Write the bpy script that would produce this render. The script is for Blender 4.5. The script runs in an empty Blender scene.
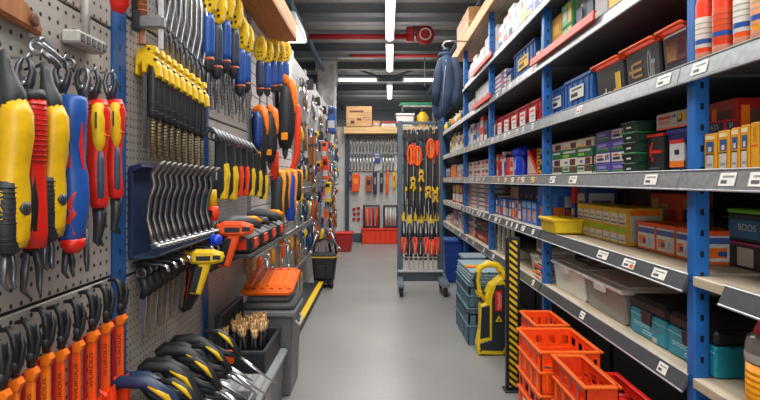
import bpy, bmesh, math, random
from mathutils import Vector, Matrix
random.seed(7)
SC = bpy.context.scene
COL = SC.collection
PI = math.pi
# ---------------------------------------------------------------- camera model (measured from the photograph)
FP, HC, VX, VY = 550.0, 1.4, 378.0, 180.0
XL, XR = -0.95, 1.10                       # left pegboard plane, right shelf front plane
def dl(px, off=0.0): return FP * (XL + off) / (px - VX)
def dr(px, off=0.0): return FP * (XR + off) / (px - VX)
def zz(py, d): return HC - (py - VY) * d / FP
def xx(px, d): return (px - VX) * d / FP
ORD = 'zeroth first second third fourth fifth sixth seventh eighth ninth tenth eleventh twelfth thirteenth fourteenth fifteenth sixteenth seventeenth eighteenth nineteenth twentieth'.split()

# ---------------------------------------------------------------- materials
def lin(c):
    return c / 12.92 if c <= 0.04045 else ((c + 0.055) / 1.055) ** 2.4
def rgb(h):
    h = h.lstrip('#')
    return tuple(lin(int(h[i:i + 2], 16) / 255) for i in (0, 2, 4)) + (1.0,)
_mc = {}
def nodes_of(name):
    m = bpy.data.materials.new(name); m.use_nodes = True
    nt = m.node_tree
    b = nt.nodes['Principled BSDF']
    return m, nt, b
def C(h, rough=0.5, metal=0.0, var=0.10, scale=40.0):
    """plain painted / moulded material with procedural tonal variation"""
    k = (h, rough, metal, var)
    if k in _mc: return _mc[k]
    m, nt, b = nodes_of('paint_' + h.strip('#'))
    tc = nt.nodes.new('ShaderNodeTexCoord'); no = nt.nodes.new('ShaderNodeTexNoise')
    no.inputs['Scale'].default_value = scale; no.inputs['Detail'].default_value = 3
    nt.links.new(tc.outputs['Object'], no.inputs['Vector'])
    r = nt.nodes.new('ShaderNodeValToRGB')
    c = rgb(h)
    r.color_ramp.elements[0].position = 0.3; r.color_ramp.elements[1].position = 0.7
    r.color_ramp.elements[0].color = tuple(x * (1 - var) for x in c[:3]) + (1,)
    r.color_ramp.elements[1].color = tuple(min(1, x * (1 + var)) for x in c[:3]) + (1,)
    nt.links.new(no.outputs['Fac'], r.inputs['Fac']); nt.links.new(r.outputs['Color'], b.inputs['Base Color'])
    b.inputs['Roughness'].default_value = rough; b.inputs['Metallic'].default_value = metal
    _mc[k] = m
    return m
def math_node(nt, op, a, b=None):
    n = nt.nodes.new('ShaderNodeMath'); n.operation = op
    for i, v in enumerate((a, b)):
        if v is None: continue
        if isinstance(v, (int, float)): n.inputs[i].default_value = v
        else: nt.links.new(v, n.inputs[i])
    return n.outputs[0]
def obj_xyz(nt):
    tc = nt.nodes.new('ShaderNodeTexCoord'); s = nt.nodes.new('ShaderNodeSeparateXYZ')
    nt.links.new(tc.outputs['Object'], s.inputs[0]); return s.outputs, tc
def mix_col(nt, fac, c1, c2, b):
    mx = nt.nodes.new('ShaderNodeMix'); mx.data_type = 'RGBA'
    nt.links.new(fac, mx.inputs[0])
    for i, c in ((6, c1), (7, c2)):
        if isinstance(c, tuple): mx.inputs[i].default_value = c
        else: nt.links.new(c, mx.inputs[i])
    nt.links.new(mx.outputs[2], b.inputs['Base Color']); return mx
def noise_col(nt, tc, c, var, scale):
    no = nt.nodes.new('ShaderNodeTexNoise'); no.inputs['Scale'].default_value = scale; no.inputs['Detail'].default_value = 5
    nt.links.new(tc.outputs['Object'], no.inputs['Vector'])
    r = nt.nodes.new('ShaderNodeValToRGB')
    r.color_ramp.elements[0].position = 0.35; r.color_ramp.elements[1].position = 0.65
    r.color_ramp.elements[0].color = tuple(x * (1 - var) for x in c[:3]) + (1,)
    r.color_ramp.elements[1].color = tuple(min(1, x * (1 + var)) for x in c[:3]) + (1,)
    nt.links.new(no.outputs['Fac'], r.inputs['Fac'])
    return r.outputs['Color']
def peg_material(h, pitch, rad, hole='#15161a', rough=0.45, metal=0.0):
    m, nt, b = nodes_of('pegboard_' + h.strip('#'))
    o, tc = obj_xyz(nt)
    fy = math_node(nt, 'SUBTRACT', math_node(nt, 'FRACT', math_node(nt, 'DIVIDE', o[1], pitch)), 0.5)
    fz = math_node(nt, 'SUBTRACT', math_node(nt, 'FRACT', math_node(nt, 'DIVIDE', o[2], pitch)), 0.5)
    d2 = math_node(nt, 'ADD', math_node(nt, 'MULTIPLY', fy, fy), math_node(nt, 'MULTIPLY', fz, fz))
    fac = math_node(nt, 'LESS_THAN', d2, (rad / pitch) ** 2)
    mix_col(nt, fac, noise_col(nt, tc, rgb(h), 0.10, 6), rgb(hole), b)
    b.inputs['Roughness'].default_value = rough; b.inputs['Metallic'].default_value = metal
    return m
def line_material(name, h, h2, axis, pitch, frac, rough=0.5, metal=0.0):
    m, nt, b = nodes_of(name)
    o, tc = obj_xyz(nt)
    f = math_node(nt, 'FRACT', math_node(nt, 'DIVIDE', o[axis], pitch))
    mix_col(nt, math_node(nt, 'LESS_THAN', f, frac), noise_col(nt, tc, rgb(h), 0.08, 8), rgb(h2), b)
    b.inputs['Roughness'].default_value = rough; b.inputs['Metallic'].default_value = metal
    return m
def wood_material(name, h, axis=1):
    m, nt, b = nodes_of(name)
    tc = nt.nodes.new('ShaderNodeTexCoord'); mp = nt.nodes.new('ShaderNodeMapping')
    sc = [14, 14, 14]; sc[axis] = 1.2
    mp.inputs['Scale'].default_value = sc
    nt.links.new(tc.outputs['Object'], mp.inputs[0])
    no = nt.nodes.new('ShaderNodeTexNoise'); no.inputs['Scale'].default_value = 2.5; no.inputs['Detail'].default_value = 6
    nt.links.new(mp.outputs[0], no.inputs['Vector'])
    r = nt.nodes.new('ShaderNodeValToRGB'); c = rgb(h)
    r.color_ramp.elements[0].position = 0.3; r.color_ramp.elements[1].position = 0.7
    r.color_ramp.elements[0].color = tuple(x * 0.7 for x in c[:3]) + (1,)
    r.color_ramp.elements[1].color = tuple(min(1, x * 1.2) for x in c[:3]) + (1,)
    nt.links.new(no.outputs['Fac'], r.inputs['Fac']); nt.links.new(r.outputs['Color'], b.inputs['Base Color'])
    b.inputs['Roughness'].default_value = 0.6
    return m
def emit_material(h, s):
    m, nt, b = nodes_of('lamp_glow')
    b.inputs['Base Color'].default_value = rgb(h); b.inputs['Emission Color'].default_value = rgb(h)
    b.inputs['Emission Strength'].default_value = s
    return m
def glass_material(name, h, alpha=0.55, rough=0.25):
    m, nt, b = nodes_of(name)
    b.inputs['Base Color'].default_value = rgb(h); b.inputs['Roughness'].default_value = rough
    b.inputs['Transmission Weight'].default_value = alpha; b.inputs['IOR'].default_value = 1.2
    return m
def hatch_material():
    """yellow and black warning hatch, slanted"""
    m, nt, b = nodes_of('warning_hatch')
    o, tc = obj_xyz(nt)
    v = math_node(nt, 'ADD', o[2], math_node(nt, 'MULTIPLY', o[0], 0.8))
    f = math_node(nt, 'FRACT', math_node(nt, 'DIVIDE', v, 0.045))
    mix_col(nt, math_node(nt, 'LESS_THAN', f, 0.5), rgb('#16150f'), rgb('#e2c21c'), b)
    b.inputs['Roughness'].default_value = 0.5
    return m

STEEL = C('#b9bcc0', 0.28, 0.9, 0.12); STEELD = C('#74777c', 0.36, 0.85, 0.2); GUN = C('#4b4d52', 0.42, 0.7, 0.2)
CHROME = C('#dcdcdf', 0.18, 0.92, 0.05)
BLACK = C('#17191d', 0.45); BLK2 = C('#23262b', 0.5); CHAR = C('#303539', 0.5); RUB = C('#1c2024', 0.65)
YEL = C('#dfb00a', 0.4); YEL2 = C('#e9c016', 0.4); RED = C('#d81f12', 0.38); REDD = C('#a31512', 0.42)
ORG = C('#f4560f', 0.4); ORG2 = C('#fb7a12', 0.4); ORG3 = C('#ef3d0b', 0.42); AMB = C('#f39a16', 0.42)
BLU = C('#1c4f9e', 0.4); BLU2 = C('#123a86', 0.42); BLUP = C('#195a9f', 0.42); NAVY = C('#1a2c52', 0.5); BLU3 = C('#1740cf', 0.32)
WHITE = C('#d9d7d4', 0.5); OFFW = C('#c6c1b8', 0.55); GREY = C('#8f9294', 0.5); LGREY = C('#b9bbbb', 0.5); DGREY = C('#55595d', 0.5)
GREEN = C('#176b3a', 0.5); DGREEN = C('#0d3220', 0.5); PURP = C('#4a3f94', 0.5); PINK = C('#b32a5c', 0.5); TEAL = C('#1a93ad', 0.45)
CREAM = C('#ddd3ba', 0.55); BROWN = C('#5e3826', 0.55); MAROON = C('#5c1a1f', 0.5); LIME = C('#8fc21e', 0.45)
WOOD = wood_material('pale_wood', '#c99a62', 1); WOODX = wood_material('pale_board', '#d9b37e', 0); WOODH = wood_material('tool_wood', '#a2683a', 2); WOODB = wood_material('dark_wood', '#8a5330', 1)
CARD = wood_material('cardboard', '#b98450', 1); CARDX = wood_material('cardboard_printed', '#c79a68', 0)
SHELF = C('#6d7275', 0.45, 0.3); RAIL_ = C('#8b9093', 0.35, 0.55, 0.2); BOARD = wood_material('shelf_board', '#c5b79f', 1)
UPRIGHT = None

# ---------------------------------------------------------------- mesh builder
def AX(axis, u, v, t):
    return (t, u, v) if axis == 'x' else (u, t, v) if axis == 'y' else (u, v, t)
_tc = {}
def text_geo(s):
    if s not in _tc:
        cu = bpy.data.curves.new('lettering', 'FONT'); cu.body = s; cu.size = 1.0
        ob = bpy.data.objects.new('lettering', cu); COL.objects.link(ob)
        dg = bpy.context.evaluated_depsgraph_get(); me = ob.evaluated_get(dg).to_mesh()
        vs = [tuple(v.co) for v in me.vertices]; fs = [tuple(p.vertices) for p in me.polygons]
        ob.evaluated_get(dg).to_mesh_clear(); bpy.data.objects.remove(ob); bpy.data.curves.remove(cu)
        x0 = min(v[0] for v in vs); x1 = max(v[0] for v in vs); y0 = min(v[1] for v in vs); y1 = max(v[1] for v in vs)
        vs = [((v[0] - x0) / (x1 - x0), (v[1] - y0) / (y1 - y0)) for v in vs]
        _tc[s] = (vs, fs)
    return _tc[s]
class MB:
    def __init__(s): s.v = []; s.f = []; s.m = []; s.sm = []; s.mats = []
    def mi(s, mat):
        if mat not in s.mats: s.mats.append(mat)
        return s.mats.index(mat)
    def add(s, vs, fs, mat, smooth=False):
        o = len(s.v); s.v += [tuple(v) for v in vs]; k = s.mi(mat)
        for f in fs: s.f.append(tuple(i + o for i in f)); s.m.append(k); s.sm.append(smooth)
        return s
    def _bm(s, bm, mat, bev, seg, smooth, edges=None):
        bmesh.ops.recalc_face_normals(bm, faces=bm.faces)
        if bev > 0:
            bmesh.ops.bevel(bm, geom=list(bm.edges) if edges is None else edges, offset=bev, segments=seg, profile=0.5, affect='EDGES', clamp_overlap=True)
        bm.verts.index_update()
        s.add([v.co for v in bm.verts], [[v.index for v in f.verts] for f in bm.faces], mat, smooth)
        bm.free(); return s
    def box(s, x0, x1, y0, y1, z0, z1, mat, bev=0.0, seg=1):
        vs = [(x, y, z) for x in (x0, x1) for y in (y0, y1) for z in (z0, z1)]
        fs = [(0, 1, 3, 2), (4, 6, 7, 5), (0, 4, 5, 1), (2, 3, 7, 6), (0, 2, 6, 4), (1, 5, 7, 3)]
        if bev <= 0: return s.add(vs, fs, mat)
        bm = bmesh.new(); q = [bm.verts.new(v) for v in vs]
        for f in fs: bm.faces.new([q[i] for i in f])
        return s._bm(bm, mat, bev, seg, False)
    def obox(s, c, size, rot, mat, bev=0.0):
        t = MB(); h = [d / 2 for d in size]
        t.box(-h[0], h[0], -h[1], h[1], -h[2], h[2], mat, bev)
        R = rot if isinstance(rot, Matrix) else Matrix.Rotation(rot[1], 3, rot[0])
        return s.add([R @ Vector(v) + Vector(c) for v in t.v], t.f, mat)
    def prism(s, poly, a, b, axis, mat, bev=0.0, smooth=False):
        bm = bmesh.new()
        A = [bm.verts.new(AX(axis, u, v, a)) for u, v in poly]; B = [bm.verts.new(AX(axis, u, v, b)) for u, v in poly]
        bm.faces.new(A); bm.faces.new(list(reversed(B))); n = len(poly)
        for i in range(n): bm.faces.new((A[i], B[i], B[(i + 1) % n], A[(i + 1) % n]))
        bm.verts.index_update()
        if bev:
            cap = set(A) ; capb = set(B)
            ed = [e for e in bm.edges if (e.verts[0] in cap and e.verts[1] in cap) or (e.verts[0] in capb and e.verts[1] in capb)]
            return s._bm(bm, mat, bev, 1, smooth, ed)
        return s._bm(bm, mat, 0, 1, smooth)
    def tube(s, pts, r, mat, n=8, k=1.0, smooth=True, cap=True, ref=(1, 0, 0)):
        """sweep; r scalar/list; k = second radius ratio (scalar/list)"""
        P = [Vector(p) for p in pts]; m = len(P)
        R = list(r) if isinstance(r, (list, tuple)) else [r] * m
        K = list(k) if isinstance(k, (list, tuple)) else [k] * m
        N = None; vs = []
        for i in range(m):
            T = (P[min(i + 1, m - 1)] - P[max(i - 1, 0)]).normalized()
            if N is None:
                q = Vector(ref)
                if abs(q.dot(T)) > 0.95: q = Vector((0, 1, 0)) if abs(T.y) < 0.9 else Vector((0, 0, 1))
                N = q
            N = (N - T * N.dot(T)); N = N.normalized() if N.length > 1e-6 else T.orthogonal().normalized()
            B = T.cross(N)
            for j in range(n):
                a = 2 * PI * j / n
                vs.append(P[i] + N * (R[i] * math.cos(a)) + B * (R[i] * K[i] * math.sin(a)))
        fs = []
        for i in range(m - 1):
            for j in range(n):
                fs.append((i * n + j, i * n + (j + 1) % n, (i + 1) * n + (j + 1) % n, (i + 1) * n + j))
        s.add(vs, fs, mat, smooth)
        if cap:
            o = len(s.v) - len(vs); k_ = s.mi(mat)
            for base in (0, (m - 1) * n):
                s.f.append(tuple(o + base + j for j in range(n))); s.m.append(k_); s.sm.append(False)
        return s
    def lathe(s, prof, mat, n=16, c=(0, 0, 0), cap=True, axis='z', smooth=True):
        vs = []; fs = []
        for r, h in prof:
            for j in range(n):
                a = 2 * PI * j / n; u, v = r * math.cos(a), r * math.sin(a)
                p = (u, v, h) if axis == 'z' else (h, u, v) if axis == 'x' else (u, h, v)
                vs.append((p[0] + c[0], p[1] + c[1], p[2] + c[2]))
        m = len(prof)
        for i in range(m - 1):
            for j in range(n): fs.append((i * n + j, i * n + (j + 1) % n, (i + 1) * n + (j + 1) % n, (i + 1) * n + j))
        s.add(vs, fs, mat, smooth)
        if cap:
            o = len(s.v) - len(vs); q = s.mi(mat)
            for base in (0, (m - 1) * n): s.f.append(tuple(o + base + j for j in range(n))); s.m.append(q); s.sm.append(False)
        return s
    def ring(s, c, R, r, mat, axis='x', n=14, nn=6, a0=0, a1=2 * PI, kz=1.0):
        pts = []
        full = abs(a1 - a0 - 2 * PI) < 1e-6
        for i in range(n + 1):
            a = a0 + (a1 - a0) * i / n; p = AX(axis, R * math.cos(a), R * kz * math.sin(a), 0)
            pts.append((c[0] + p[0], c[1] + p[1], c[2] + p[2]))
        ref = (1, 0, 0) if axis == 'x' else (0, 1, 0) if axis == 'y' else (0, 0, 1)
        return s.tube(pts, r, mat, nn, cap=not full, ref=ref)
    def quad(s, a, b, c, d, mat): return s.add([a, b, c, d], [(0, 1, 2, 3)], mat)
    def text(s, t, o, U, V, mat):
        vs, fs = text_geo(t); O = Vector(o); U = Vector(U); V = Vector(V)
        return s.add([O + U * a + V * b for a, b in vs], fs, mat)
    def moved(s, M):
        s.v = [tuple(M @ Vector(v)) for v in s.v]; return s
    def mesh(s, name):
        me = bpy.data.meshes.new(name); me.from_pydata(s.v, [], s.f)
        for m in s.mats: me.materials.append(m)
        me.polygons.foreach_set('material_index', s.m); me.polygons.foreach_set('use_smooth', s.sm)
        bm = bmesh.new(); bm.from_mesh(me); bmesh.ops.recalc_face_normals(bm, faces=bm.faces); bm.to_mesh(me); bm.free()
        me.update(); return me

# ---------------------------------------------------------------- object helpers
def obj(name, mb, parent=None, label=None, loc=None):
    o = bpy.data.objects.new(name, mb.mesh(name) if isinstance(mb, MB) else mb); COL.objects.link(o)
    if parent is not None: o.parent = parent
    if label: o['label'] = label
    if loc: o.location = loc
    return o
def tag(o, label, cat, group=None):
    o['label'] = label; o['category'] = cat
    if group: o['group'] = group
    return o
def thing(name, label, cat, loc=(0, 0, 0), rz=0, group=None):
    o = bpy.data.objects.new(name, None); COL.objects.link(o); o.empty_display_size = 0.05
    o.location = loc; o.rotation_euler = (0, 0, rz); return tag(o, label, cat, group)
def solo(name, mb, label, cat, loc=(0, 0, 0), rz=0, group=None):
    o = obj(name, mb); o.location = loc; o.rotation_euler = (0, 0, rz); return tag(o, label, cat, group)
def struct(name, mb):
    o = obj(name, mb); o['kind'] = 'structure'; return o
def dup(r, loc, label, rz=None, sc=None, group=None):
    c = r.copy(); COL.objects.link(c); c.location = loc; c['label'] = label
    if rz is not None: c.rotation_euler = (0, 0, rz)
    if sc is not None: c.scale = (sc, sc, sc) if not isinstance(sc, tuple) else sc
    if group: c['group'] = group
    def rec(src, dst):
        for ch in list(src.children):
            if ch == dst: continue
            k = ch.copy(); COL.objects.link(k); k.parent = dst; rec(ch, k)
    rec(r, c); return c
class Row:
    """build the first of a kind, copy it afterwards"""
    def __init__(s, make): s.make = make; s.o = None
    def put(s, loc, label, rz=0, sc=1.0, group=None):
        if s.o is None:
            s.o = s.make(); o = s.o; o.location = loc; o['label'] = label; o.rotation_euler = (0, 0, rz)
            o.scale = (sc, sc, sc) if not isinstance(sc, tuple) else sc
            if group: o['group'] = group
            return o
        return dup(s.o, loc, label, rz, sc, group)
# ================================================================ camera, light, room
cam = bpy.data.cameras.new('camera'); co = bpy.data.objects.new('camera', cam); COL.objects.link(co)
co.location = (0, 0, HC); co.rotation_euler = (PI / 2, 0, 0)
cam.sensor_fit = 'HORIZONTAL'; cam.sensor_width = 36; cam.lens = 36 * FP / 760
cam.shift_x = (380 - VX) / 760; cam.shift_y = (VY - 200) / 760; cam.clip_start = 0.02; cam.clip_end = 100
SC.camera = co
SC.view_settings.view_transform = 'Standard'; SC.view_settings.look = 'None'; SC.view_settings.exposure = -0.1
w = bpy.data.worlds.new('world'); SC.world = w; w.use_nodes = True
w.node_tree.nodes['Background'].inputs[0].default_value = (0.75, 0.85, 1, 1); w.node_tree.nodes['Background'].inputs[1].default_value = 0.3
def area(name, loc, sx, sy, power, col=(1, 0.97, 0.93), rot=(0, 0, 0)):
    l = bpy.data.lights.new(name, 'AREA'); l.shape = 'RECTANGLE'; l.size = sx; l.size_y = sy; l.energy = power; l.color = col
    o = bpy.data.objects.new(name, l); COL.objects.link(o); o.location = loc; o.rotation_euler = rot; return o
CEIL = 4.2
for i, y in enumerate((-1.4, 1.0, 3.4, 5.8, 8.4, 11.0, 14.5, 17.5)):
    area('aisle_lamp', (0.1, y, 3.78), 1.3, 1.9, 66 if y < 12 else 55)
    area('ceiling_fill', (0.1, y, 3.7), 1.6, 1.9, 9, (1, 0.97, 0.93), (PI, 0, 0))  # added upward fill to brighten the deck, standing in for the tubes' upward light
for y in (3, 8, 13):
    area('side_aisle_lamp', (-3.2, y, 3.8), 0.4, 3, 50); area('side_aisle_lamp', (3.6, y, 3.8), 0.4, 3, 45)
area('front_fill', (0.35, -2.4, 2.1), 2.2, 2.6, 82, (1, 0.97, 0.94), (math.radians(78), 0, 0))  # added fill behind the camera, brightens pegboards and faces turned towards it

# floor : grey epoxy, faint mottling
m, nt, b = nodes_of('epoxy_floor')
tc = nt.nodes.new('ShaderNodeTexCoord')
c1 = noise_col(nt, tc, rgb('#8f8f8e'), 0.10, 1.3)
n2 = nt.nodes.new('ShaderNodeTexNoise'); n2.inputs['Scale'].default_value = 60; n2.inputs['Detail'].default_value = 4
nt.links.new(tc.outputs['Object'], n2.inputs['Vector'])
f2 = nt.nodes.new('ShaderNodeMapRange'); f2.inputs[1].default_value = 0.35; f2.inputs[2].default_value = 0.75; f2.inputs[3].default_value = 0.0; f2.inputs[4].default_value = 0.35
nt.links.new(n2.outputs['Fac'], f2.inputs[0])
mix_col(nt, f2.outputs[0], c1, rgb('#777879'), b)
f3 = nt.nodes.new('ShaderNodeMapRange'); f3.inputs[3].default_value = 0.22; f3.inputs[4].default_value = 0.5
nt.links.new(n2.outputs['Fac'], f3.inputs[0]); nt.links.new(f3.outputs[0], b.inputs['Roughness'])
FLOOR = m
struct('floor', MB().box(-5, 6, -4, 20, -0.1, 0, FLOOR))
# ceiling : ribbed steel deck across the aisle
deck = MB(); D1 = C('#a3a19e', 0.5, 0.15, 0.15); 
y = -4.0; prof = []
while y < 20.2:
    prof += [(y, CEIL), (y + 0.26, CEIL), (y + 0.30, CEIL + 0.09), (y + 0.46, CEIL + 0.09)]; y += 0.5
pl = prof + [(prof[-1][0], CEIL + 0.3), (-4.0, CEIL + 0.3)]
deck.prism(pl, -5, 6, 'x', D1)
struct('ceiling', deck)
WALLM = C('#8d9499', 0.6, 0, 0.06, 3)
struct('wall_back', MB().box(-5, 6, 20, 20.1, 0, CEIL + 0.3, line_material('ribbed_wall', '#9aa1a6', '#7c8388', 2, 0.3, 0.12)))
struct('wall_front', MB().box(-5, 6, -4.1, -4, 0, CEIL + 0.3, WALLM))
struct('wall_left', MB().box(-5.1, -5, -4, 20, 0, CEIL + 0.3, WALLM))
struct('wall_right', MB().box(6, 6.1, -4, 20, 0, CEIL + 0.3, WALLM))
# purlins, red pipes, conduits, truss : fixed to the ceiling
PUR = C('#a4aab0', 0.4, 0.2, 0.1); PURD = C('#5b6066', 0.5, 0.2, 0.1); REDP = C('#b3212a', 0.45)
n = 0
def trim(mb):
    global n
    n += 1; return struct('trim_%d' % n, mb)
for y, c in ((8.75, PURD), (9.5, PUR), (10.4, PUR), (11.3, PURD), (12.2, PUR), (13.1, PURD), (14.8, PUR), (16.2, PURD), (17.6, PUR)):
    mb = MB(); z = CEIL - (0.16 if c is PURD else 0.09)
    mb.box(-5, 6, y - 0.05, y + 0.05, z, CEIL + 0.02, c)
    mb.box(-5, 6, y - 0.1, y + 0.1, z - 0.015, z, c); trim(mb)
trim(MB().tube([(-1.55, 9.9, 3.98), (0.55, 9.9, 3.98)], 0.05, REDP))
trim(MB().tube([(-0.6, 11.6, 4.02), (5.9, 11.6, 4.02)], 0.035, REDP))
trim(MB().box(-5, 6, 13.82, 14.05, 3.88, 4.05, C('#5b6167', 0.45, 0.5)))
# long conduits along the aisle
PIPE = C('#5d7386', 0.4, 0.5)
trim(MB().tube([(1.42, 5.0, 3.86), (1.42, 19.9, 3.86)], 0.045, PIPE))
trim(MB().tube([(-1.28, 5.0, 3.98), (-1.28, 19.9, 3.98)], 0.05, PIPE))
trim(MB().tube([(-1.9, 5.0, 3.9), (-1.9, 19.9, 3.9)], 0.04, PIPE))
trim(MB().tube([(-2.3, 6.0, 3.75), (-2.3, 19.9, 3.75)], 0.05, PUR))
# bracing of the roof frame, one truss in front of the cross lamps
mb = MB(); z0 = 3.95
for xa, za, xb, zb in ((-1.0, 4.15, 0.1, 3.95), (1.4, 4.15, 0.3, 3.95), (-2.6, 4.15, -1.0, 3.7), (3.0, 4.15, 1.4, 3.95)):
    mb.tube([(xa, 13.2, za + 0.1), (xb, 13.5, zb - 0.05)], 0.03, PURD)
trim(mb)
for x, y in ((-0.9, 12.0), (1.02, 12.0)):
    trim(MB().tube([(x, y, CEIL), (x, y, 3.45)], 0.014, PUR))
# concrete column rising behind the left fixtures
m, nt, b = nodes_of('old_concrete'); tc = nt.nodes.new('ShaderNodeTexCoord')
nt.links.new(noise_col(nt, tc, rgb('#c2c2c0'), 0.28, 5), b.inputs['Base Color']); b.inputs['Roughness'].default_value = 0.8
cb = MB(); cb.box(-1.42, -1.06, 12.85, 13.2, 0, CEIL, m, 0.02)
cb.box(-1.04, -0.985, 12.85, 13.0, 0, CEIL, C('#e2e3e2', 0.5)); cb.box(-1.46, -1.0, 12.8, 13.25, 3.95, CEIL, m, 0.02)
struct('column', cb)

# fluorescent tubes : fixture body + glowing tube
GLOW = emit_material('#fff6ea', 5.5); HOUS = C('#e9ebec', 0.4)
def lamp(lab, a, b_, wid, drop=0.06):
    A = Vector(a); B = Vector(b_); L = (B - A).length; mid = (A + B) / 2
    rz = math.atan2(B.y - A.y, B.x - A.x)
    t = thing('fluorescent_lamp', lab, 'ceiling lamp', mid, rz, 'fluorescent lamps under the ceiling')
    obj('lamp_housing', MB().box(-L / 2, L / 2, -wid / 2, wid / 2, 0.02, 0.07, HOUS, 0.008), t)
    q = MB()
    q.tube([(-L / 2 + 0.03, 0, -0.01), (L / 2 - 0.03, 0, -0.01)], wid * 0.42, GLOW, 10); obj('tube', q, t)
    for s in (-1, 1): obj('end_cap', MB().box(s * L / 2 - 0.03, s * L / 2 + 0.03, -wid * 0.5, wid * 0.5, -0.05, 0.02, C('#c9cbcc', 0.4)), t)
    for s in (-0.35, 0.35): obj('hanger_rod', MB().tube([(s * L, 0, 0.07), (s * L, 0, CEIL + 0.06 - a[2])], 0.008, PUR, 6), t)
LZ = 3.9
lamp('nearest and longest of the white tubes running down the aisle ceiling', (0.165, 7.0, LZ), (0.205, 9.65, LZ), 0.15)
lamp('middle white tube of the line running down the aisle ceiling', (0.21, 9.95, LZ), (0.265, 12.4, LZ), 0.15)
lamp('farthest short white tube of the line down the aisle ceiling', (0.30, 14.3, LZ), (0.35, 16.6, LZ), 0.15)
lamp('crosswise white tube left of the aisle line, beside the column', (-1.0, 13.7, LZ), (-0.02, 13.7, LZ), 0.09)
lamp('crosswise white tube right of the aisle line, behind the jacket', (0.62, 13.7, LZ), (1.7, 13.7, LZ), 0.09)
# square lamp over the next aisle
t = thing('box_lamp', 'white box-shaped hanging lamp above the left displays by the column', 'ceiling lamp', (-1.18, 7.6, 3.42))
q = MB(); q.prism([(-0.14, 0), (0.14, 0), (0.11, 0.16), (-0.11, 0.16)], -0.5, 0.5, 'y', HOUS, 0.01); obj('lamp_housing', q, t)
obj('diffuser', MB().box(-0.12, 0.12, -0.46, 0.46, -0.015, 0.0, emit_material('#fff6e8', 2.0)), t)
obj('hanger_rod', MB().tube([(0, 0, 0.16), (0, 0, CEIL - 3.42)], 0.01, PUR, 6), t)
# red unit heater / siren under the roof
t = thing('hose_reel', 'red round unit with white rim hung from the ceiling deck', 'hose reel', (0.85, 9.95, 4.02))
q = MB(); q.lathe([(0.06, -0.08), (0.16, -0.08), (0.17, -0.06), (0.15, -0.04), (0.15, 0.04), (0.17, 0.06), (0.16, 0.08), (0.06, 0.08)], REDP, 16, axis='y'); obj('drum', q, t)
obj('side_case', MB().box(-0.34, -0.2, -0.08, 0.08, -0.12, 0.14, REDP, 0.02), t)
obj('rim', MB().ring((0, -0.09, 0), 0.1, 0.014, WHITE, 'y', 14), t)
obj('bracket', MB().box(-0.22, 0.06, -0.03, 0.03, 0.05, CEIL - 4.02 + 0.02, PURD), t).name = 'hanging_bracket'
# ================================================================ LEFT : pegboard bays
PEG1 = peg_material('#a8a39c', 0.042, 0.0066); PEG2 = peg_material('#a19b93', 0.030, 0.0048)
PEG3 = peg_material('#b0ada8', 0.025, 0.0038, '#4b4b4d'); PEG4 = peg_material('#8d8b88', 0.03, 0.004, '#3b3b3d')
SLATW = line_material('slat_panel', '#e4e4e2', '#6a6c70', 2, 0.085, 0.10); SLATG = line_material('grey_slat_panel', '#9d9a95', '#5d5b59', 2, 0.07, 0.10)
def slot_mat(h, ax=0):
    m, nt, b = nodes_of('slotted_upright'); o, tc = obj_xyz(nt)
    fz = math_node(nt, 'LESS_THAN', math_node(nt, 'FRACT', math_node(nt, 'DIVIDE', o[2], 0.075)), 0.30)
    fx = math_node(nt, 'LESS_THAN', math_node(nt, 'ABSOLUTE', o[ax]), 0.0065)
    fac = math_node(nt, 'MULTIPLY', fz, fx)
    mix_col(nt, fac, noise_col(nt, tc, rgb(h), 0.18, 9), rgb('#071426'), b); b.inputs['Roughness'].default_value = 0.42
    return m
UPR_L = slot_mat('#1a5592', 1); UPRIGHT = slot_mat('#1c66b4')
HB = 2.8
def bay(lab, y0, y1, seams, mats, post=True, post_mat=None):
    t = thing('pegboard_bay', lab, 'display panel', (XL, (y0 + y1) / 2, 0), 0, 'pegboard bays along the left side')
    h = (y1 - y0) / 2
    zs = [0.0] + seams + [HB]
    for i in range(len(zs) - 1):
        mb = MB(); mb.box(-0.022, -0.004, -h + 0.003, h - (0.115 if post else 0.003), zs[i] + 0.005, zs[i + 1] - 0.005, mats[min(i, len(mats) - 1)], 0.003)
        obj('panel', mb, t)
    obj('back_board', MB().box(-0.06, -0.031, -h + .001, h - .001, 0, HB, DGREY), t)
    if post:
        p = MB(); p.box(-0.03, 0.0, -0.054, 0.054, 0, HB + 0.05, post_mat or UPR_L, 0.004)
        o = obj('upright', p, t, 'blue slotted steel upright' if not post_mat else None); o.location = (0, h - 0.055, 0)
    return t
bay('nearest grey pegboard bay, with the big coloured pliers hanging on it', 0.4, 2.08, [1.055, 1.94], [PEG1])
bay('second grey pegboard bay, between the two blue uprights', 2.08, 3.09, [1.035, 2.02], [PEG2])
bay('third pegboard bay with pale fine holes, behind the blue screwdrivers', 3.09, 4.12, [0.98, 1.75], [PEG3], True, C('#8b8f93', 0.45, 0.3))
k = 4; yy = 4.12
FARB = [(4.12, 5.15, SLATW), (5.15, 6.2, SLATW), (6.2, 7.3, PEG4), (7.3, 8.4, PEG4), (8.4, 9.5, PEG4), (9.5, 10.6, PEG4), (10.6, 12.2, PEG4)]
FARL = ['white slatted wall bay just beyond the third pegboard bay', 'second white slatted wall bay, above the yellow-edged plinth', 'grey pegboard bay behind the black tool bag',
        'fourth far pegboard bay, crowded with hand tools', 'fifth far pegboard bay, halfway down the aisle', 'sixth far pegboard bay, close to the back display', 'last pegboard bay at the corner with the back display']
for (a, b_, m_), l in zip(FARB, FARL): bay(l, a, b_, [0.95, 1.75], [SLATG if m_ is SLATW else m_, m_], True, C('#9a9da0', 0.45, 0.3))

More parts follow.
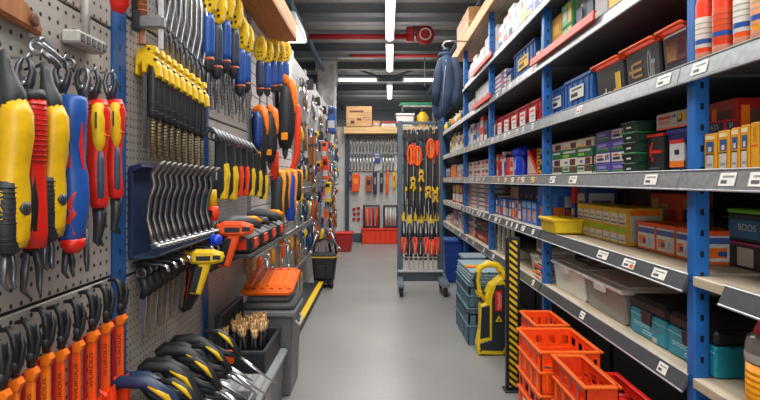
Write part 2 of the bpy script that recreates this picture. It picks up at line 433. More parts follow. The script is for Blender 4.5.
# ---------------------------------------------------------------- big yellow and black pliers
def hookpair(mb, x, z0, z1, sp, mat, y=0):
    for s in (-1, 1):
        mb.tube([(x, y + s * sp * 0.4, z0), (x + 0.004, y + s * sp, (z0 + z1) / 2), (x + 0.002, y + s * sp * 1.1, z1 + 0.02), (x + 0.012, y + s * sp * 0.7, z1)], [0.010, 0.011, 0.008, 0.004], mat, 7, 0.6)
def pliers_yellow(L):
    t = thing('big_pliers', '', 'pliers')
    a = -0.12; f = L / 0.47
    obj('nose', MB().tube([(0.0, 0, -0.015), (0.03, 0, -0.008), (0.05, 0, 0.0), (0.058, 0, -0.022 * f), (0.060, 0, -0.045 * f), (0.066, 0, -0.072 * f), (0.075, 0, -0.10 * f), (0.078, 0, -0.135 * f)], [0.004, 0.004, 0.009, 0.0125, 0.015, 0.022, 0.0275, 0.030], CHAR, 10), t)
    zz_ = [-0.118, -0.15, -0.20, -0.25, -0.29, -0.34, -0.40, -0.45, -0.47]
    rr = [0.027, 0.036, 0.037, 0.034, 0.034, 0.039, 0.036, 0.028, 0.020]
    obj('handle', MB().tube([(0.078 + 0.006 * math.sin(i), 0, z * f) for i, z in enumerate(zz_)], rr, YEL, 12), t)
    g = MB(); g.tube([(0.069, -0.0135, z * f) for z in (-0.30, -0.315, -0.36, -0.42, -0.475, -0.482)], [0.008, 0.031, 0.034, 0.033, 0.029, 0.02], BLK2, 12, 1.0)
    for i in range(12): g.ring((0.069, -0.0135, (-0.325 - 0.012 * i) * f), 0.0335 if i < 8 else 0.031, 0.0016, BLACK, 'z', 12, 4)
    go = obj('grip', g, t, 'black ribbed grip')
    q = MB()
    for i, ch in enumerate('STAC'):
        q.text(ch, (0.071, -0.0505, (-0.345 - 0.018 * i) * f), (0.012, 0.003, 0), (0, 0, 0.013), YEL2)
    obj('lettering', q, go, 'yellow letters')
    q = MB(); hookpair(q, 0.06, -0.46 * f, -0.57 * f, 0.016, STEELD); obj('jaw', q, t)
    q = MB(); q.lathe([(0.004, -0.001), (0.017, 0), (0.017, 0.008), (0.004, 0.009)], GUN, 10, (0.104, -0.005, -0.375 * f), axis='x'); obj('pivot', q, t)
    return t
def at_left(px, py, off): d = dl(px, off); return (XL, d, zz(py, d))
yp = pliers_yellow(0.47)
yp.location = at_left(11, 52, 0.07); yp['label'] = 'yellow and black pliers nearest the left edge of the photo'
dup(yp, at_left(50.5, 64, 0.07), 'yellow and black pliers hanging between the red-gripped and the blue pliers', sc=0.97)
dup(yp, (XL, at_left(34, 83, .07)[1] + 0.09, zz(92, 1.56)), 'half-hidden yellow pliers squeezed behind the red-gripped pliers', sc=0.86)

# steel plier heads with two curved jaws and a ring
def head(mb, x, z, s, m1=STEELD, m2=GUN):
    mb.lathe([(0.002, -0.008), (0.022 * s, -0.008), (0.022 * s, 0.008), (0.002, 0.008)], m1, 12, (x, 0, z), axis='y')
    for q in (-1, 1):
        mb.tube([(x + q * 0.006 * s, -0.004 * q, z - 0.04 * s), (x + q * 0.016 * s, 0, z), (x + q * 0.026 * s, 0, z + 0.035 * s), (x + q * 0.018 * s, 0, z + 0.065 * s), (x + q * 0.004 * s, 0, z + 0.085 * s)],
                [0.012 * s, 0.014 * s, 0.012 * s, 0.009 * s, 0.004 * s], m2 if q > 0 else m1, 8)
    mb.lathe([(0.001, -0.011), (0.008 * s, -0.011), (0.008 * s, 0.011), (0.001, 0.011)], STEEL, 8, (x, 0, z), axis='y')
def pliers_red():
    t = thing('big_pliers', 'red pliers with a black inlay between two yellow and black pliers', 'pliers')
    q = MB(); head(q, 0.045, -0.055, 0.8, STEELD, GUN); obj('jaw', q, t)
    obj('hang_hook', MB().tube([(-0.001, 0, 0.012), (0.05, 0, 0.012), (0.058, 0, 0.022)], 0.0045, STEEL, 6), t)
    obj('collar', MB().tube([(0.062, 0, -0.075), (0.066, 0, -0.10)], [0.030, 0.033], CHAR, 10), t)
    g = MB(); g.tube([(0.066, 0, z) for z in (-0.095, -0.13, -0.2, -0.28, -0.36, -0.44, -0.475)], [0.030, 0.033, 0.032, 0.029, 0.032, 0.033, 0.030], RED, 12)
    for i in range(12): g.ring((0.066, 0, -0.11 - 0.013 * i), 0.0325, 0.002, REDD, 'z', 12, 4)
    h = obj('handle', g, t)
    obj('grip_inlay', MB().tube([(0.070, -0.012, z) for z in (-0.27, -0.29, -0.36, -0.43, -0.455)], [0.004, 0.018, 0.024, 0.023, 0.012], BLACK, 10, 0.9), t)
    q = MB(); hookpair(q, 0.06, -0.465, -0.60, 0.03, GUN); obj('lower_jaw', q, t)
    return t
r = pliers_red(); r.location = at_left(33, 62, 0.066)

def pliers_blue():
    t = thing('big_pliers', 'large blue pliers with red flashes, beside the red and yellow pair', 'pliers')
    q = MB(); head(q, 0.045, -0.06, 0.8, STEELD, GUN); q2 = MB(); head(q2, 0.06, -0.06, 0.78, GUN, STEELD)
    obj('hang_hook', MB().tube([(-0.001, 0, 0.012), (0.05, 0, 0.012), (0.058, 0, 0.022)], 0.0045, STEEL, 6), t); obj('jaw', q, t); o = obj('jaw', q2, t); o.location = (0, 0.09, 0.0)
    zs = [-0.10, -0.112, -0.16, -0.22, -0.29, -0.34, -0.41, -0.48, -0.53, -0.555]
    rr = [0.030, 0.040, 0.043, 0.042, 0.038, 0.043, 0.044, 0.042, 0.034, 0.018]
    K = 1.0
    obj('handle', MB().tube([(0.075 - 0.006 * math.sin(z * 20), 0, z) for z in zs], rr, BLU, 16), t)
    # red inlays follow the handle surface
    def inlay(path, wd):
        mb = MB(); vs = []
        for a, z, w_ in path:
            for s in (-1, 1):
                i = max(j for j in range(len(zs)) if zs[j] >= z); i = min(i, len(zs) - 2); f = (z - zs[i]) / (zs[i + 1] - zs[i]); R = rr[i] + (rr[i + 1] - rr[i]) * f + 0.0015
                cx = 0.075 - 0.006 * math.sin(zs[i] * 20) * (1 - f) - 0.006 * math.sin(zs[i + 1] * 20) * f
                an = math.radians(a) + s * w_; vs.append((cx + R * math.cos(an), R * math.sin(an), z))
        mb.add(vs, [(2 * i, 2 * i + 1, 2 * i + 3, 2 * i + 2) for i in range(len(path) - 1)], RED, True); return mb
    obj('grip_inlay', inlay([(-85, -0.15, .05), (-85, -0.19, .22), (-85, -0.24, .24), (-78, -0.29, .2), (-70, -0.315, .05)], 0), t)
    obj('grip_inlay', inlay([(-55, -0.385, .06), (-78, -0.42, .16), (-60, -0.45, .2), (-80, -0.475, .2), (-45, -0.51, .08)], 0), t)
    obj('grip_inlay', inlay([(-20, -0.18, .05), (-18, -0.25, .2), (-15, -0.32, .1)], 0), t)
    obj('end_cap', MB().tube([(0.077, -0.002, -0.525), (0.078, -0.002, -0.548), (0.077, -0.002, -0.565)], [0.0365, 0.034, 0.018], RED, 14), t)
    q = MB(); hookpair(q, 0.06, -0.55, -0.64, 0.02, GUN); q.tube([(0.08, 0.07, -0.5), (0.08, 0.075, -0.6), (0.09, 0.06, -0.63)], [0.01, 0.01, 0.005], GUN, 6); obj('lower_jaw', q, t)
    return t
r = pliers_blue(); r.location = at_left(74, 62, 0.075); r.scale = (0.93, 0.93, 0.97)

def pliers_red_yellow():
    t = thing('big_pliers', '', 'pliers')
    q = MB(); head(q, 0.045, -0.05, 0.8, STEELD, GUN); obj('jaw', q, t)
    obj('hang_hook', MB().tube([(-0.001, 0, 0.012), (0.05, 0, 0.012), (0.058, 0, 0.022)], 0.0045, STEEL, 6), t)
    g = MB(); zs = (-0.085, -0.12, -0.18, -0.26, -0.34, -0.41, -0.425)
    g.tube([(0.062 + 0.006 * math.sin(i * 1.4), 0, z) for i, z in enumerate(zs)], [0.026, 0.033, 0.033, 0.029, 0.030, 0.028, 0.022], RED, 12)
    for i in range(9): g.ring((0.064, 0, -0.10 - 0.012 * i), 0.0315, 0.0025, ORG3, 'z', 12, 4)
    obj('handle', g, t)
    y = MB(); y.tube([(0.070, -0.012, z) for z in (-0.092, -0.10, -0.15, -0.21, -0.245, -0.252)], [0.012, 0.022, 0.025, 0.022, 0.014, 0.006], YEL2, 10)
    yo = obj('grip_inlay', y, t, 'yellow grip pad')
    q = MB(); q.obox((0.074, -0.0372, -0.15), (0.006, 0.002, 0.05), ('Y', 0.0), C('#5d4c10', 0.5)); obj('lettering', q, yo)
    s = MB(); s.tube([(0.076, -0.014, z) for z in (-0.245, -0.28, -0.34, -0.39, -0.405)], [0.008, 0.013, 0.014, 0.013, 0.006], C('#39495c', 0.5), 8); obj('grip_strip', s, t, 'slate blue ribbed strip')
    q = MB(); q.tube([(0.062, 0, -0.42), (0.064, 0.0, -0.47), (0.055, 0, -0.53), (0.066, 0, -0.545)], [0.02, 0.018, 0.01, 0.005], GUN, 8, 0.7); q.tube([(0.056, 0.035, -0.42), (0.055, 0.04, -0.47), (0.045, 0.04, -0.53), (0.058, 0.04, -0.55)], [0.016, 0.015, 0.009, 0.005], GUN, 8, 0.7); obj('lower_jaw', q, t)
    return t
r = pliers_red_yellow(); r.location = at_left(98, 74, 0.062); r['label'] = 'red pliers with a yellow pad, right beside the big blue pliers'
dup(r, at_left(115.5, 76, 0.058), 'red pliers with a yellow pad nearest the first blue upright', sc=(0.9, 0.9, 0.98))

# loose grey steel head / wrench above
t = thing('adjustable_wrench', 'steel wrench head hung above the red-gripped pliers', 'wrench', at_left(38, 46, 0.03))
q = MB(); q.ring((0.03, 0, 0.0), 0.02, 0.008, STEEL, 'y', 14, 8, math.radians(50), math.radians(320)); q.tube([(0.045, 0, -0.02), (0.06, 0.02, -0.035), (0.065, 0.04, -0.05)], [0.010, 0.009, 0.008], STEELD, 8); obj('jaw', q, t)
q = MB(); q.tube([(0.02, 0.0, 0.02), (0.045, 0.05, -0.01), (0.05, 0.10, -0.025)], [0.009, 0.008, 0.006], STEEL, 8); q.ring((0.05, 0.115, -0.025), 0.015, 0.005, STEELD, 'y'); obj('handle', q, t)

# wooden saw handle top-left
d = dl(20, 0.02)
t = thing('wood_handle_saw', 'varnished wooden saw handle with dark hole at the top left corner', 'saw', (XL, d, zz(10, d)))
q = MB(); q.prism([(-0.30, 0.13), (0.02, 0.03), (0.085, -0.012), (0.09, -0.045), (-0.30, -0.012)], 0.012, 0.04, 'x', WOODH, 0.008)
h = obj('handle', q, t)
obj('rivet', MB().lathe([(0.002, 0.038), (0.018, 0.042), (0.018, 0.046), (0.012, 0.047), (0.002, 0.047)], BROWN, 12, (0, 0.045, -0.012), axis='x'), h)
obj('screw', MB().lathe([(0.001, 0.04), (0.008, 0.041), (0.006, 0.044), (0.001, 0.044)], STEEL, 8, (0, -0.03, 0.03), axis='x'), h)
obj('blade', MB().prism([(0.08, -0.02), (0.165, -0.055), (0.165, -0.065), (0.08, -0.04)], 0.022, 0.028, 'x', STEEL), t)

# grey T-shaped scraper
d = dl(86, 0.03)
t = thing('wall_scraper', 'grey steel scraper with wide flat head, hung head down on pegboard', 'scraper', (XL, d, zz(45, d)))
q = MB(); q.tube([(0.035, -0.01, 0.28), (0.035, -0.01, 0.1), (0.03, 0, 0.03)], [0.018, 0.016, 0.012], C('#a8a6a2', 0.45, 0.3), 8, 0.6); obj('handle', q, t)
q = MB(); q.box(0.0, 0.055, -0.085, 0.085, -0.012, 0.028, C('#b5b3ae', 0.5, 0.2), 0.006)
for i in range(5): q.box(0.05, 0.06, -0.075 + i * 0.033, -0.055 + i * 0.033, -0.006, 0.018, DGREY, 0.002)
obj('scraper_head', q, t)
# red / blue handle, top
d = dl(116, 0.06)
t = thing('snips', 'red and blue handled snips hung high beside the first blue upright', 'snips', (XL, d, zz(12, d)))
q = MB(); q.tube([(0.07, -0.02, 0.16), (0.075, -0.01, 0.08), (0.07, 0, 0.03), (0.06, 0.005, 0.0)], [0.03, 0.034, 0.033, 0.02], RED, 10); o = obj('handle', q, t)
obj('grip_inlay', MB().tube([(0.085, -0.025, 0.16), (0.088, -0.016, 0.08), (0.083, -0.008, 0.04)], [0.022, 0.025, 0.012], BLU2, 10), t)
obj('blade', MB().tube([(0.06, 0, 0.16), (0.03, 0, 0.24), (0.0, 0, 0.27)], [0.012, 0.01, 0.006], STEELD, 8, 0.5), t)

# ---------------------------------------------------------------- row of orange lever cutters
def lever(kind):
    t = thing('lever_cutter', '', 'cutter', group='orange lever cutters on the lower pegboard')
    q = MB()  # black head : two curved jaws
    q.tube([(0.0, 0, -0.012), (0.03, 0, -0.008), (0.05, 0, -0.03), (0.056, 0, -0.07), (0.052, 0, -0.105), (0.05, 0, -0.13)], [0.006, 0.011, 0.017, 0.019, 0.017, 0.015], BLACK, 10, 0.8)
    q.tube([(0.048, 0, -0.12), (0.068, 0, -0.09), (0.078, 0, -0.05), (0.068, 0, -0.015)], [0.015, 0.013, 0.010, 0.004], BLACK, 8, 0.8)
    q.lathe([(0.001, -0.024), (0.010, -0.024), (0.010, 0.024), (0.001, 0.024)], CHAR, 10, (0.056, 0, -0.10), axis='y')
    obj('head', q, t)
    q = MB(); q.prism([(0.034, -0.138), (0.068, -0.13), (0.078, -0.145), (0.064, -0.168), (0.038, -0.17)], -0.015, 0.015, 'y', ORG2 if kind < 2 else ORG, 0.005); obj('collar', q, t, 'orange collar')
    q = MB(); hw = 0.0135 if kind < 2 else 0.016
    q.box(0.036, 0.036 + 2 * hw, -0.009, 0.009, -0.46, -0.15, ORG if kind else ORG2, 0.004); h = obj('handle', q, t)
    q = MB(); q.text('WUROUS', (0.057, -0.0096, -0.31), (0, 0, 0.11), (-0.013, 0, 0), BLACK)
    for v in (): pass
    obj('lettering', q, h, 'black lettering down the handle')
    obj('handle', MB().box(0.012, 0.024, 0.004, 0.016, -0.45, -0.15, RED, 0.003), t)
    q = MB(); q.prism([(0.03, -0.35), (0.06, -0.365), (0.078, -0.34), (0.086, -0.39), (0.085, -0.58), (0.015, -0.58), (0.016, -0.40)], -0.02, 0.02, 'y', ORG3, 0.006); obj('handle_end', q, t, 'wide red-orange handle end')
    return t
# (px of head, py of head top)
LV = [(4, 336), (17, 326), (33, 318), (48, 306), (63, 304), (79, 298), (93, 289), (107, 283), (121, 277)]
a = lever(0); b2 = lever(1); OL = []
for i, (px, py) in enumerate(LV):
    proto = a if i < 4 else b2
    lab = 'orange lever cutter with black head, %s from the left in the lower row' % ORD[i + 1]
    loc = at_left(px, py, 0.045); s = (0.80, 0.78, 0.98) if i < 6 else (0.86, 0.84, 1.0)
    if i in (0, 4): proto.location = loc; proto['label'] = lab; proto.scale = s
    else: dup(proto, loc, lab, sc=s)

# ---------------------------------------------------------------- bay 2, top : bar clamp
d = dl(146, 0.05)
t = thing('bar_clamp', 'steel bar clamp with wooden screw grip at the top of second bay', 'clamp', (XL, d, zz(24, d)))
q = MB(); q.box(0.005, 0.125, -0.02, 0.02, -0.02, 0.03, C('#8d8d8c', 0.4, 0.5), 0.008); q.box(0.004, 0.04, -0.022, 0.022, -0.03, 0.05, GUN, 0.006); obj('clamp_head', q, t)
obj('rail', MB().box(0.10, 0.118, -0.008, 0.008, -0.10, 0.6, LGREY, 0.003), t)
q = MB(); q.tube([(0.035, 0, 0.03), (0.035, 0, 0.5)], 0.018, WOODH, 12)
for i in range(12): q.ring((0.035, 0, 0.05 + i * 0.02), 0.018, 0.003, C('#b4532a', 0.5), 'z', 12, 4)
obj('screw_grip', q, t)
obj('screw', MB().tube([(0.035, 0, -0.02), (0.035, 0, -0.075), (0.035, 0, -0.08)], [0.012, 0.012, 0.018], WOODB, 10), t)
obj('fixed_jaw', MB().box(0.0, 0.02, -0.012, 0.012, 0.03, 0.5, BLACK, 0.003), t)
# snips/tongs, long steel tools hung at the top
def long_tongs(c1=STEEL, c2=STEELD):
    t = thing('long_tongs', '', 'tongs', group='long steel tongs at the top of the second bay')
    for s, nm in ((-1, 'arm'), (1, 'arm')):
        obj(nm, MB().tube([(0.045 + s * 0.008, s * 0.005, -0.02), (0.045 + s * 0.028, s * 0.004, -0.12), (0.045 + s * 0.025, s * 0.004, -0.26), (0.045 + s * 0.004, s * 0.004, -0.36), (0.045 - s * 0.012, s * 0.003, -0.40), (0.045 - s * 0.004, 0, -0.46)],
            [0.008, 0.009, 0.009, 0.012, 0.010, 0.004], c1 if s > 0 else c2, 8, 0.7), t)
    obj('pivot', MB().lathe([(0.001, -0.013), (0.010, -0.013), (0.010, 0.013), (0.001, 0.013)], GUN, 10, (0.045, 0, -0.365), axis='y'), t)
    obj('hang_hook', MB().tube([(0, 0, -0.03), (0.045, 0, -0.032), (0.06, 0, -0.02)], 0.003, STEEL, 6), t)
    return t
R1 = Row(long_tongs)
for i in range(8):
    px = 164 + i * 5.4; d = dl(px, 0.045)
    R1.put((XL, d, zz(40 + i * 5.2, d) + 0.42), 'long steel tongs, %s from the left at the top of the second bay' % ORD[i + 1], rz=random.uniform(-.1, .1))

# ---------------------------------------------------------------- nine yellow-headed clamps
def yclamp():
    t = thing('ratchet_clamp', '', 'clamp', group='yellow-headed clamps on the second bay')
    q = MB()
    q.prism([(0.004, 0.0), (0.012, 0.03), (0.05, 0.05), (0.085, 0.045), (0.09, 0.02), (0.078, 0.012), (0.10, -0.03), (0.104, -0.075), (0.085, -0.082), (0.074, -0.04), (0.055, -0.03), (0.045, -0.06), (0.03, -0.06), (0.028, -0.02), (0.014, -0.035), (0.012, -0.07), (0.002, -0.065)], -0.02, 0.02, 'y', YEL2, 0.006)
    obj('clamp_head', q, t, 'bright yellow head')
    for z, x in ((0.032, 0.06), (-0.01, 0.085)): obj('rivet', MB().lathe([(0.001, -0.022), (0.006, -0.022), (0.006, 0.022), (0.001, 0.022)], BLACK, 8, (x, 0, z), axis='y'), t)
    q = MB(); q.tube([(0.068, 0, -0.025), (0.07, 0, -0.06), (0.07, 0, -0.14), (0.068, 0, -0.225), (0.066, 0, -0.24)], [0.016, 0.020, 0.021, 0.020, 0.014], BLK2, 10)
    q.ring((0.069, 0, -0.18), 0.0205, 0.002, GUN, 'z', 10, 4); q.ring((0.068, 0, -0.215), 0.0205, 0.002, GUN, 'z', 10, 4); obj('handle', q, t)
    q = MB(); q.tube([(0.066, 0, -0.235), (0.066, 0, -0.40)], 0.009, C('#8b7a58', 0.4, 0.6), 8)
    for i in range(11): q.ring((0.066, 0, -0.25 - i * 0.013), 0.010, 0.003, C('#5f5238', 0.4, 0.6), 'z', 8, 4)
    obj('screw', q, t); obj('rail', MB().box(0.03, 0.045, -0.005, 0.005, -0.36, -0.05, STEELD), t)
    return t
R2 = Row(yclamp)
for i in range(9):
    px = 152 + i * 6.2; d = dl(px, 0.06)
    R2.put((XL, d, zz(58 + i * 4.2, d)), 'yellow-headed ratchet clamp with black handle, %s from the left of nine' % ORD[i + 1], sc=0.98)

# ---------------------------------------------------------------- chrome wrench rack
d0, d1 = dl(133, 0.02), dl(203, 0.02)
t = thing('wrench_rack', 'dark blue moulded rack holding the bent chrome wrenches', 'rack', (XL, (d0 + d1) / 2, 1.30)); h = (d1 - d0) / 2
obj('back_plate', MB().box(0.0, 0.02, -h, h, -0.205, 0.15, NAVY, 0.006), t)
q = MB(); q.prism([(0.02, -0.205), (0.105, -0.198), (0.128, -0.182), (0.122, -0.180), (0.10, -0.19), (0.02, -0.19)], -h, h, 'y', C('#223247', 0.45), 0.004); obj('tray', q, t)
q = MB(); q.prism([(0, 0.15), (0.05, 0.165), (0.055, 0.15), (0.02, 0.13)], -h, h, 'y', NAVY, 0.003); obj('upper_lip', q, t)
WRS = C('#75726f', 0.3, 0.85, 0.2)
def bent_wrench():
    t = thing('bent_wrench', '', 'wrench', group='bent chrome wrenches in the blue rack')
    q = MB(); q.tube([(0.055, 0, -0.135), (0.045, 0, -0.09), (0.032, 0, -0.04), (0.04, 0, 0.03), (0.058, 0, 0.08), (0.05, 0, 0.12), (0.075, 0, 0.155), (0.10, 0, 0.16)], [0.016, 0.013, 0.0095, 0.0095, 0.012, 0.013, 0.011, 0.009], WRS, 8, 0.75); obj('shank', q, t)
    q = MB(); q.ring((0.075, 0, -0.135), 0.017, 0.008, CHROME, 'z', 12, 6); q.tube([(0.055, 0, -0.128), (0.06, 0, -0.148)], 0.014, STEEL, 8); obj('ring_end', q, t)
    return t
R3 = Row(bent_wrench)
for i in range(11):
    px = 147 + i * 5.9; d = dl(px, 0.06)
    R3.put((XL + 0.026, d, 1.294 - i * 0.001), 'bent chrome wrench, %s from the left in the dark blue rack' % ORD[i + 1], sc=1.08)

# ---------------------------------------------------------------- lower bay 2 : awls / hooks on a rail
d0, d1 = dl(138, 0.02), dl(203, 0.02)
t = thing('tool_rail', 'thin steel rail with pegs carrying the small pointed tools', 'rail', (XL, (d0 + d1) / 2, zz(252, 2.55))); h = (d1 - d0) / 2
q = MB(); q.box(0, 0.012, -h, h, -0.012, 0.012, GUN, 0.003); obj('bar', q, t)
for i in range(9):
    y = -h + 0.05 + i * (2 * h - 0.1) / 8
    obj('peg', MB().tube([(0.01, y, 0), (0.09, y, 0.0), (0.115, y, -0.012), (0.12, y, -0.03)], 0.007, CHROME, 6), t)
def awl(col):
    t = thing('pointed_tool', '', 'hand tool')
    obj('handle', MB().tube([(0.03, 0, 0.0), (0.05, 0, -0.01), (0.06, 0, -0.04), (0.045, 0, -0.08)], [0.010, 0.018, 0.02, 0.012], BLK2, 8), t)
    obj('blade', MB().prism([(0.03, -0.07), (0.062, -0.07), (0.062, -0.10), (0.046, -0.25), (0.040, -0.25), (0.033, -0.10)], -0.004, 0.004, 'y', col), t)
    obj('ring', MB().ring((0.04, 0, 0.02), 0.018, 0.006, STEELD, 'y', 10), t)
    return t
protoA = awl(STEEL); protoB = awl(C('#7d6a58', 0.45, 0.3))
cnt = 0
for i in range(9):
    px = 147 + i * 5.6; d = dl(px, 0.045); P_ = protoA if i % 2 == 0 else protoB
    nm = 'steel-bladed' if i % 2 == 0 else 'dull brown'
    loc = (XL, d, zz(278 - i * 3.4, d)); lab = '%s pointed tool with black grip, %s from the left under the rail' % (nm, ORD[i + 1])
    if i < 2: P_.location = loc; P_['label'] = lab
    else: dup(P_, loc, lab)
d = dl(192, 0.05)
t = thing('knife_sheath', 'black curved sheath with a red seam hanging below the yellow drill', 'sheath', (XL, d, zz(268, d)))
q = MB(); q.prism([(0.02, 0.03), (0.085, 0.03), (0.10, -0.04), (0.09, -0.13), (0.05, -0.20), (0.015, -0.215), (0.005, -0.19), (0.03, -0.10)], -0.02, 0.02, 'y', BLACK, 0.008); o = obj('sheath', q, t)
obj('seam', MB().tube([(0.045, -0.021, 0.025), (0.055, -0.0215, -0.03), (0.042, -0.0215, -0.09), (0.035, -0.0215, -0.15)], 0.0022, RED, 5), t)

# ---------------------------------------------------------------- cordless drills
def drill(c1, c2, acc):
    """pistol drill in the x-z plane, chuck pointing to +x-... profile extruded along y"""
    t = thing('cordless_drill', '', 'drill')
    q = MB(); q.prism([(-0.085, 0.0), (-0.08, 0.032), (-0.05, 0.045), (0.03, 0.043), (0.072, 0.028), (0.078, 0.008), (0.07, -0.012), (0.03, -0.022), (-0.03, -0.022), (-0.07, -0.018)], -0.032, 0.032, 'y', c1, 0.012); b = obj('body', q, t)
    q = MB(); q.box(-0.045, 0.02, -0.034, -0.0315, -0.004, 0.018, BLACK, 0.001); q.box(0.03, 0.065, -0.034, -0.03, 0.0, 0.02, acc, 0.001); obj('side_panel', q, b)
    q = MB(); q.prism([(-0.035, -0.015), (0.022, -0.015), (0.000, -0.08), (-0.028, -0.165), (-0.078, -0.158), (-0.058, -0.07)], -0.02, 0.02, 'y', c1, 0.008); obj('handle', q, t)
    q = MB(); q.prism([(-0.05, -0.028), (-0.012, -0.03), (-0.026, -0.085), (-0.046, -0.158), (-0.082, -0.15), (-0.062, -0.07)], -0.021, 0.021, 'y', acc, 0.004); obj('grip_pad', q, t)
    q = MB(); q.prism([(0.02, -0.022), (0.034, -0.022), (0.026, -0.05), (0.014, -0.05)], -0.009, 0.009, 'y', acc, 0.003); obj('trigger', q, t)
    q = MB(); q.lathe([(0.012, -0.125), (0.019, -0.115), (0.026, -0.10), (0.027, -0.085)], c2, 12, (0, 0, 0.014), axis='x'); obj('chuck', q, t)
    return t
Y1 = drill(YEL2, YEL, BLACK); d = dl(206, 0.16)
Y1.location = (XL + 0.165, d, zz(259, d)); Y1['label'] = 'bright yellow cordless drill in front of the second blue upright'
Y1.rotation_euler = (0, 0, math.radians(8)); Y1.scale = (0.98,) * 3
O1 = drill(ORG, BLACK, BLACK); d = dl(236, 0.2)
O1.location = (XL + 0.2, d, zz(231, d)); O1['label'] = 'orange cordless drill with black grip pad beside the blue cap'
O1.rotation_euler = (0, 0, math.radians(5)); O1.scale = (1.2, 1.05, 1.15)
d = dl(212, 0.16)
t = thing('chuck_cap', 'shiny blue plastic cap between the yellow and orange drills', 'cap', (XL + 0.15, d + 0.1, zz(240, d + 0.1)))
obj('cap', MB().lathe([(0.001, -0.03), (0.02, -0.03), (0.028, -0.015), (0.03, 0.01), (0.018, 0.026), (0.001, 0.03)], BLU3, 14, axis='x'), t)
obj('stem', MB().tube([(-0.15, 0, -0.01), (-0.08, 0, -0.01), (-0.028, 0, 0)], [0.007, 0.007, 0.012], BLACK, 8), t)
t = thing('drill_peg', 'black steel arm carrying the yellow drill', 'hook', (XL, dl(206, .16), zz(259, dl(206, .16)) + 0.0))
obj('arm', MB().tube([(0, 0.05, 0.0), (0.08, 0.05, -0.0), (0.14, 0.035, 0.0)], 0.007, BLACK, 6), t)

# slim black/yellow/orange handle beside upright 2
d = dl(212, 0.06)
t = thing('folding_saw', 'black, yellow and orange folded saw hanging right of the second blue upright', 'saw', (XL, d, zz(170, d)))
obj('blade_guard', MB().tube([(0.0, 0, 0.012), (0.03, 0, 0.0), (0.05, 0, -0.04), (0.055, 0, -0.11)], [0.006, 0.014, 0.024, 0.027], BLK2, 10), t)
obj('handle', MB().tube([(0.055, 0, -0.105), (0.057, 0, -0.15), (0.06, 0, -0.20)], [0.028, 0.029, 0.031], YEL, 10), t)
q = MB(); q.tube([(0.06, 0, -0.195), (0.062, 0, -0.23), (0.06, 0, -0.26), (0.058, 0, -0.27)], [0.032, 0.034, 0.030, 0.018], ORG3, 10); q.obox((0.062, -0.0335, -0.232), (0.02, 0.004, 0.035), ('Y', 0), BLACK); obj('handle_end', q, t)

# ---------------------------------------------------------------- bay 3 top : blue/yellow chisels
def bigdriver(hc):
    t = thing('caulking_tool', '', 'hand tool', group='blue-handled tools with yellow heads')
    q = MB(); q.prism([(0.012, 0.02), (0.03, 0.10), (0.05, 0.135), (0.085, 0.14), (0.105, 0.10), (0.11, 0.03), (0.095, -0.03), (0.075, -0.055), (0.045, -0.055), (0.022, -0.02)], -0.026, 0.026, 'y', YEL2, 0.01)
    h = obj('head', q, t, 'yellow head with black vents')
    q = MB()
    for x, z in ((0.05, 0.01), (0.075, 0.012), (0.055, -0.02), (0.078, -0.015)): q.obox((x, -0.027, z), (0.012, 0.003, 0.014), ('Y', 0.3), BLACK)
    q.obox((0.07, -0.0265, 0.07), (0.035, 0.004, 0.05), ('Y', 0.2), C('#c79a08', 0.5)); obj('vent', q, h)
    q = MB(); q.tube([(0.06, 0, -0.05), (0.06, 0, -0.08), (0.06, 0, -0.14), (0.06, 0, -0.22), (0.06, 0, -0.255)], [0.026, 0.031, 0.033, 0.031, 0.028], hc, 12); obj('handle', q, t)
    q = MB(); q.tube([(0.06, 0, -0.25), (0.06, 0, -0.27), (0.06, 0, -0.30), (0.06, 0, -0.315)], [0.029, 0.030, 0.024, 0.012], C('#2a2e38', 0.5), 12); q.ring((0.06, 0, -0.26), 0.0295, 0.0035, ORG, 'z', 12, 4); obj('end_cap', q, t)
    q = MB(); q.tube([(0.06, 0, -0.30), (0.058, 0, -0.36), (0.06, 0, -0.42)], [0.007, 0.006, 0.003], STEELD, 6); obj('shaft', q, t)
    obj('hang_hook', MB().tube([(0, 0, 0.06), (0.03, 0, 0.065)], 0.005, STEEL, 6), t)
    return t
pA = bigdriver(BLU); pB = bigdriver(C('#2f3a52', 0.5)); pA_used = pB_used = False
DR = [(220, 64), (228, 72), (236, 66), (244, 72), (250, 90), (257, 92), (264, 92), (271, 92), (277, 89), (283, 88), (289, 86)]
for i, (px, pyb) in enumerate(DR):
    off = 0.13 if i < 6 else 0.09
    d = dl(px, off); z = zz(pyb, d) + 0.315 * (1 if i < 6 else .9); blue = i not in (1, 3, 6)
    lab = '%s-handled tool with a yellow head, %s from the left in the top row' % ('blue' if blue else 'slate', ORD[i + 1])
    P_ = pA if blue else pB; loc = (XL, d, z); s = 1.12 if i < 5 else 1.0
    if blue and not pA_used: pA.location = loc; pA['label'] = lab; pA.scale = (s, s, s); pA_used = True
    elif not blue and not pB_used: pB.location = loc; pB['label'] = lab; pB.scale = (s, s, s); pB_used = True
    else: dup(P_, loc, lab, sc=s)
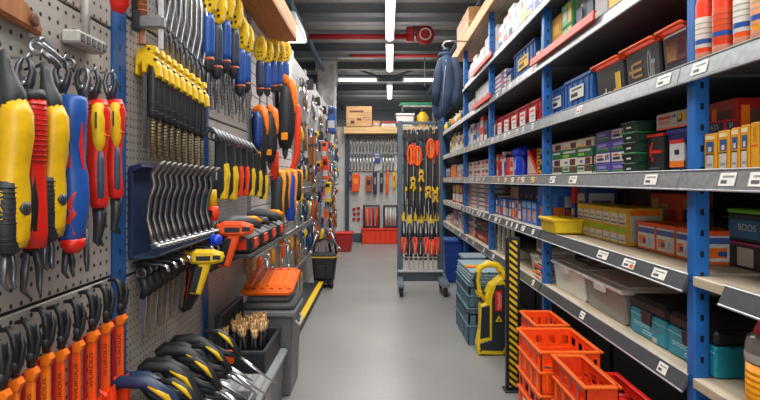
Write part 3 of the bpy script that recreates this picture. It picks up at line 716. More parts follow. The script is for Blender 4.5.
# long thin steel drill bits and hooks, bay 3 upper
def bit(kind):
    t = thing('steel_bit', '', 'drill bit', group='long steel bits hung on the third bay')
    q = MB()
    if kind: q.tube([(0.03, 0, 0), (0.036, 0.004, -0.06), (0.026, -0.004, -0.14), (0.034, 0.004, -0.22), (0.03, 0, -0.28)], [0.008, 0.012, 0.009, 0.011, 0.003], STEELD, 6, 0.6)
    else:
        q.tube([(0.03, 0, 0), (0.03, 0, -0.32)], 0.007, STEEL, 6)
        for i in range(8): q.ring((0.03, 0, -0.12 - i * 0.022), 0.008, 0.003, STEELD, 'z', 8, 4)
    obj('shaft', q, t)
    obj('shank', MB().tube([(0.0, 0, 0.015), (0.025, 0, 0.012), (0.03, 0, 0.0), (0.03, 0, -0.03)], [0.004, 0.006, 0.010, 0.010], GUN, 6), t)
    return t
RB0 = Row(lambda: bit(0)); RB1 = Row(lambda: bit(1))
for i in range(12):
    px = 210 + i * 3.6; d = dl(px, 0.03)
    (RB0 if i % 2 else RB1).put((XL, d, zz(22 + i * 3.2 + (6 if i % 3 else 0), d)), 'long steel bit, %s from the left in the upper row of the third bay' % ORD[i + 1])
for i in range(12):
    px = 212 + i * 3.5; d = dl(px, 0.03)
    (RB1 if i % 2 else RB0).put((XL, d, zz(58 + i * 2.6 + (5 if i % 4 == 1 else 0), d)), 'long steel bit, %s from the left in the row below the blue handles' % ORD[i + 1], sc=0.9)
# row of spring clips
def clip():
    t = thing('spring_clip', '', 'clip', group='steel spring clips on the third bay')
    q = MB(); q.ring((0.05, 0, -0.02), 0.028, 0.006, GUN, 'y', 12); obj('ring', q, t)
    q = MB(); q.tube([(0.0, 0, 0.03), (0.03, 0, 0.02), (0.055, 0, 0.012), (0.09, 0, -0.03), (0.10, 0, -0.055)], [0.006, 0.009, 0.011, 0.009, 0.004], STEELD, 6); obj('lever', q, t)
    return t
RC = Row(clip)
for i in range(10):
    px = 212 + i * 4.2; d = dl(px, 0.05)
    RC.put((XL, d, zz(131 + i * 1.6, d)), 'small steel spring clip, %s from the left in the row of clips' % ORD[i + 1])

# ---------------------------------------------------------------- black/yellow grip tools
def gripper(c, top):
    t = thing('utility_knife', '', 'knife', group='grip-handled tools in the third bay')
    q = MB(); q.prism([(0.03, 0.012), (0.085, 0.012), (0.088, -0.10), (0.098, -0.17), (0.085, -0.30), (0.03, -0.305), (0.022, -0.17), (0.03, -0.09)], -0.028, 0.028, 'y', BLK2, 0.012); b = obj('body', q, t)
    q = MB(); q.prism([(0.079, -0.125), (0.094, -0.115), (0.103, -0.18), (0.096, -0.24), (0.09, -0.306), (0.058, -0.31), (0.062, -0.285), (0.082, -0.255), (0.080, -0.19)], -0.0295, 0.0295, 'y', c, 0.006); obj('grip_pad', q, t, None)
    q = MB(); q.tube([(0.052, 0, 0.0), (0.05, 0, 0.03), (0.028, 0, 0.05), (0.0, 0, 0.055)], [0.02, 0.012, 0.007, 0.005], top, 8); obj('tip', q, t)
    q = MB(); q.obox((0.045, -0.029, -0.17), (0.006, 0.002, 0.07), ('Y', 0.0), LGREY); obj('lettering', q, b)
    return t
gk = {'yellow': gripper(YEL2, BLK2), 'orange': gripper(ORG3, ORG3)}; used = set()
GR = [(226, 142, 'yellow'), (235, 146, 'yellow'), (243, 148, 'orange'), (249, 149, 'orange'), (255, 152, 'yellow'), (262, 155, 'yellow'), (268, 160, 'yellow')]
for i, (px, py, c) in enumerate(GR):
    d = dl(px, 0.09); loc = (XL, d, zz(py, d)); lab = 'black tool with %s grip pad, %s from the left above the drill shelf' % (c, ORD[i + 1])
    s = (1.05, 1.25, 1.05) if i < 2 else (0.9, 1.1, 1.0)
    if c not in used: used.add(c); g = gk[c]; g.location = loc; g['label'] = lab; g.scale = s
    else: dup(gk[c], loc, lab, sc=s)

# ---------------------------------------------------------------- shelf of black chargers with orange fronts
t = thing('charger_shelf', 'narrow black steel shelf under the black and orange chargers', 'shelf', (XL, 3.50, 1.0))
h = 0.60
obj('board', MB().box(0, 0.27, -h, h, -0.012, 0, BLK2, 0.003), t)
for s in (-1, 0, 1): obj('bracket', MB().prism([(0.0, -0.012), (0.22, -0.012), (0.0, -0.12)], s * (h - 0.02) - 0.004, s * (h - 0.02) + 0.004, 'y', GUN), t)
obj('rail', MB().tube([(0.275, -h, -0.012), (0.275, h, -0.012)], 0.006, BLACK, 6), t)
def charger():
    t = thing('charger', '', 'charger', group='black and orange chargers on the narrow shelf')
    q = MB(); q.prism([(-0.11, 0), (0.085, 0), (0.10, 0.03), (0.095, 0.085), (0.05, 0.11), (-0.11, 0.11)], -0.115, 0.115, 'y', BLK2, 0.012); b = obj('body', q, t)
    obj('front_panel', MB().prism([(0.088, 0.008), (0.104, 0.03), (0.099, 0.075), (0.09, 0.082)], -0.05, 0.05, 'y', ORG3, 0.004), t)
    obj('label_plate', MB().box(-0.05, 0.07, -0.1165, -0.114, 0.02, 0.08, ORG3, 0.001), t)
    q = MB(); q.tube([(-0.06, 0, 0.105), (-0.02, 0, 0.135), (0.04, 0, 0.13), (0.06, 0, 0.105)], [0.02, 0.028, 0.026, 0.016], CHAR, 10, 1.6); obj('battery', q, t)
    return t
RH = Row(charger)
for i, y in enumerate((3.10, 3.37, 3.64, 3.93)):
    RH.put((XL + 0.165, y, 1.0005), 'black charger with orange front panel, %s from the near end of its shelf' % ORD[i + 1], sc=1.0)
def sander():
    t = thing('heat_gun', '', 'power tool')
    q = MB(); q.tube([(-0.10, -0.05, 0.035), (-0.03, -0.02, 0.05), (0.05, 0.02, 0.045), (0.12, 0.05, 0.03)], [0.02, 0.036, 0.034, 0.02], DGREY, 10, 0.8); obj('body', q, t)
    q = MB(); q.tube([(0.03, 0.01, 0.06), (0.09, 0.04, 0.055), (0.125, 0.052, 0.035)], [0.018, 0.024, 0.022], AMB, 8, 0.7); obj('nose', q, t)
    return t
RS = Row(sander)
RS.put((XL + 0.17, 3.08, 1.125), 'grey and amber power tool lying on the nearest charger', rz=0.3)
RS.put((XL + 0.16, 3.80, 1.125), 'grey and amber power tool lying on the farthest charger', rz=-0.5)
# wooden stud and lower slat panel below the shelf
t = solo('wood_stud', MB().box(0.0, 0.05, -0.06, 0.06, 0.72, 0.87, WOOD, 0.004), 'short pale wooden board fixed to the wall below the chargers', 'board', (XL, 4.0, 0))
# ================================================================ LEFT : pile of tools, bins, organiser, plinth
# tray that carries the pile
t = thing('tool_tray', 'low grey steel tray holding the heap of pliers and loppers', 'tray', (-0.755, 2.20, -0.10))
q = MB(); q.box(-0.19, 0.19, -0.42, 0.34, 0.10, 0.36, DGREY, 0.008)
for a in ((-0.19, -0.18, -0.42, 0.34), (0.18, 0.19, -0.42, 0.34), (-0.18, 0.18, -0.42, -0.41), (-0.18, 0.18, 0.33, 0.34)): q.box(*a, 0.36, 0.50, DGREY)
obj('body', q, t)
q = MB()
for a in ((-0.19, -0.178, -0.42, 0.34), (0.178, 0.19, -0.42, 0.34), (-0.178, 0.178, -0.42, -0.408), (-0.178, 0.178, 0.328, 0.34)): q.box(*a, 0.50, 0.53, GREY)
obj('rim', q, t)
def lopper(c, acc, tipc):
    """hand tool lying along +x : two thick curved handles, pivot, pointed steel jaw"""
    t = thing('lopper', '', 'pliers')
    obj('handle', MB().tube([(0.0, 0, 0.004), (-0.05, 0, 0.03), (-0.12, 0, 0.062), (-0.20, 0, 0.06), (-0.265, 0, 0.02), (-0.285, 0, -0.02)], [0.013, 0.017, 0.021, 0.022, 0.020, 0.012], c, 10), t)
    obj('handle', MB().tube([(0.0, 0, -0.008), (-0.06, 0.0, -0.03), (-0.13, 0, -0.055), (-0.20, 0, -0.06), (-0.25, 0, -0.05)], [0.013, 0.016, 0.019, 0.019, 0.012], c, 10), t)
    obj('grip_inlay', MB().tube([(-0.07, -0.016, 0.04), (-0.125, -0.019, 0.064), (-0.19, -0.018, 0.06)], [0.004, 0.010, 0.004], acc, 8), t)
    q = MB(); q.tube([(-0.012, 0, 0), (0.03, 0, 0.006), (0.09, 0, 0.004), (0.15, 0, 0.0)], [0.013, 0.017, 0.012, 0.003], tipc, 8, 0.7); q.lathe([(0.001, -0.015), (0.012, -0.015), (0.012, 0.015), (0.001, 0.015)], STEEL, 10, (0.0, 0, 0.0), axis='y'); obj('jaw', q, t)
    return t
LP = [('big navy', C('#1b2f52', 0.4), YEL, STEELD), ('black and yellow', BLK2, YEL2, STEEL), ('black', BLACK, YEL, STEEL)]
pr = [lopper(c, a, s) for _, c, a, s in LP]
# proto, x, y, z, tilt, turn, size
PILE = [(0, -0.660, 1.930, 0.585, 0.62, 0.10, 1.12, 'big navy handled pliers lying nearest in the heap of tools'),
        (0, -0.700, 2.015, 0.590, 0.55, 0.00, 1.05, 'second navy handled pliers, right behind the nearest ones in the heap'),
        (1, -0.660, 2.095, 0.600, 0.60, 0.05, 1.00, 'black and yellow pliers right behind the navy ones in the heap'),
        (2, -0.690, 2.175, 0.605, 0.50, -0.06, 1.00, 'plain black pliers in the middle of the tool heap'),
        (1, -0.655, 2.250, 0.610, 0.62, 0.04, 1.00, 'black and yellow pliers in the middle of the tool heap'),
        (2, -0.680, 2.330, 0.620, 0.52, 0.00, 1.00, 'black pliers with steel jaw reaching toward the grey case'),
        (1, -0.650, 2.405, 0.620, 0.60, 0.05, 0.95, 'black and yellow pliers at the far end of the tool heap'),
        (2, -0.690, 2.480, 0.630, 0.45, 0.00, 0.95, 'black pliers last in the heap, next to the grey stepped case')]
seen = set()
for k_, x, y, z, ry, rz, s, lab in PILE:
    o = pr[k_]
    if k_ in seen: o = dup(pr[k_], (x, y, z), lab)
    x -= 0.002; z -= 0.075; seen.add(k_); o.location = (x, y, z); o['label'] = lab; o.rotation_euler = (0, ry, rz); o.scale = (s, s, s)
def shears():
    t = thing('steel_shears', '', 'shears')
    obj('blade', MB().tube([(-0.01, 0, 0), (0.09, 0, 0.0), (0.20, 0, 0.003)], [0.012, 0.010, 0.003], CHROME, 8, 0.6), t)
    obj('handle', MB().tube([(0, 0, 0), (-0.07, 0, 0.03), (-0.14, 0, 0.03), (-0.19, 0, -0.005)], [0.014, 0.015, 0.015, 0.010], BLK2, 8), t)
    obj('grip_inlay', MB().tube([(-0.05, -0.012, 0.022), (-0.09, -0.013, 0.033), (-0.14, -0.013, 0.032)], [0.004, 0.009, 0.004], YEL2, 8), t)
    obj('handle', MB().tube([(0.0, 0.0, 0), (-0.07, 0.0, -0.03), (-0.14, 0, -0.035)], [0.012, 0.014, 0.010], BLK2, 8), t)
    return t
RSH = Row(shears)
for i, (x, y, z, rz, ry) in enumerate([(-0.62, 1.970, 0.66, 0.0, 0.60), (-0.60, 2.135, 0.675, 0.0, 0.66), (-0.60, 2.290, 0.69, 0.0, 0.60), (-0.60, 2.445, 0.70, 0.0, 0.66)]):
    x -= 0.015; z -= 0.085; o = RSH.put((x, y, z), 'shiny steel-bladed shears with black and yellow handle, %s from the near end of the heap' % ORD[i + 1], rz)
    o.rotation_euler = (0, ry, rz)
# grey stepped case
t = thing('tool_case', 'grey plastic case with stepped lid between tool heap and black organiser', 'case', (-0.69, 2.74, 0))
obj('body', MB().box(-0.13, 0.13, -0.15, 0.15, 0, 0.33, C('#8d9092', 0.45), 0.012), t)
q = MB(); q.box(-0.135, 0.135, -0.155, 0.155, 0.335, 0.37, C('#9a9d9e', 0.4), 0.01); q.box(-0.115, 0.115, -0.13, 0.13, 0.37, 0.39, C('#a6a9aa', 0.4), 0.008)
for i in range(3): q.box(-0.09 + 0.065 * i, -0.05 + 0.065 * i, -0.11, 0.11, 0.39, 0.397, GREY, 0.003)
obj('lid', q, t)
# grey lower bin under the organiser
t = thing('storage_bin', 'grey plastic bin with pale rim beneath the black organiser', 'bin', (-0.735, 3.25, 0))
q = MB(); q.prism([(-0.14, 0), (0.12, 0), (0.14, 0.28), (-0.14, 0.28)], -0.24, 0.26, 'y', C('#6c757a', 0.45), 0.01); obj('body', q, t)
obj('rim', MB().box(-0.15, 0.155, -0.26, 0.28, 0.28, 0.325, C('#9aa0a3', 0.4), 0.012), t)
# organiser
t = thing('organiser_box', 'open black organiser box with raised lid against the pegboard', 'tool box', (-0.75, 3.25, 0.33))
q = MB(); a, b_ = 0.125, 0.245
q.box(-a, a, -b_, b_, 0, 0.012, BLK2, 0.003)
for s in (-1, 1):
    q.box(s * a - 0.006, s * a + 0.006, -b_, b_, 0, 0.13, BLK2, 0.003); q.box(-a, a, s * b_ - 0.006, s * b_ + 0.006, 0, 0.13, BLK2, 0.003)
obj('body', q, t)
q = MB(); q.box(-a - 0.012, -a + 0.008, -b_ - 0.012, b_ + 0.012, 0.115, 0.137, CHAR, 0.004); q.box(a - 0.008, a + 0.012, -b_ - 0.012, b_ + 0.012, 0.115, 0.137, CHAR, 0.004); q.box(-a, a, -b_ - 0.012, -b_ + 0.008, 0.115, 0.137, CHAR, 0.004); q.box(-a, a, b_ - 0.008, b_ + 0.012, 0.115, 0.137, CHAR, 0.004)
obj('rim', q, t)
q = MB(); q.box(-a - 0.018, -a - 0.002, -b_, b_, 0.14, 0.33, BLK2, 0.006)
for i in range(6): q.box(-a - 0.002, -a + 0.006, -b_ + 0.03 + i * 0.078, -b_ + 0.045 + i * 0.078, 0.16, 0.31, CHAR, 0.002)
q.box(-a - 0.002, -a + 0.02, -b_, b_, 0.315, 0.335, BLK2, 0.004); q.box(-a - 0.002, -a + 0.02, -b_, -b_ + 0.012, 0.14, 0.33, BLK2, 0.003); q.box(-a - 0.002, -a + 0.02, b_ - 0.012, b_, 0.14, 0.33, BLK2, 0.003)
obj('lid', q, t)
q = MB(); q.prism([(-0.022, 0.03), (0.022, 0.03), (0.028, 0.0), (0.02, -0.045), (-0.02, -0.045), (-0.028, 0.0)], -b_ - 0.026, -b_ - 0.012, 'y', ORG, 0.003)
o = obj('latch', q, t, 'orange latch'); o.location = (-0.055, 0, 0.118)
for s in (0.33, -0.33):
    pass
# brushes / dowels inside
def brush():
    t = thing('dowel_brush', '', 'brush', group='pale brushes standing in the black organiser')
    obj('stem', MB().tube([(0, 0, 0), (0, 0, 0.19)], 0.008, C('#26262a', 0.5), 8), t)
    q = MB(); q.lathe([(0.008, 0.17), (0.017, 0.185), (0.02, 0.205), (0.016, 0.22), (0.008, 0.21), (0.001, 0.20)], C('#d9b98a', 0.7, 0, 0.3), 9)
    for i in range(7):
        an = i * 0.9; q.tube([(0.012 * math.cos(an), 0.012 * math.sin(an), 0.195), (0.026 * math.cos(an), 0.026 * math.sin(an), 0.235)], [0.005, 0.002], C('#b98a52', 0.7, 0, 0.3), 5)
    obj('bristles', q, t); return t
RBr = Row(brush); i = 0
for iy in range(5):
    for ix in range(4):
        i += 1
        x = -0.75 - 0.078 + ix * 0.05 + random.uniform(-.008, .008); y = 3.25 - 0.165 + iy * 0.08 + random.uniform(-.006, .006)
        row = ['nearest', 'second', 'middle', 'fourth', 'farthest'][iy]
        o = RBr.put((x, y, 0.345 + random.uniform(0, .012)), 'pale bristled dowel brush, %s from the wall in the %s row of the organiser' % (ORD[ix + 1], row))
        o.rotation_euler = (random.uniform(-.16, .16), random.uniform(-.16, .16), i)
# tall grey bin + lids
t = thing('waste_bin', 'tall grey plastic bin standing beneath the orange seat panel', 'bin', (-0.725, 3.74, 0))
q = MB(); q.prism([(-0.13, 0), (0.155, 0), (0.175, 0.52), (-0.15, 0.52)], -0.19, 0.19, 'y', C('#5b5f61', 0.4), 0.015); obj('body', q, t)
obj('rim', MB().box(-0.165, 0.19, -0.215, 0.215, 0.515, 0.56, C('#777b7c', 0.4), 0.012), t)
q = MB(); q.box(-0.16, 0.185, -0.21, 0.21, 0.56, 0.605, C('#4b4f50', 0.4), 0.016); q.box(-0.13, 0.15, -0.17, 0.17, 0.605, 0.645, C('#5a5e5f', 0.4), 0.014); obj('lid', q, t)
q = MB(); q.tube([(0.176, -0.1, 0.47), (0.20, -0.09, 0.44), (0.20, 0.09, 0.44), (0.176, 0.1, 0.47)], 0.008, LGREY, 6); obj('handle', q, t)
t = thing('seat_panel', 'bright orange plastic panel with slots lying tilted on the grey bin', 'panel', (-0.725, 3.76, 0.683))
q = MB()
pl = []
for cx, cy, a0 in ((0.12, 0.17, 0), (-0.12, 0.17, 90), (-0.12, -0.17, 180), (0.12, -0.17, 270)):
    for k_ in range(5): an = math.radians(a0 + k_ * 22.5); pl.append((cx + 0.05 * math.cos(an), cy + 0.05 * math.sin(an)))
q.prism(pl, -0.024, 0.012, 'z', C('#fb6a14', 0.38), 0.012); b_ = obj('panel', q, t)
q = MB()
for i in range(6): q.box(-0.15 + i * 0.056, -0.125 + i * 0.056, -0.19, -0.165, 0.0115, 0.0135, REDD, 0.001); q.box(-0.15 + i * 0.056, -0.125 + i * 0.056, 0.165, 0.19, 0.0115, 0.0135, REDD, 0.001)
obj('slot_pattern', q, b_)
q = MB()
for i in range(5): q.box(-0.13 + i * 0.058, -0.105 + i * 0.058, -0.14, 0.14, 0.010, 0.022, ORG2, 0.005)
obj('ribs', q, b_)
t.rotation_euler = (0.2, 0.0, 0.0); t.location.z = 0.715
# low plinth with a yellow edge
t = thing('display_plinth', 'low black plinth with a yellow front edge along the left displays', 'plinth', (-0.82, 5.8, 0))
obj('body', MB().box(-0.125, 0.11, -1.35, 1.25, 0, 0.085, BLK2, 0.004), t)
obj('edge_strip', MB().box(0.06, 0.122, -1.35, 1.25, 0.085, 0.10, C('#f0c80f', 0.45), 0.004), t)
obj('edge_strip', MB().box(-0.02, 0.02, -1.35, 0.1, 0.085, 0.097, C('#d8b512', 0.45), 0.003), t)
# black/dark packs standing on the plinth
def pack(c):
    q = MB(); q.box(-0.03, 0.03, -0.11, 0.11, 0, 0.30, c, 0.006); q.box(0.03, 0.032, -0.09, 0.09, 0.03, 0.2, GREY); q.box(0.03, 0.0325, -0.07, 0.07, 0.215, 0.27, AMB); q.tube([(0, -0.03, 0.3), (0, 0, 0.33), (0, 0.03, 0.3)], 0.005, c, 6)
    return q
me = pack(C('#3a3a3c', 0.5)).mesh('blister_pack')
for i in range(7):
    solo('blister_pack', me, 'dark blister pack standing on the plinth, %s from the near end' % ORD[i + 1], 'package', (-0.895, 4.65 + i * 0.26, 0.086), 0, 'dark packs on the plinth')

# ---------------------------------------------------------------- long wooden shelf board on top
t = thing('wooden_shelf', 'long pale wooden shelf box above the blue and yellow tools', 'shelf', (XL, 3.9, 2.62))
obj('board', MB().box(0.0, 0.235, -0.95, 0.95, 0, 0.022, wood_material('orange_board', '#b5763d', 1), 0.003), t)
obj('front_edge', MB().box(0.205, 0.235, -0.95, 0.95, 0.022, 0.16, WOOD, 0.004), t)
obj('back_edge', MB().box(0.0, 0.02, -0.95, 0.95, 0.022, 0.16, WOOD, 0.004), t)
obj('end_board', MB().box(0.02, 0.205, 0.925, 0.95, 0.022, 0.15, WOOD, 0.003), t)
# big black / orange tools beyond
def bigtool(c1, c2):
    t = thing('handle_tool', '', 'power tool')
    q = MB(); q.tube([(0.05, 0, 0.0), (0.05, 0, -0.05), (0.06, 0, -0.14), (0.06, 0, -0.30), (0.055, 0, -0.40)], [0.035, 0.056, 0.062, 0.056, 0.036], BLK2, 12, 1.0); b = obj('body', q, t)
    q = MB(); q.tube([(0.0, 0, 0.01), (0.05, 0, 0.03), (0.09, 0, 0.0), (0.108, -0.016, -0.05), (0.116, -0.016, -0.12), (0.117, -0.016, -0.18)], [0.015, 0.034, 0.036, 0.024, 0.018, 0.010], c1, 10); obj('handle', q, t)
    q = MB(); q.obox((0.06, -0.055, -0.33), (0.04, 0.014, 0.045), ('Y', 0), c2, 0.003); obj('side_panel', q, b)
    q = MB(); q.tube([(0.055, 0, -0.39), (0.055, 0, -0.44), (0.055, 0, -0.47)], [0.02, 0.016, 0.004], GUN, 8); obj('nozzle', q, t)
    return t
RT1 = Row(lambda: bigtool(ORG2, AMB))
T1 = [(287, 84, 0.10, 1.5, 'tall black tool with orange curved handle, highest of the big black tools'), (264, 112, 0.09, 0.98, 'black tool with orange top just left of the tallest orange one'), (275, 112, 0.10, 1.02, 'black tool with orange strip between two bigger black tools')]
for px, py, off, s, lab in T1:
    d = dl(px, off); RT1.put((XL, d, zz(py, d)), lab, sc=s)
t = thing('blue_grip_tool', 'blue ribbed handle tool left of the black and orange tools', 'hand tool', (XL, dl(258, .06), zz(116, dl(258, .06))))
q = MB(); q.tube([(0.0, 0, 0.03), (0.05, 0, 0.02), (0.06, 0, -0.04), (0.06, 0, -0.2), (0.055, 0, -0.24)], [0.006, 0.02, 0.032, 0.03, 0.015], BLU2, 10)
for i in range(8): q.ring((0.06, 0, -0.05 - i * 0.018), 0.0315, 0.003, BLU, 'z', 10, 4)
obj('handle', q, t); obj('shaft', MB().tube([(0.055, 0, -0.23), (0.055, 0, -0.36)], 0.007, STEELD, 6), t)
d = dl(297, 0.12)
t = thing('hose', 'thick orange curved hose hanging beside the tallest black tool', 'hose', (XL, d, zz(104, d)))
q = MB(); q.tube([(0.0, 0, 0.03), (0.09, 0, 0.02), (0.13, 0, -0.05), (0.125, 0, -0.35), (0.12, 0, -0.5), (0.09, 0, -0.62), (0.05, 0, -0.70), (0.05, 0, -0.8)], [0.01, 0.02, 0.034, 0.034, 0.034, 0.03, 0.026, 0.03], ORG3, 10)
obj('tube', q, t)
d = dl(277, 0.1)
t = thing('hose', 'short straight orange hose under the black and orange tools', 'hose', (XL, d, zz(150, d)))
obj('tube', MB().tube([(0.0, 0, 0.02), (0.06, 0, 0.01), (0.08, 0, -0.03), (0.08, 0, -0.22)], [0.012, 0.03, 0.036, 0.034], ORG3, 10), t)
obj('end_cap', MB().tube([(0.08, 0, -0.215), (0.08, 0, -0.25)], 0.03, REDD, 10), t)
def pole(c, c2):
    t = thing('pruning_saw', '', 'saw')
    q = MB(); q.tube([(0.03, 0, 0.0), (0.055, 0, -0.04), (0.06, 0, -0.2), (0.05, 0, -0.36), (0.055, 0, -0.42)], [0.034, 0.052, 0.050, 0.046, 0.034], c, 10); obj('handle', q, t)
    q = MB(); q.tube([(0.0, 0, 0.01), (0.04, 0, 0.02), (0.09, 0, 0.005), (0.110, -0.014, -0.07), (0.102, -0.026, -0.22), (0.104, -0.016, -0.37)], [0.012, 0.030, 0.030, 0.015, 0.010, 0.007], c2, 8); obj('grip_inlay', q, t)
    return t
pk = pole(CHAR, AMB); d = dl(281, 0.1); pk.location = (XL, d, zz(174, d)); pk['label'] = 'dark green-black saw handle with amber edge above the chargers'; pk.scale = (1.2, 1.2, 1.0)
d = dl(287, 0.08); dup(pk, (XL, d, zz(173, d)), 'slim dark saw handle with amber edge, between the wide one and the blue', sc=(1, 1, .9))
pb = pole(C('#1747b8', 0.4), AMB); d = dl(293, 0.09); pb.location = (XL, d, zz(173, d)); pb['label'] = 'bright blue saw handle with an amber top above the black bag'; pb.scale = (1.15, 1.15, 1.15)
d = dl(300, 0.06); dup(pk, (XL, d, zz(172, d)), 'thin amber-topped saw handle right behind the blue saw handle', sc=(0.8, 0.8, .7))

# ---------------------------------------------------------------- dense far-left hand tools
def hang(mb): mb.tube([(0, 0, 0.012), (0.02, 0, 0.012), (0.03, 0, 0.0)], 0.004, STEEL, 5)
def k_hammer(c):
    t = thing('hammer', '', 'hammer'); q = MB(); hang(q)
    q.tube([(0.045, -0.075, 0), (0.045, -0.03, 0), (0.045, 0.02, 0), (0.045, 0.08, -0.02)], [0.022, 0.018, 0.02, 0.004], STEELD, 8); obj('head', q, t)
    obj('handle', MB().tube([(0.045, 0, 0.01), (0.045, 0, -0.14), (0.045, 0, -0.3)], [0.011, 0.014, 0.017], c, 8), t); return t
def k_screw(c):
    t = thing('screwdriver', '', 'screwdriver'); q = MB(); hang(q)
    q.tube([(0.035, 0, 0.02), (0.035, 0, -0.02), (0.035, 0, -0.09), (0.035, 0, -0.13)], [0.014, 0.023, 0.022, 0.011], c, 8); obj('handle', q, t)
    obj('shaft', MB().tube([(0.035, 0, -0.13), (0.035, 0, -0.30)], 0.006, STEEL, 6), t); return t
def k_pliers(c):
    t = thing('pliers', '', 'pliers'); q = MB(); hang(q); head(q, 0.04, -0.06, 0.85); obj('jaw', q, t)
    for s in (-1, 1): obj('handle', MB().tube([(0.04 + s * 0.008, s * 0.006, -0.09), (0.04 + s * 0.03, s * 0.012, -0.16), (0.04 + s * 0.026, s * 0.014, -0.26)], [0.012, 0.015, 0.012], c, 8), t)
    return t
def k_saw(c):
    t = thing('hand_saw', '', 'saw'); q = MB(); q.prism([(0.008, -0.02), (0.11, -0.02), (0.10, 0.10), (0.07, 0.11), (0.02, 0.09)], -0.014, 0.014, 'y', c, 0.006); obj('handle', q, t)
    obj('blade', MB().prism([(0.012, -0.015), (0.10, -0.015), (0.05, -0.42), (0.02, -0.42)], -0.002, 0.002, 'y', STEEL), t); return t
def k_wrench(c):
    t = thing('wrench', '', 'wrench'); q = MB(); hang(q); q.ring((0.04, 0, -0.02), 0.022, 0.008, CHROME, 'y', 12); obj('ring_end', q, t)
    q = MB(); q.tube([(0.04, 0, -0.04), (0.04, 0, -0.24)], [0.012, 0.012], c, 8, 0.5); obj('shank', q, t); obj('jaw', MB().ring((0.04, 0, -0.265), 0.022, 0.009, CHROME, 'y', 10, 6, math.radians(150 + 135), math.radians(150 + 465 - 60)), t); return t
def k_tape(c):
    t = thing('tape_measure', '', 'tape measure'); q = MB(); q.prism([(0.005, 0.0), (0.09, 0.0), (0.095, -0.05), (0.075, -0.09), (0.02, -0.09), (0.005, -0.06)], -0.04, 0.04, 'y', c, 0.012); obj('case', q, t)
    obj('badge', MB().lathe([(0.001, -0.042), (0.026, -0.042), (0.026, -0.04), (0.001, -0.04)], BLACK, 12, (0.05, 0, -0.045), axis='y'), t); return t
def k_level(c):
    t = thing('spirit_level', '', 'level'); q = MB(); q.box(0.01, 0.06, -0.012, 0.012, -0.42, 0.0, c, 0.004); obj('body', q, t)
    q = MB(); 
    for z in (-0.1, -0.3): q.box(0.02, 0.05, -0.0135, -0.0118, z - 0.02, z + 0.02, LIME)
    obj('vial', q, t); return t
def k_pack(c):
    t = thing('blister_pack', '', 'package'); q = MB(); hang(q); q.box(0.005, 0.055, -0.05, 0.05, -0.17, 0.0, c, 0.006); b = obj('card', q, t)
    q = MB(); q.box(0.008, 0.05, -0.052, -0.0505, -0.14, -0.09, LGREY); obj('label_plate', q, t); obj('side_label', MB().box(0.0555, 0.057, -0.03, 0.03, -0.13, -0.08, GREY), t); obj('title_strip', MB().box(0.012, 0.045, -0.0522, -0.0505, -0.045, -0.015, BLACK), t); return t
KN = {'hammer': k_hammer, 'screwdriver': k_screw, 'pliers': k_pliers, 'saw': k_saw, 'wrench': k_wrench, 'tape measure': k_tape, 'level': k_level, 'pack': k_pack}
CN = {'orange': ORG, 'blue': BLU, 'yellow': YEL2, 'red': RED, 'brown': WOODH, 'black': BLK2, 'steel': STEEL, 'white': WHITE, 'navy': NAVY, 'amber': AMB}
PRO = {}
def far(kind, cname, loc, lab, sc=1.0):
    k = (kind, cname)
    if k not in PRO: PRO[k] = Row(lambda: KN[kind](CN[cname]))
    return PRO[k].put(loc, lab, random.uniform(-.08, .08), sc, 'hand tools hung on the far left bays')
mixes = [('saw', 'black'), ('wrench', 'steel'), ('hammer', 'brown'), ('screwdriver', 'blue'), ('pliers', 'navy'), ('pack', 'black'), ('level', 'steel'), ('screwdriver', 'orange'), ('level', 'blue'), ('hammer', 'orange'), ('wrench', 'steel'), ('tape measure', 'yellow'), ('pliers', 'blue'), ('pack', 'navy'), ('screwdriver', 'navy'), ('saw', 'orange'), ('hammer', 'black'), ('pack', 'black'), ('level', 'brown'), ('wrench', 'steel'), ('pliers', 'yellow'), ('hammer', 'brown'), ('pack', 'blue')]
bn = ['first white slatted bay', 'second white slatted bay', 'bay behind the black bag', 'fourth far bay', 'fifth far bay', 'sixth far bay', 'corner bay']
zrows = {'upper': 2.55, 'high': 2.08, 'middle': 1.66, 'low': 1.19, 'bottom': 0.79}
mi_ = 0
for bi, (a, b_, _) in enumerate(FARB):
    nper = 4 if bi < 2 else 6
    for rn, z in zrows.items():
        if bi == 0 and rn != 'bottom': continue
        if bi == 1 and rn in ('upper', 'middle'): continue
        for j in range(nper):
            kind, cn = mixes[(mi_ * 5 + j * 3 + bi) % len(mixes)]; mi_ += 1
            if rn == 'bottom' and bi < 2: kind, cn = [('screwdriver', 'orange'), ('wrench', 'steel'), ('screwdriver', 'amber'), ('hammer', 'brown')][j % 4]
            if rn == 'upper': kind, cn = [('wrench', 'steel'), ('saw', 'black'), ('level', 'steel'), ('pliers', 'steel'), ('wrench', 'steel'), ('hammer', 'brown')][(j + bi) % 6]
            y = a + 0.12 + (b_ - a - 0.24) * j / (nper - 1)
            desc = '%s %s' % (cn if cn != 'steel' else 'steel', kind)
            far(kind, cn, (XL + 0.003, y, z + random.uniform(-.05, .05) * (rn != 'bottom')), '%s, %s in the %s row of the %s' % (desc, ORD[j + 1], rn, bn[bi]), random.uniform(0.95, 1.12))
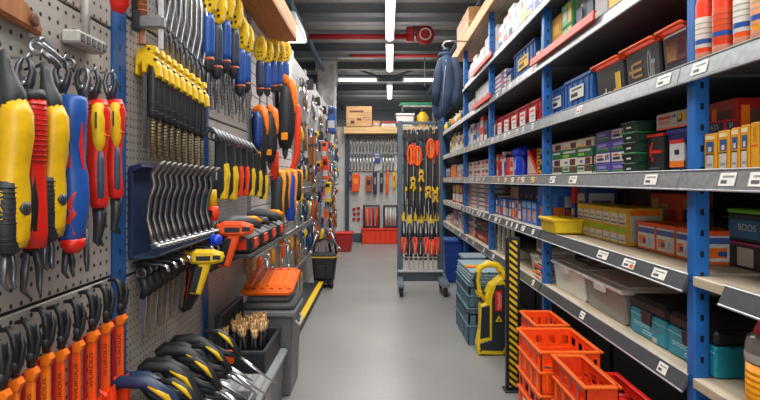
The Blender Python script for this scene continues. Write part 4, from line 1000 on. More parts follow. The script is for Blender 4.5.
# rails for the lower rows beyond the chargers
for i, (y0, y1, z) in enumerate(((4.2, 7.3, 0.87), (4.2, 7.3, 0.44), (6.3, 12.0, 1.30))):
    q = MB(); q.tube([(0.0, y0, z), (0.06, y0, z), (0.06, y1, z), (0.0, y1, z)], 0.014, STEEL, 8)
    k = int((y1 - y0) / 0.13)
    for j in range(k):
        y = y0 + 0.06 + j * 0.13; q.tube([(0.06, y, z), (0.10, y, z + 0.008), (0.105, y, z + 0.03)], 0.005, STEELD, 5)
    solo('hook_rail', q, ['upper steel hook rail beneath the white slatted bays', 'lower steel hook rail just above the yellow-edged plinth', 'long steel hook rail on the far left bays'][i], 'rail', (XL, 0, 0))
# bundle of brown planks and other recognisable far pieces
d = 7.0
q = MB()
t = thing('plank_bundle', 'bundle of short brown planks hung on the far left wall', 'wood', (XL, dl(312, .1), zz(137, dl(312, .1))))
for i in range(4): obj('plank', MB().box(0.0 + i * 0.04, 0.034 + i * 0.04, -0.03, 0.03, -0.36, 0.0 + 0.015 * (i % 2), WOODH if i % 2 else WOODB, 0.004), t)
obj('strap', MB().box(-0.0, 0.17, -0.034, 0.034, -0.12, -0.09, GUN, 0.002), t)
for px, py, kind, col, s, lab in ((329, 108, 'pack', BLU, 2.4, 'large blue pack hung near the foot of the column'), (323, 142, 'pack', ORG, 1.5, 'orange pack hung mid-height on the far left wall'), (324, 160, 'pack', ORG3, 1.7, 'red-orange pack hung below the other orange pack'), (326, 182, 'pack', YEL2, 1.8, 'yellow and black pack hung above the black bag'), (331, 118, 'pack', BLU3, 1.6, 'deep blue pack on the far left wall, beside the column foot')):
    o = KN[kind](col); d = dl(px, 0.15); o.location = (XL + 0.13, d, zz(py, d)); o.scale = (s, s, s); o['label'] = lab
    arm = obj('hang_hook', MB().tube([(-0.12 / s, 0, 0.012), (0.02, 0, 0.012)], 0.004, STEEL, 5), o)

# ---------------------------------------------------------------- black tool bag on wheels
t = thing('tool_bag', 'black wheeled tool bag with a yellow rim line, full of tools', 'tool bag', (-0.70, 7.25, 0))
q = MB(); q.prism([(-0.13, 0.10), (0.12, 0.10), (0.16, 0.44), (-0.16, 0.44)], -0.17, 0.17, 'y', C('#1b1d21', 0.7), 0.025); b = obj('bag_body', q, t)
q = MB()
for x0, x1 in ((-0.09, 0.02), (0.03, 0.11)): q.box(x0, x1, -0.185, -0.168, 0.14, 0.3, C('#24262a', 0.7), 0.006)
obj('pocket', q, b)
obj('rim_line', MB().box(-0.163, 0.163, -0.175, 0.175, 0.395, 0.41, YEL, 0.002), t, 'yellow piping')
q = MB(); q.tube([(-0.15, 0, 0.43), (-0.13, 0, 0.58), (0.0, 0, 0.63), (0.13, 0, 0.58), (0.15, 0, 0.43)], 0.014, BLACK, 8); obj('handle', q, t)
for s in (-1, 1):
    obj('wheel', MB().lathe([(0.01, -0.02), (0.055, -0.02), (0.06, 0), (0.055, 0.02), (0.01, 0.02)], RUB, 14, (s * 0.10, -0.15, 0.06), axis='x'), t)
obj('axle', MB().tube([(-0.12, -0.15, 0.06), (0.12, -0.15, 0.06)], 0.012, GUN, 6), t)
obj('base_frame', MB().box(-0.12, 0.12, -0.16, 0.16, 0.07, 0.105, BLACK, 0.006), t)
obj('foot', MB().box(-0.1, 0.1, 0.12, 0.15, 0, 0.08, BLACK, 0.004), t)
for i, (x, y, kind, cn, rx) in enumerate(((-0.09, -0.06, 'wrench', 'steel', 0.35), (0.06, -0.05, 'wrench', 'steel', -0.45), (-0.03, 0.02, 'screwdriver', 'yellow', 0.2), (0.0, 0.08, 'hammer', 'black', -0.2), (0.09, 0.05, 'screwdriver', 'red', 0.3))):
    o = far(kind, cn, (-0.70 + x - 0.04, 7.25 + y, 0.735), '%s %s sticking out of the black wheeled bag, %s from its left' % (cn, kind, ORD[i + 1]), 1.1); o.rotation_euler = (0, rx, 0); o['group'] = 'tools in the wheeled bag'
t = thing('storage_crate', 'small red crate on the floor beyond the black wheeled bag', 'crate', (-0.66, 10.9, 0))
q = MB(); q.prism([(-0.13, 0), (0.13, 0), (0.16, 0.34), (-0.16, 0.34)], -0.2, 0.2, 'y', REDD, 0.012); obj('body', q, t); obj('rim', MB().box(-0.17, 0.17, -0.21, 0.21, 0.34, 0.375, RED, 0.01), t)
# ================================================================ CENTRE : back display
BY = 12.4; sB = BY / FP
def bx_(px): return (px - VX) * sB
def bz(py): return HC - (py - VY) * sB
t = thing('back_display', 'tall white panel display closing off the end of the aisle', 'display panel', (0, BY, 0), 0)
X0, X1 = -1.25, 2.2
obj('panel', MB().box(X0, X1, 0.0, 0.03, 0.0, 2.6, peg_material('#c9c9c6', 0.05, 0.006, '#77777a'), 0), t)
obj('kick_board', MB().box(X0, X1, -0.02, 0.0, 0, 0.2, C('#40535c', 0.5), 0.004), t)
obj('top_beam', MB().box(-0.75, X1, -0.35, 0.02, 2.42, 2.57, WOODX, 0.006), t, 'pale wooden beam')
for px in (347.5,): obj('upright', MB().box(bx_(px) - 0.05, bx_(px) + 0.04, -0.06, 0.0, 0, 2.41, C('#3c4c5c', 0.45), 0.004), t)
for py in (153, 170): obj('rail', MB().box(bx_(349), X1, -0.05, -0.0, bz(py) - 0.025, bz(py) + 0.025, LGREY, 0.005), t)
# wrench rows
def wall_wrench():
    t = thing('wrench', '', 'wrench', group='grey wrenches on the back display')
    q = MB(); q.tube([(0, -0.03, 0), (0.012, -0.035, -0.12), (-0.004, -0.035, -0.26)], [0.02, 0.014, 0.017], STEEL, 7, 0.6); obj('shank', q, t)
    q = MB(); q.ring((0, -0.03, 0.02), 0.026, 0.011, STEELD, 'y', 10, 5); obj('ring_end', q, t); return t
RW = Row(wall_wrench)
for r_, (py, n_) in enumerate(((138, 15), (157, 14))):
    for i in range(n_):
        px = 350.5 + i * 3.25
        if r_ == 1 and 373.5 < px < 380.5: continue
        RW.put((bx_(px), BY - 0.058, bz(py)), 'grey wrench, %s from the left in the %s row of the back display' % (ORD[i + 1], ['upper', 'lower'][r_]), rz=0, sc=1.2 if r_ == 0 else 1.15)
q = MB(); q.box(-0.075, 0.075, -0.07, -0.052, -0.19, 0.03, BLU, 0.004); q.box(-0.055, 0.055, -0.0715, -0.069, -0.03, 0.01, WHITE); q.box(-0.055, 0.055, -0.0715, -0.069, -0.1, -0.06, LGREY)
solo('hanging_card', q, 'blue card with white print hung among the wrenches on the back display', 'sign', (bx_(377), BY - 0.002, bz(154)))
def backtool(c1, c2, w_, h_, name, lab, px, py):
    t = thing(name, lab, 'power tool', (bx_(px), BY - 0.062, bz(py)), 0, 'tools in the middle row of the back display')
    q = MB(); q.prism([(-w_, -0.03), (-w_ * 0.7, 0.0), (w_ * 0.7, 0.0), (w_, -0.05), (w_ * 0.9, -h_ * 0.55), (w_ * 0.75, -h_), (-w_ * 0.85, -h_), (-w_ * 0.9, -h_ * 0.5)], -0.10, -0.02, 'y', c1, 0.015); b = obj('body', q, t)
    obj('side_panel', MB().box(-w_ * 0.5, w_ * 0.45, -0.104, -0.098, -h_ * 0.55, -h_ * 0.25, c2, 0.002), b)
    obj('hang_hook', MB().tube([(0, 0, 0.03), (0, -0.05, 0.03), (0, -0.06, -0.01)], 0.008, STEEL, 6), t)
backtool(ORG, AMB, 0.10, 0.40, 'power_tool', 'bright orange tool with an amber panel, leftmost on the back display', 356, 174)
backtool(C('#a8521f', 0.45), BLK2, 0.08, 0.36, 'power_tool', 'brown-orange tool in the middle of the back display', 369, 176)
backtool(NAVY, GREY, 0.05, 0.5, 'power_tool', 'slim navy tool right of the brown-orange one on the back display', 375, 172)
backtool(ORG, ORG2, 0.035, 0.5, 'power_tool', 'narrow orange tool near the left post of the trolley', 387, 172)
backtool(YEL2, ORG, 0.04, 0.36, 'power_tool', 'yellow and orange tool just left of the trolley post', 394, 172)
backtool(BLK2, GREY, 0.045, 0.42, 'power_tool', 'black tool between the slim navy and narrow orange tools', 381.5, 173)
backtool(C('#2b3f66', 0.45), GREY, 0.04, 0.34, 'power_tool', 'dark blue tool left of the bright orange tool', 350.5, 172)
# red clips
RK = Row(lambda: (lambda t: (obj('body', MB().prism([(-0.035, 0), (0.03, 0.01), (0.04, -0.04), (0.0, -0.075), (-0.035, -0.05)], -0.03, 0, 'y', REDD, 0.006), t), t)[1])(thing('red_clip', '', 'clip', group='small red clips on the back display')))
for i, (px, py) in enumerate(((354, 208), (358.5, 207), (354.5, 213), (358.5, 212.5), (354, 218), (358.5, 218))):
    RK.put((bx_(px), BY - 0.002, bz(py)), 'small red clip, %s in the %s pair on the back display' % (['left one', 'right one'][i % 2], ['top', 'middle', 'bottom'][i // 2]))
# framed racks
def frame_rack(px0, px1, c, rods, lab):
    t = thing('rod_rack', lab, 'rack', (bx_((px0 + px1) / 2), BY - 0.025, bz(227))); hw = (px1 - px0) / 2 * sB; hh = (227 - 205) * sB
    q = MB()
    for s in (-1, 1): q.box(s * hw - 0.018, s * hw + 0.018, -0.10, -0.03, 0, hh, BLK2, 0.004)
    q.box(-hw, hw, -0.10, -0.03, hh - 0.03, hh, BLK2, 0.004); q.box(-hw, hw, -0.10, 0, 0, 0.03, BLK2, 0.004); obj('frame', q, t)
    for i in range(rods):
        x = -hw * 0.72 + 1.44 * hw * i / (rods - 1); obj('rod', MB().tube([(x, -0.06, 0.03), (x, -0.06, hh * 0.88)], 0.024, c[i % len(c)], 8), t)
    return t
frame_rack(364, 379, (ORG, ORG3, REDD), 4, 'black framed rack with orange rods above the red crate')
frame_rack(384, 397, (WHITE, LGREY), 5, 'black framed rack with white rods partly behind the trolley')
t = thing('storage_crate', 'long red-orange crate on the floor below the back display', 'crate', (bx_(380.5), BY - 0.2, 0)); hw = 18.5 * sB
q = MB(); q.prism([(-hw + 0.02, 0), (hw - 0.02, 0), (hw, 0.30), (-hw, 0.30)], -0.18, 0.16, 'y', ORG3, 0.012); b = obj('body', q, t)
obj('rim', MB().box(-hw - 0.012, hw + 0.012, -0.195, 0.175, 0.295, 0.335, RED, 0.008), t)
q = MB()
for i in range(7): q.box(-hw + 0.06 + i * 0.115, -hw + 0.075 + i * 0.115, -0.19, -0.178, 0.02, 0.29, RED)
obj('ribs', q, b)
# boxes on top
t = thing('cardboard_box', 'brown printed cardboard box on top of the back display', 'box', (bx_(359.5), BY - 0.19, 2.572))
q = MB(); q.box(-0.28, 0.28, -0.17, 0.17, 0, 0.44, CARDX, 0.006)
q.box(-0.2, 0.1, -0.1725, -0.17, 0.31, 0.35, BROWN); q.text('XYCO', (0.09, -0.1725, 0.14), (0.16, 0, 0), (0, 0, 0.07), BLACK); q.box(-0.18, -0.1, -0.1725, -0.17, 0.06, 0.13, MAROON); q.box(-0.04, 0.05, -0.1725, -0.17, 0.13, 0.18, BROWN)
obj('carton', q, t); obj('tape_strip', MB().box(-0.282, 0.282, -0.172, -0.168, 0.215, 0.225, WOODX), t)
def topbox(px0, px1, py, c, lab, dep=0.28, top=None):
    q = MB(); hw = (px1 - px0) / 2 * sB; h = max(0.04, (127.6 - py) * sB)
    q.box(-hw, hw, -dep / 2, dep / 2, 0, h, c, 0.006); q.box(-hw * 0.7, hw * 0.7, -dep / 2 - 0.003, -dep / 2, h * 0.25, h * 0.6, LGREY)
    if top: q.box(-hw - 0.008, hw + 0.008, -dep / 2 - 0.008, dep / 2, h, h + 0.04, top, 0.004)
    solo('box', q, lab, 'box', (bx_((px0 + px1) / 2), BY - 0.19, 2.572))
topbox(373, 380, 122, CARD, 'small brown carton right of the printed cardboard box')
topbox(381.5, 395, 124.5, WHITE, 'white box with a red lid on top of the back display', 0.3, REDD)
t = thing('plastic_tub', 'white round-cornered tub on the back display beside the trolley top', 'tub', (bx_(404.5), BY - 0.19, 2.572))
q = MB(); q.prism([(-0.17, 0), (0.17, 0), (0.2, 0.24), (-0.2, 0.24)], -0.15, 0.15, 'y', WHITE, 0.02); obj('body', q, t); obj('lid', MB().box(-0.21, 0.21, -0.165, 0.165, 0.24, 0.29, WHITE, 0.015), t)
t = thing('jerry_can', 'yellow jug with dark cap standing above the trolley', 'jug', (bx_(422), BY - 0.19, 2.572))
obj('body', MB().lathe([(0.02, 0), (0.12, 0), (0.13, 0.05), (0.13, 0.24), (0.07, 0.32), (0.05, 0.34)], YEL, 14), t); obj('cap', MB().lathe([(0.052, 0.335), (0.052, 0.40), (0.02, 0.405)], BLK2, 12), t)
t = thing('green_crate', 'green open crate on top of the back display beyond the trolley', 'crate', (bx_(419), BY + 0.28, 2.572))
q = MB(); hw = 0.36
for s in (-1, 1): q.box(s * hw - 0.015, s * hw + 0.015, -0.14, 0.14, 0, 0.52, DGREY, 0.004)
q.box(-hw, hw, -0.14, 0.14, 0.50, 0.53, LGREY, 0.004); obj('frame', q, t); obj('tray', MB().box(-hw - 0.06, hw, -0.15, 0.15, 0.53, 0.6, C('#2f8a63', 0.45), 0.01), t)
obj('foot', MB().box(-hw, hw, -0.1, 0.1, 0.0, 0.03, DGREY), t)

# ================================================================ trolley with straps
TY = 7.0; sT = TY / FP
def tx(px): return (px - VX) * sT
def tz(py): return HC - (py - VY) * sT
t = thing('display_trolley', 'tall grey steel trolley on casters, hung full of straps and tools', 'trolley', (tx(420), TY, 0))
FR = C('#55646d', 0.4, 0.4); xh = tx(440) - tx(420)
for s in (-1, 1): obj('post', MB().box(s * xh - 0.034, s * xh + 0.034, -0.034, 0.034, 0.2, tz(121), FR, 0.006), t)
obj('top_bar', MB().box(-xh + 0.034, xh - 0.034, -0.02, 0.02, tz(124.5), tz(121.5), FR, 0.005), t)
BM = obj('base_beam', MB().box(-xh - 0.02, xh + 0.02, -0.05, 0.05, 0.12, 0.24, C('#465259', 0.4, 0.3), 0.008), t)
obj('base_tray', MB().box(-xh - 0.03, xh + 0.03, -0.10, 0.06, 0.24, 0.265, LGREY, 0.004), t)
for s in (-1, 1):
    L = obj('foot', MB().prism([(-0.45, 0.12), (0.12, 0.12), (0.12, 0.20), (-0.45, 0.155)], s * xh - 0.035 + s * 0.0, s * xh + 0.035 + (0.035 if s > 0 else 0), 'x', C('#77868d', 0.4, 0.3), 0.006), t)
    for yy in (-0.40, 0.08):
        w_ = MB(); x = s * xh + (0.02 if s > 0 else 0.0); w_.lathe([(0.008, -0.016), (0.05, -0.016), (0.053, 0), (0.05, 0.016), (0.008, 0.016)], RUB, 14, (x, yy, 0.053), axis='x')
        w_.box(x - 0.026, x + 0.026, yy - 0.02, yy + 0.02, 0.09, 0.125, GUN, 0.003); w_.box(x - 0.026, x - 0.02, yy - 0.014, yy + 0.014, 0.05, 0.1, GUN); w_.box(x + 0.02, x + 0.026, yy - 0.014, yy + 0.014, 0.05, 0.1, GUN)
        obj('caster', w_, t)
q = MB()
for i in range(9): q.tube([(-xh + 0.07 + i * (2 * xh - 0.14) / 8, 0.05, 0.265), (-xh + 0.07 + i * (2 * xh - 0.14) / 8, 0.05, tz(123))], 0.004, LGREY, 5)
for i in range(14): q.tube([(-xh + 0.03, 0.055, 0.4 + i * 0.13), (xh - 0.03, 0.055, 0.4 + i * 0.13)], 0.003, LGREY, 5)
obj('wire_grid', q, t)
for z in (tz(131), tz(166), tz(205), tz(258)):
    obj('hang_bar', MB().tube([(-xh + 0.03, 0.02, z), (xh - 0.03, 0.02, z)], 0.01, STEEL, 6), t)
def strap(c, big):
    t = thing('ratchet_strap', '', 'strap', group='ratchet straps on the trolley')
    q = MB(); q.tube([(0, 0.01, 0.0), (0, -0.03, 0.0), (0, -0.04, -0.05)], 0.006, STEEL, 6); obj('hang_hook', q, t)
    q = MB(); q.prism([(-0.016, -0.03), (0.016, -0.03), (0.022, -0.13), (0.0, -0.17), (-0.022, -0.13)], -0.05, -0.025, 'y', BLK2, 0.005); obj('buckle', q, t)
    if big:
        q = MB(); q.ring((0, -0.045, -0.30), 0.045, 0.017, c, 'y', 14, 6, kz=2.6); obj('handle', q, t, 'orange looped handle')
        q = MB(); q.box(-0.012, 0.012, -0.05, -0.03, -0.40, -0.18, ORG2, 0.004); obj('lever', q, t)
    else:
        q = MB(); q.prism([(-0.02, -0.17), (0.02, -0.17), (0.026, -0.26), (0.014, -0.36), (-0.014, -0.36), (-0.026, -0.26)], -0.055, -0.02, 'y', c, 0.006); obj('handle', q, t)
    obj('webbing', MB().box(-0.026, 0.02, -0.042, -0.03, -0.95, -0.38 if not big else -0.44, BLACK, 0.002), t); obj('cord', MB().tube([(0.024, -0.035, -0.2), (0.03, -0.035, -0.6), (0.02, -0.035, -0.9)], 0.008, C('#8d8f90', 0.5), 5), t)
    return t
sp = {'o': strap(ORG, True), 'b': strap(BLK2, False), 'r': strap(ORG3, False), 'g': strap(C('#3d5873', 0.45), False)}; su = set()
order = [('b', 405, 128), ('o', 410.5, 132), ('r', 413, 130), ('o', 416.5, 133), ('g', 420, 128), ('b', 423, 130), ('b', 426, 128), ('o', 429.5, 126), ('o', 434, 131), ('r', 437, 128)]
nm = {'o': 'strap with a looped orange handle', 'b': 'black strap with a black buckle', 'r': 'strap with a solid red-orange grip', 'g': 'strap with a slate blue grip'}
for i, (k, px, py) in enumerate(order):
    loc = (tx(px if px < 437 else 436), TY - 0.03 - 0.075 * (i % 2), tz(py)); lab = '%s, %s from the left on the trolley' % (nm[k], ORD[i + 1])
    if k not in su: su.add(k); sp[k].location = loc; sp[k]['label'] = lab
    else: dup(sp[k], loc, lab)
def yclip(c):
    t = thing('quick_clamp', '', 'clamp')
    q = MB(); q.prism([(-0.03, 0.0), (0.03, 0.0), (0.045, -0.05), (0.03, -0.12), (0.055, -0.2), (0.02, -0.2), (0.0, -0.13), (-0.02, -0.2), (-0.055, -0.2), (-0.03, -0.11), (-0.045, -0.05)], -0.05, -0.02, 'y', c, 0.006); obj('jaw', q, t)
    q = MB(); q.box(-0.02, 0.02, -0.055, -0.015, -0.09, -0.05, BLACK, 0.004); obj('trigger', q, t); obj('hang_hook', MB().tube([(0, 0.17, 0.01), (0, 0.0, 0.015), (0, -0.035, -0.01)], 0.004, STEEL, 5), t); return t
RY = Row(lambda: yclip(YEL))
for i, (px, py) in enumerate(((412, 177), (420, 170), (427, 186), (434, 190))): RY.put((tx(px), TY - 0.16, tz(py)), 'yellow spring clamp hung mid-height on the trolley, %s from the left' % ORD[i + 1], sc=0.75)
def cutter(c):
    t = thing('bolt_cutter', '', 'cutter', group='yellow and orange cutters at the foot of the trolley')
    q = MB(); q.prism([(-0.012, 0.09), (0.012, 0.09), (0.03, 0.03), (0.024, -0.02), (-0.024, -0.02), (-0.03, 0.03)], -0.05, -0.025, 'y', YEL2, 0.005); obj('jaw', q, t)
    for s in (-1, 1):
        obj('arm', MB().tube([(s * 0.012, -0.038, -0.02), (s * 0.022, -0.038, -0.12), (s * 0.018, -0.038, -0.22)], 0.011, BLK2, 6), t)
        obj('grip', MB().tube([(s * 0.018, -0.038, -0.22), (s * 0.025, -0.038, -0.36), (s * 0.015, -0.038, -0.43)], [0.013, 0.017, 0.012], c, 7), t)
    return t
RCa, RCb = Row(lambda: cutter(ORG3)), Row(lambda: cutter(BLK2))
for i in range(7):
    px = 403.5 + i * 5.4
    (RCb if i in (1, 3) else RCa).put((tx(px), TY - 0.06 - 0.035 * (i % 2), tz(219 + (i % 2) * 2)), 'yellow-jawed cutter with %s grips, %s from the left on the trolley' % ('black' if i in (1, 3) else 'red-orange', ORD[i + 1]))
RWb = Row(lambda: (lambda t: (obj('belt', MB().box(-0.022, 0.022, -0.004, 0.002, -1.15, 0.0, BLK2, 0.001), t), obj('hang_hook', MB().tube([(0, -0.002, -0.01), (0, 0.0, 0.02), (0, 0.012, 0.03)], 0.004, STEEL, 5), t), obj('belt_clip', MB().box(-0.026, 0.026, -0.01, 0.006, -0.16, -0.10, GUN, 0.003), t))[0] and t)(thing('webbing_belt', '', 'belt', group='black belts at the back of the trolley')))
for i in range(8): RWb.put((tx(405 + i * 4.3), TY + 0.004, tz(129.5)), 'long black webbing belt, %s from the left at the back of the trolley' % ORD[i + 1])
def lev2():
    t = thing('pry_bar', '', 'bar', group='bright bars in the middle of the trolley')
    obj('shaft', MB().tube([(0, -0.03, 0.06), (0, -0.03, -0.28)], 0.011, STEELD, 8), t); obj('tip', MB().tube([(0, -0.03, 0.055), (0.01, -0.03, 0.09), (0.0, -0.03, 0.12)], [0.014, 0.016, 0.005], YEL2, 8), t); return t
RL = Row(lev2)
for i, px in enumerate((405, 412.5, 419, 424.5, 431, 435.5)): RL.put((tx(px), TY - 0.13, tz(196)), 'shiny bar with yellow tip, %s from the left in the trolley middle' % ORD[i + 1])
RM = Row(lambda: (lambda t: (obj('body', MB().box(-0.024, 0.024, -0.03, 0.0, 0, 0.11, OFFW, 0.004), t), obj('cap', MB().box(-0.018, 0.018, -0.034, 0.004, 0.11, 0.128, BLK2, 0.003), t), t)[2])(thing('parts_box', '', 'box', group='small pale boxes on the trolley tray')))
for r_ in range(2):
    for i in range(7): RM.put((tx(406 + i * 4.8), TY - 0.055 + 0.035 * r_, 0.266), 'small pale box with black cap, %s in the %s row of the trolley tray' % (ORD[i + 1], ['front', 'back'][r_]), sc=(1, .9, 1.15 + 0.35 * r_))

# ================================================================ navy jacket on a hanger
JY = 6.55; sJ = JY / FP
def jx(px): return (px - VX) * sJ
def jz(py): return HC - (py - VY) * sJ
t = thing('jacket', 'navy padded jacket hanging at the far end of the right shelves', 'jacket', (jx(445), JY, 0))
JM = C('#2b4361', 0.7, 0, 0.3, 9); JD = C('#22364f', 0.75, 0, 0.25, 9)
def jp(px, py): return ((px - 445) * sJ, jz(py))
body = [(443, 55), (449, 52), (454, 57), (457, 66), (458, 80), (456, 96), (450, 108), (443, 116), (437, 115), (433, 110), (432, 98), (434, 84), (437, 70), (440, 60)]
# puffed body : rings by height
def ringrow(mb, rows, mat, n=14):
    vs = []
    for py, xl_, xr_, dep in rows:
        z = jz(py); cx = ((xl_ + xr_) / 2 - 445) * sJ; hw = (xr_ - xl_) / 2 * sJ
        for j in range(n):
            a = 2 * PI * j / n; vs.append((cx + hw * math.cos(a), dep * math.sin(a), z))
    fs = [(i * n + j, i * n + (j + 1) % n, (i + 1) * n + (j + 1) % n, (i + 1) * n + j) for i in range(len(rows) - 1) for j in range(n)]
    mb.add(vs, fs, mat, True); o = len(mb.v) - len(vs); k = mb.mi(mat)
    for b in (0, (len(rows) - 1) * n): mb.f.append(tuple(o + b + j for j in range(n))); mb.m.append(k); mb.sm.append(False)
q = MB(); rows = []
base_r = [(55, 441, 450, 0.07), (59, 439, 453, 0.11), (65, 437, 455.5, 0.13), (74, 435.5, 457.5, 0.14), (84, 434, 458, 0.145), (95, 432.5, 456.5, 0.15), (105, 432, 453, 0.15), (111, 432.5, 449, 0.14), (117, 434, 444, 0.12)]
for i in range(len(base_r) - 1):
    a, b = base_r[i], base_r[i + 1]
    for f in (0, 0.5):
        p = [a[k] + (b[k] - a[k]) * f for k in range(4)]; puff = 0.6 if f == 0 else -0.5
        rows.append((p[0], p[1] - puff * 0.5, p[2] + puff * 0.5, p[3] + puff * 0.012))
rows.append(base_r[-1]); ringrow(q, rows, JM); obj('jacket_body', q, t)
q = MB(); q.tube([((452 - 445) * sJ, -0.06, jz(60)), ((456 - 445) * sJ, -0.09, jz(72)), ((457 - 445) * sJ, -0.10, jz(86)), ((455 - 445) * sJ, -0.12, jz(99)), ((452 - 445) * sJ, -0.12, jz(108))], [0.05, 0.065, 0.06, 0.055, 0.04], JD, 10); obj('sleeve', q, t)
q = MB(); q.tube([((440.5 - 445) * sJ, -0.04, jz(62)), ((437.5 - 445) * sJ, -0.10, jz(76)), ((435.5 - 445) * sJ, -0.12, jz(92)), ((434.5 - 445) * sJ, -0.12, jz(106))], [0.04, 0.055, 0.055, 0.04], JD, 10); obj('sleeve', q, t)
q = MB(); q.ring((0.0, 0, jz(55)), 0.055, 0.03, JM, 'z', 12, 8); q.tube([(0.0, 0.0, jz(53)), (0.01, 0.03, jz(50.5)), (0.03, 0.05, jz(54))], [0.05, 0.05, 0.03], JM, 8); obj('hood', q, t)
q = MB(); q.tube([((445 - 445) * sJ, -0.115, jz(62)), (-0.03, -0.155, jz(85)), (-0.05, -0.165, jz(110))], 0.006, GREY, 5); obj('zip', q, t)
t2 = thing('coat_hook', 'steel hook arm at the shelf end carrying the navy jacket', 'hook', (1.10, JY, jz(46)))
obj('arm', MB().tube([(0.02, 0, 0.05), (-0.2, 0, 0.06), (jx(445) - 1.10, 0, 0.05), (jx(445) - 1.10 - 0.03, 0, 0.01), (jx(445) - 1.10, 0, -0.035), (jx(445) - 1.10, 0, -0.07)], 0.01, STEEL, 6), t2)
# ================================================================ RIGHT : blue slotted shelving
L = [0.70, 1.06, 1.43, 1.81, 2.21, 2.60, 3.05]
PY = [0.3, 2.001, 3.771, 5.586, 7.226, 9.6]
SDEP = 0.66
RAILD = C('#3c4145', 0.35, 0.4); RAILW = C('#b4b9bd', 0.35, 0.4); RAILO = C('#d6360c', 0.4); RAILR = C('#8d9296', 0.34, 0.45, 0.2)
TAG = C('#f0eee8', 0.45); BACKP = C('#2b2e31', 0.7)
def shelf_bay(lab, i, levels, top):
    y0, y1 = PY[i], PY[i + 1]; h = (y1 - y0) / 2; yc = (y0 + y1) / 2
    t = thing('shelving_bay', lab, 'shelving', (XR, yc, 0), 0, 'blue shelving bays along the right side')
    o = obj('upright', MB().box(-0.0275, 0.0275, -0.025, 0.025, 0, top, UPRIGHT, 0.004), t, 'blue slotted steel upright'); o.location = (0.0495, h - 0.026, 0)
    o = obj('upright', MB().box(-0.0275, 0.0275, -0.025, 0.025, 0, top, UPRIGHT, 0.004), t, 'blue slotted steel upright'); o.location = (SDEP - 0.03, h - 0.026, 0)
    if i == 4:
        pass
    obj('back_board', MB().box(SDEP, SDEP + 0.02, -h + .001, h - .001, 0, top, BACKP), t)
    for k, z in enumerate(levels):
        wood = abs(z - 1.06) < .01 or abs(z - 0.70) < .01
        b = obj('shelf', MB().box(0.0145, SDEP - 0.004, -h + 0.002, h - 0.054, z - 0.035, z - 0.001, BOARD if wood else SHELF, 0.002), t)
        low = z < 1.2
        e0 = 0.002 if not low or i == 0 else -0.03; e1 = 0.054 if low else 0.002
        if low and i == 0: e1 = 0.24
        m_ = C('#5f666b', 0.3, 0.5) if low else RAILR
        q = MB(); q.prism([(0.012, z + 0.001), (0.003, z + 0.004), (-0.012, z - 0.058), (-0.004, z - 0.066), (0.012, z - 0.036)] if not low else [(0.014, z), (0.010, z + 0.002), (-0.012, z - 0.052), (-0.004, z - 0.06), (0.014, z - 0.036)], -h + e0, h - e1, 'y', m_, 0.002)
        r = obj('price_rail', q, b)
        # bright lips
        if low: q = MB(); q.box(-0.015, -0.006, -h + e0, h - e1, z - 0.062, z - 0.054, RAILW, 0.002); q.box(0.007, 0.014, -h + e0, h - e1, z - 0.002, z + 0.005, RAILW, 0.002)
        else: q = MB(); q.box(-0.015, -0.008, -h + e0, h - e1, z - 0.067, z - 0.06, RAILW, 0.002); q.box(-0.001, 0.006, -h + e0, h - e1, z + 0.001, z + 0.007, RAILW, 0.002)
        obj('rail_lip', q, b)
        rnd = random.Random(int(z * 100) + i)
        tags = {(1, 2.60): [], (1, 1.81): [(-0.78, .10), (0.1, .09)], (1, 1.43): [(0.56, .1), (0.2, .12), (-0.68, .1)], (1, 1.06): [(-0.48, .11), (-0.2, .12), (-0.74, .1)], (0, 1.81): [(0.72, .09)], (0, 1.06): [(0.2, .12)]}.get((i, z))
        if tags is None:
            tags = []; yy = -h + 0.12
            while yy < h - 0.15:
                tags.append((yy, rnd.uniform(0.05, 0.10))); yy += rnd.uniform(0.13, 0.3)
            if z < 0.8: tags = tags[::3]
            if i == 1: tags = tags[:2]
        for ty, tw in tags:
            f0, f1 = (0.18, 0.85)
            if low: P0 = (0.010, z + 0.002); P1 = (-0.012, z - 0.052)
            else: P0 = (0.003, z + 0.004); P1 = (-0.012, z - 0.058)
            def pt(f, y): return (P0[0] + (P1[0] - P0[0]) * f - 0.0022, y, P0[1] + (P1[1] - P0[1]) * f)
            q = MB(); col = TAG if not (abs(z - 1.43) < .01 and i >= 2) else [C('#f0c27a', 0.45), TAG, C('#e9dfc8', 0.45)][rnd.randint(0, 2)]
            q.quad(pt(f0, ty - tw / 2), pt(f0, ty + tw / 2), pt(f1, ty + tw / 2), pt(f1, ty - tw / 2), col)
            def bar(fa, fb, ya, yb, mm): q.quad(*[(p[0] - 0.0012, p[1], p[2]) for p in (pt(fa, ya), pt(fa, yb), pt(fb, yb), pt(fb, ya))], mm)
            bar(0.32, 0.40, ty - tw * .4, ty + tw * .3, GREY); bar(0.55, 0.72, ty - tw * .02, ty + tw * .36, DGREY)
            if rnd.random() < .3: bar(0.5, 0.76, ty - tw * .42, ty - tw * .15, ORG)
            obj('price_tag', q, b)
    return t
LO = L[:6]
shelf_bay('nearest shelving bay at the right edge, holding orange bottles and yellow cartons', 0, LO, 3.2)
shelf_bay('second shelving bay, between the two big blue uprights', 1, LO, 3.2)
shelf_bay('third shelving bay, with the red bins and the blue jug', 2, LO, 3.09)
shelf_bay('fourth shelving bay, behind the grey-blue crates and under the long wood board', 3, LO, 3.09)
shelf_bay('farthest shelving bay, next to the strap trolley', 4, LO, 3.09)
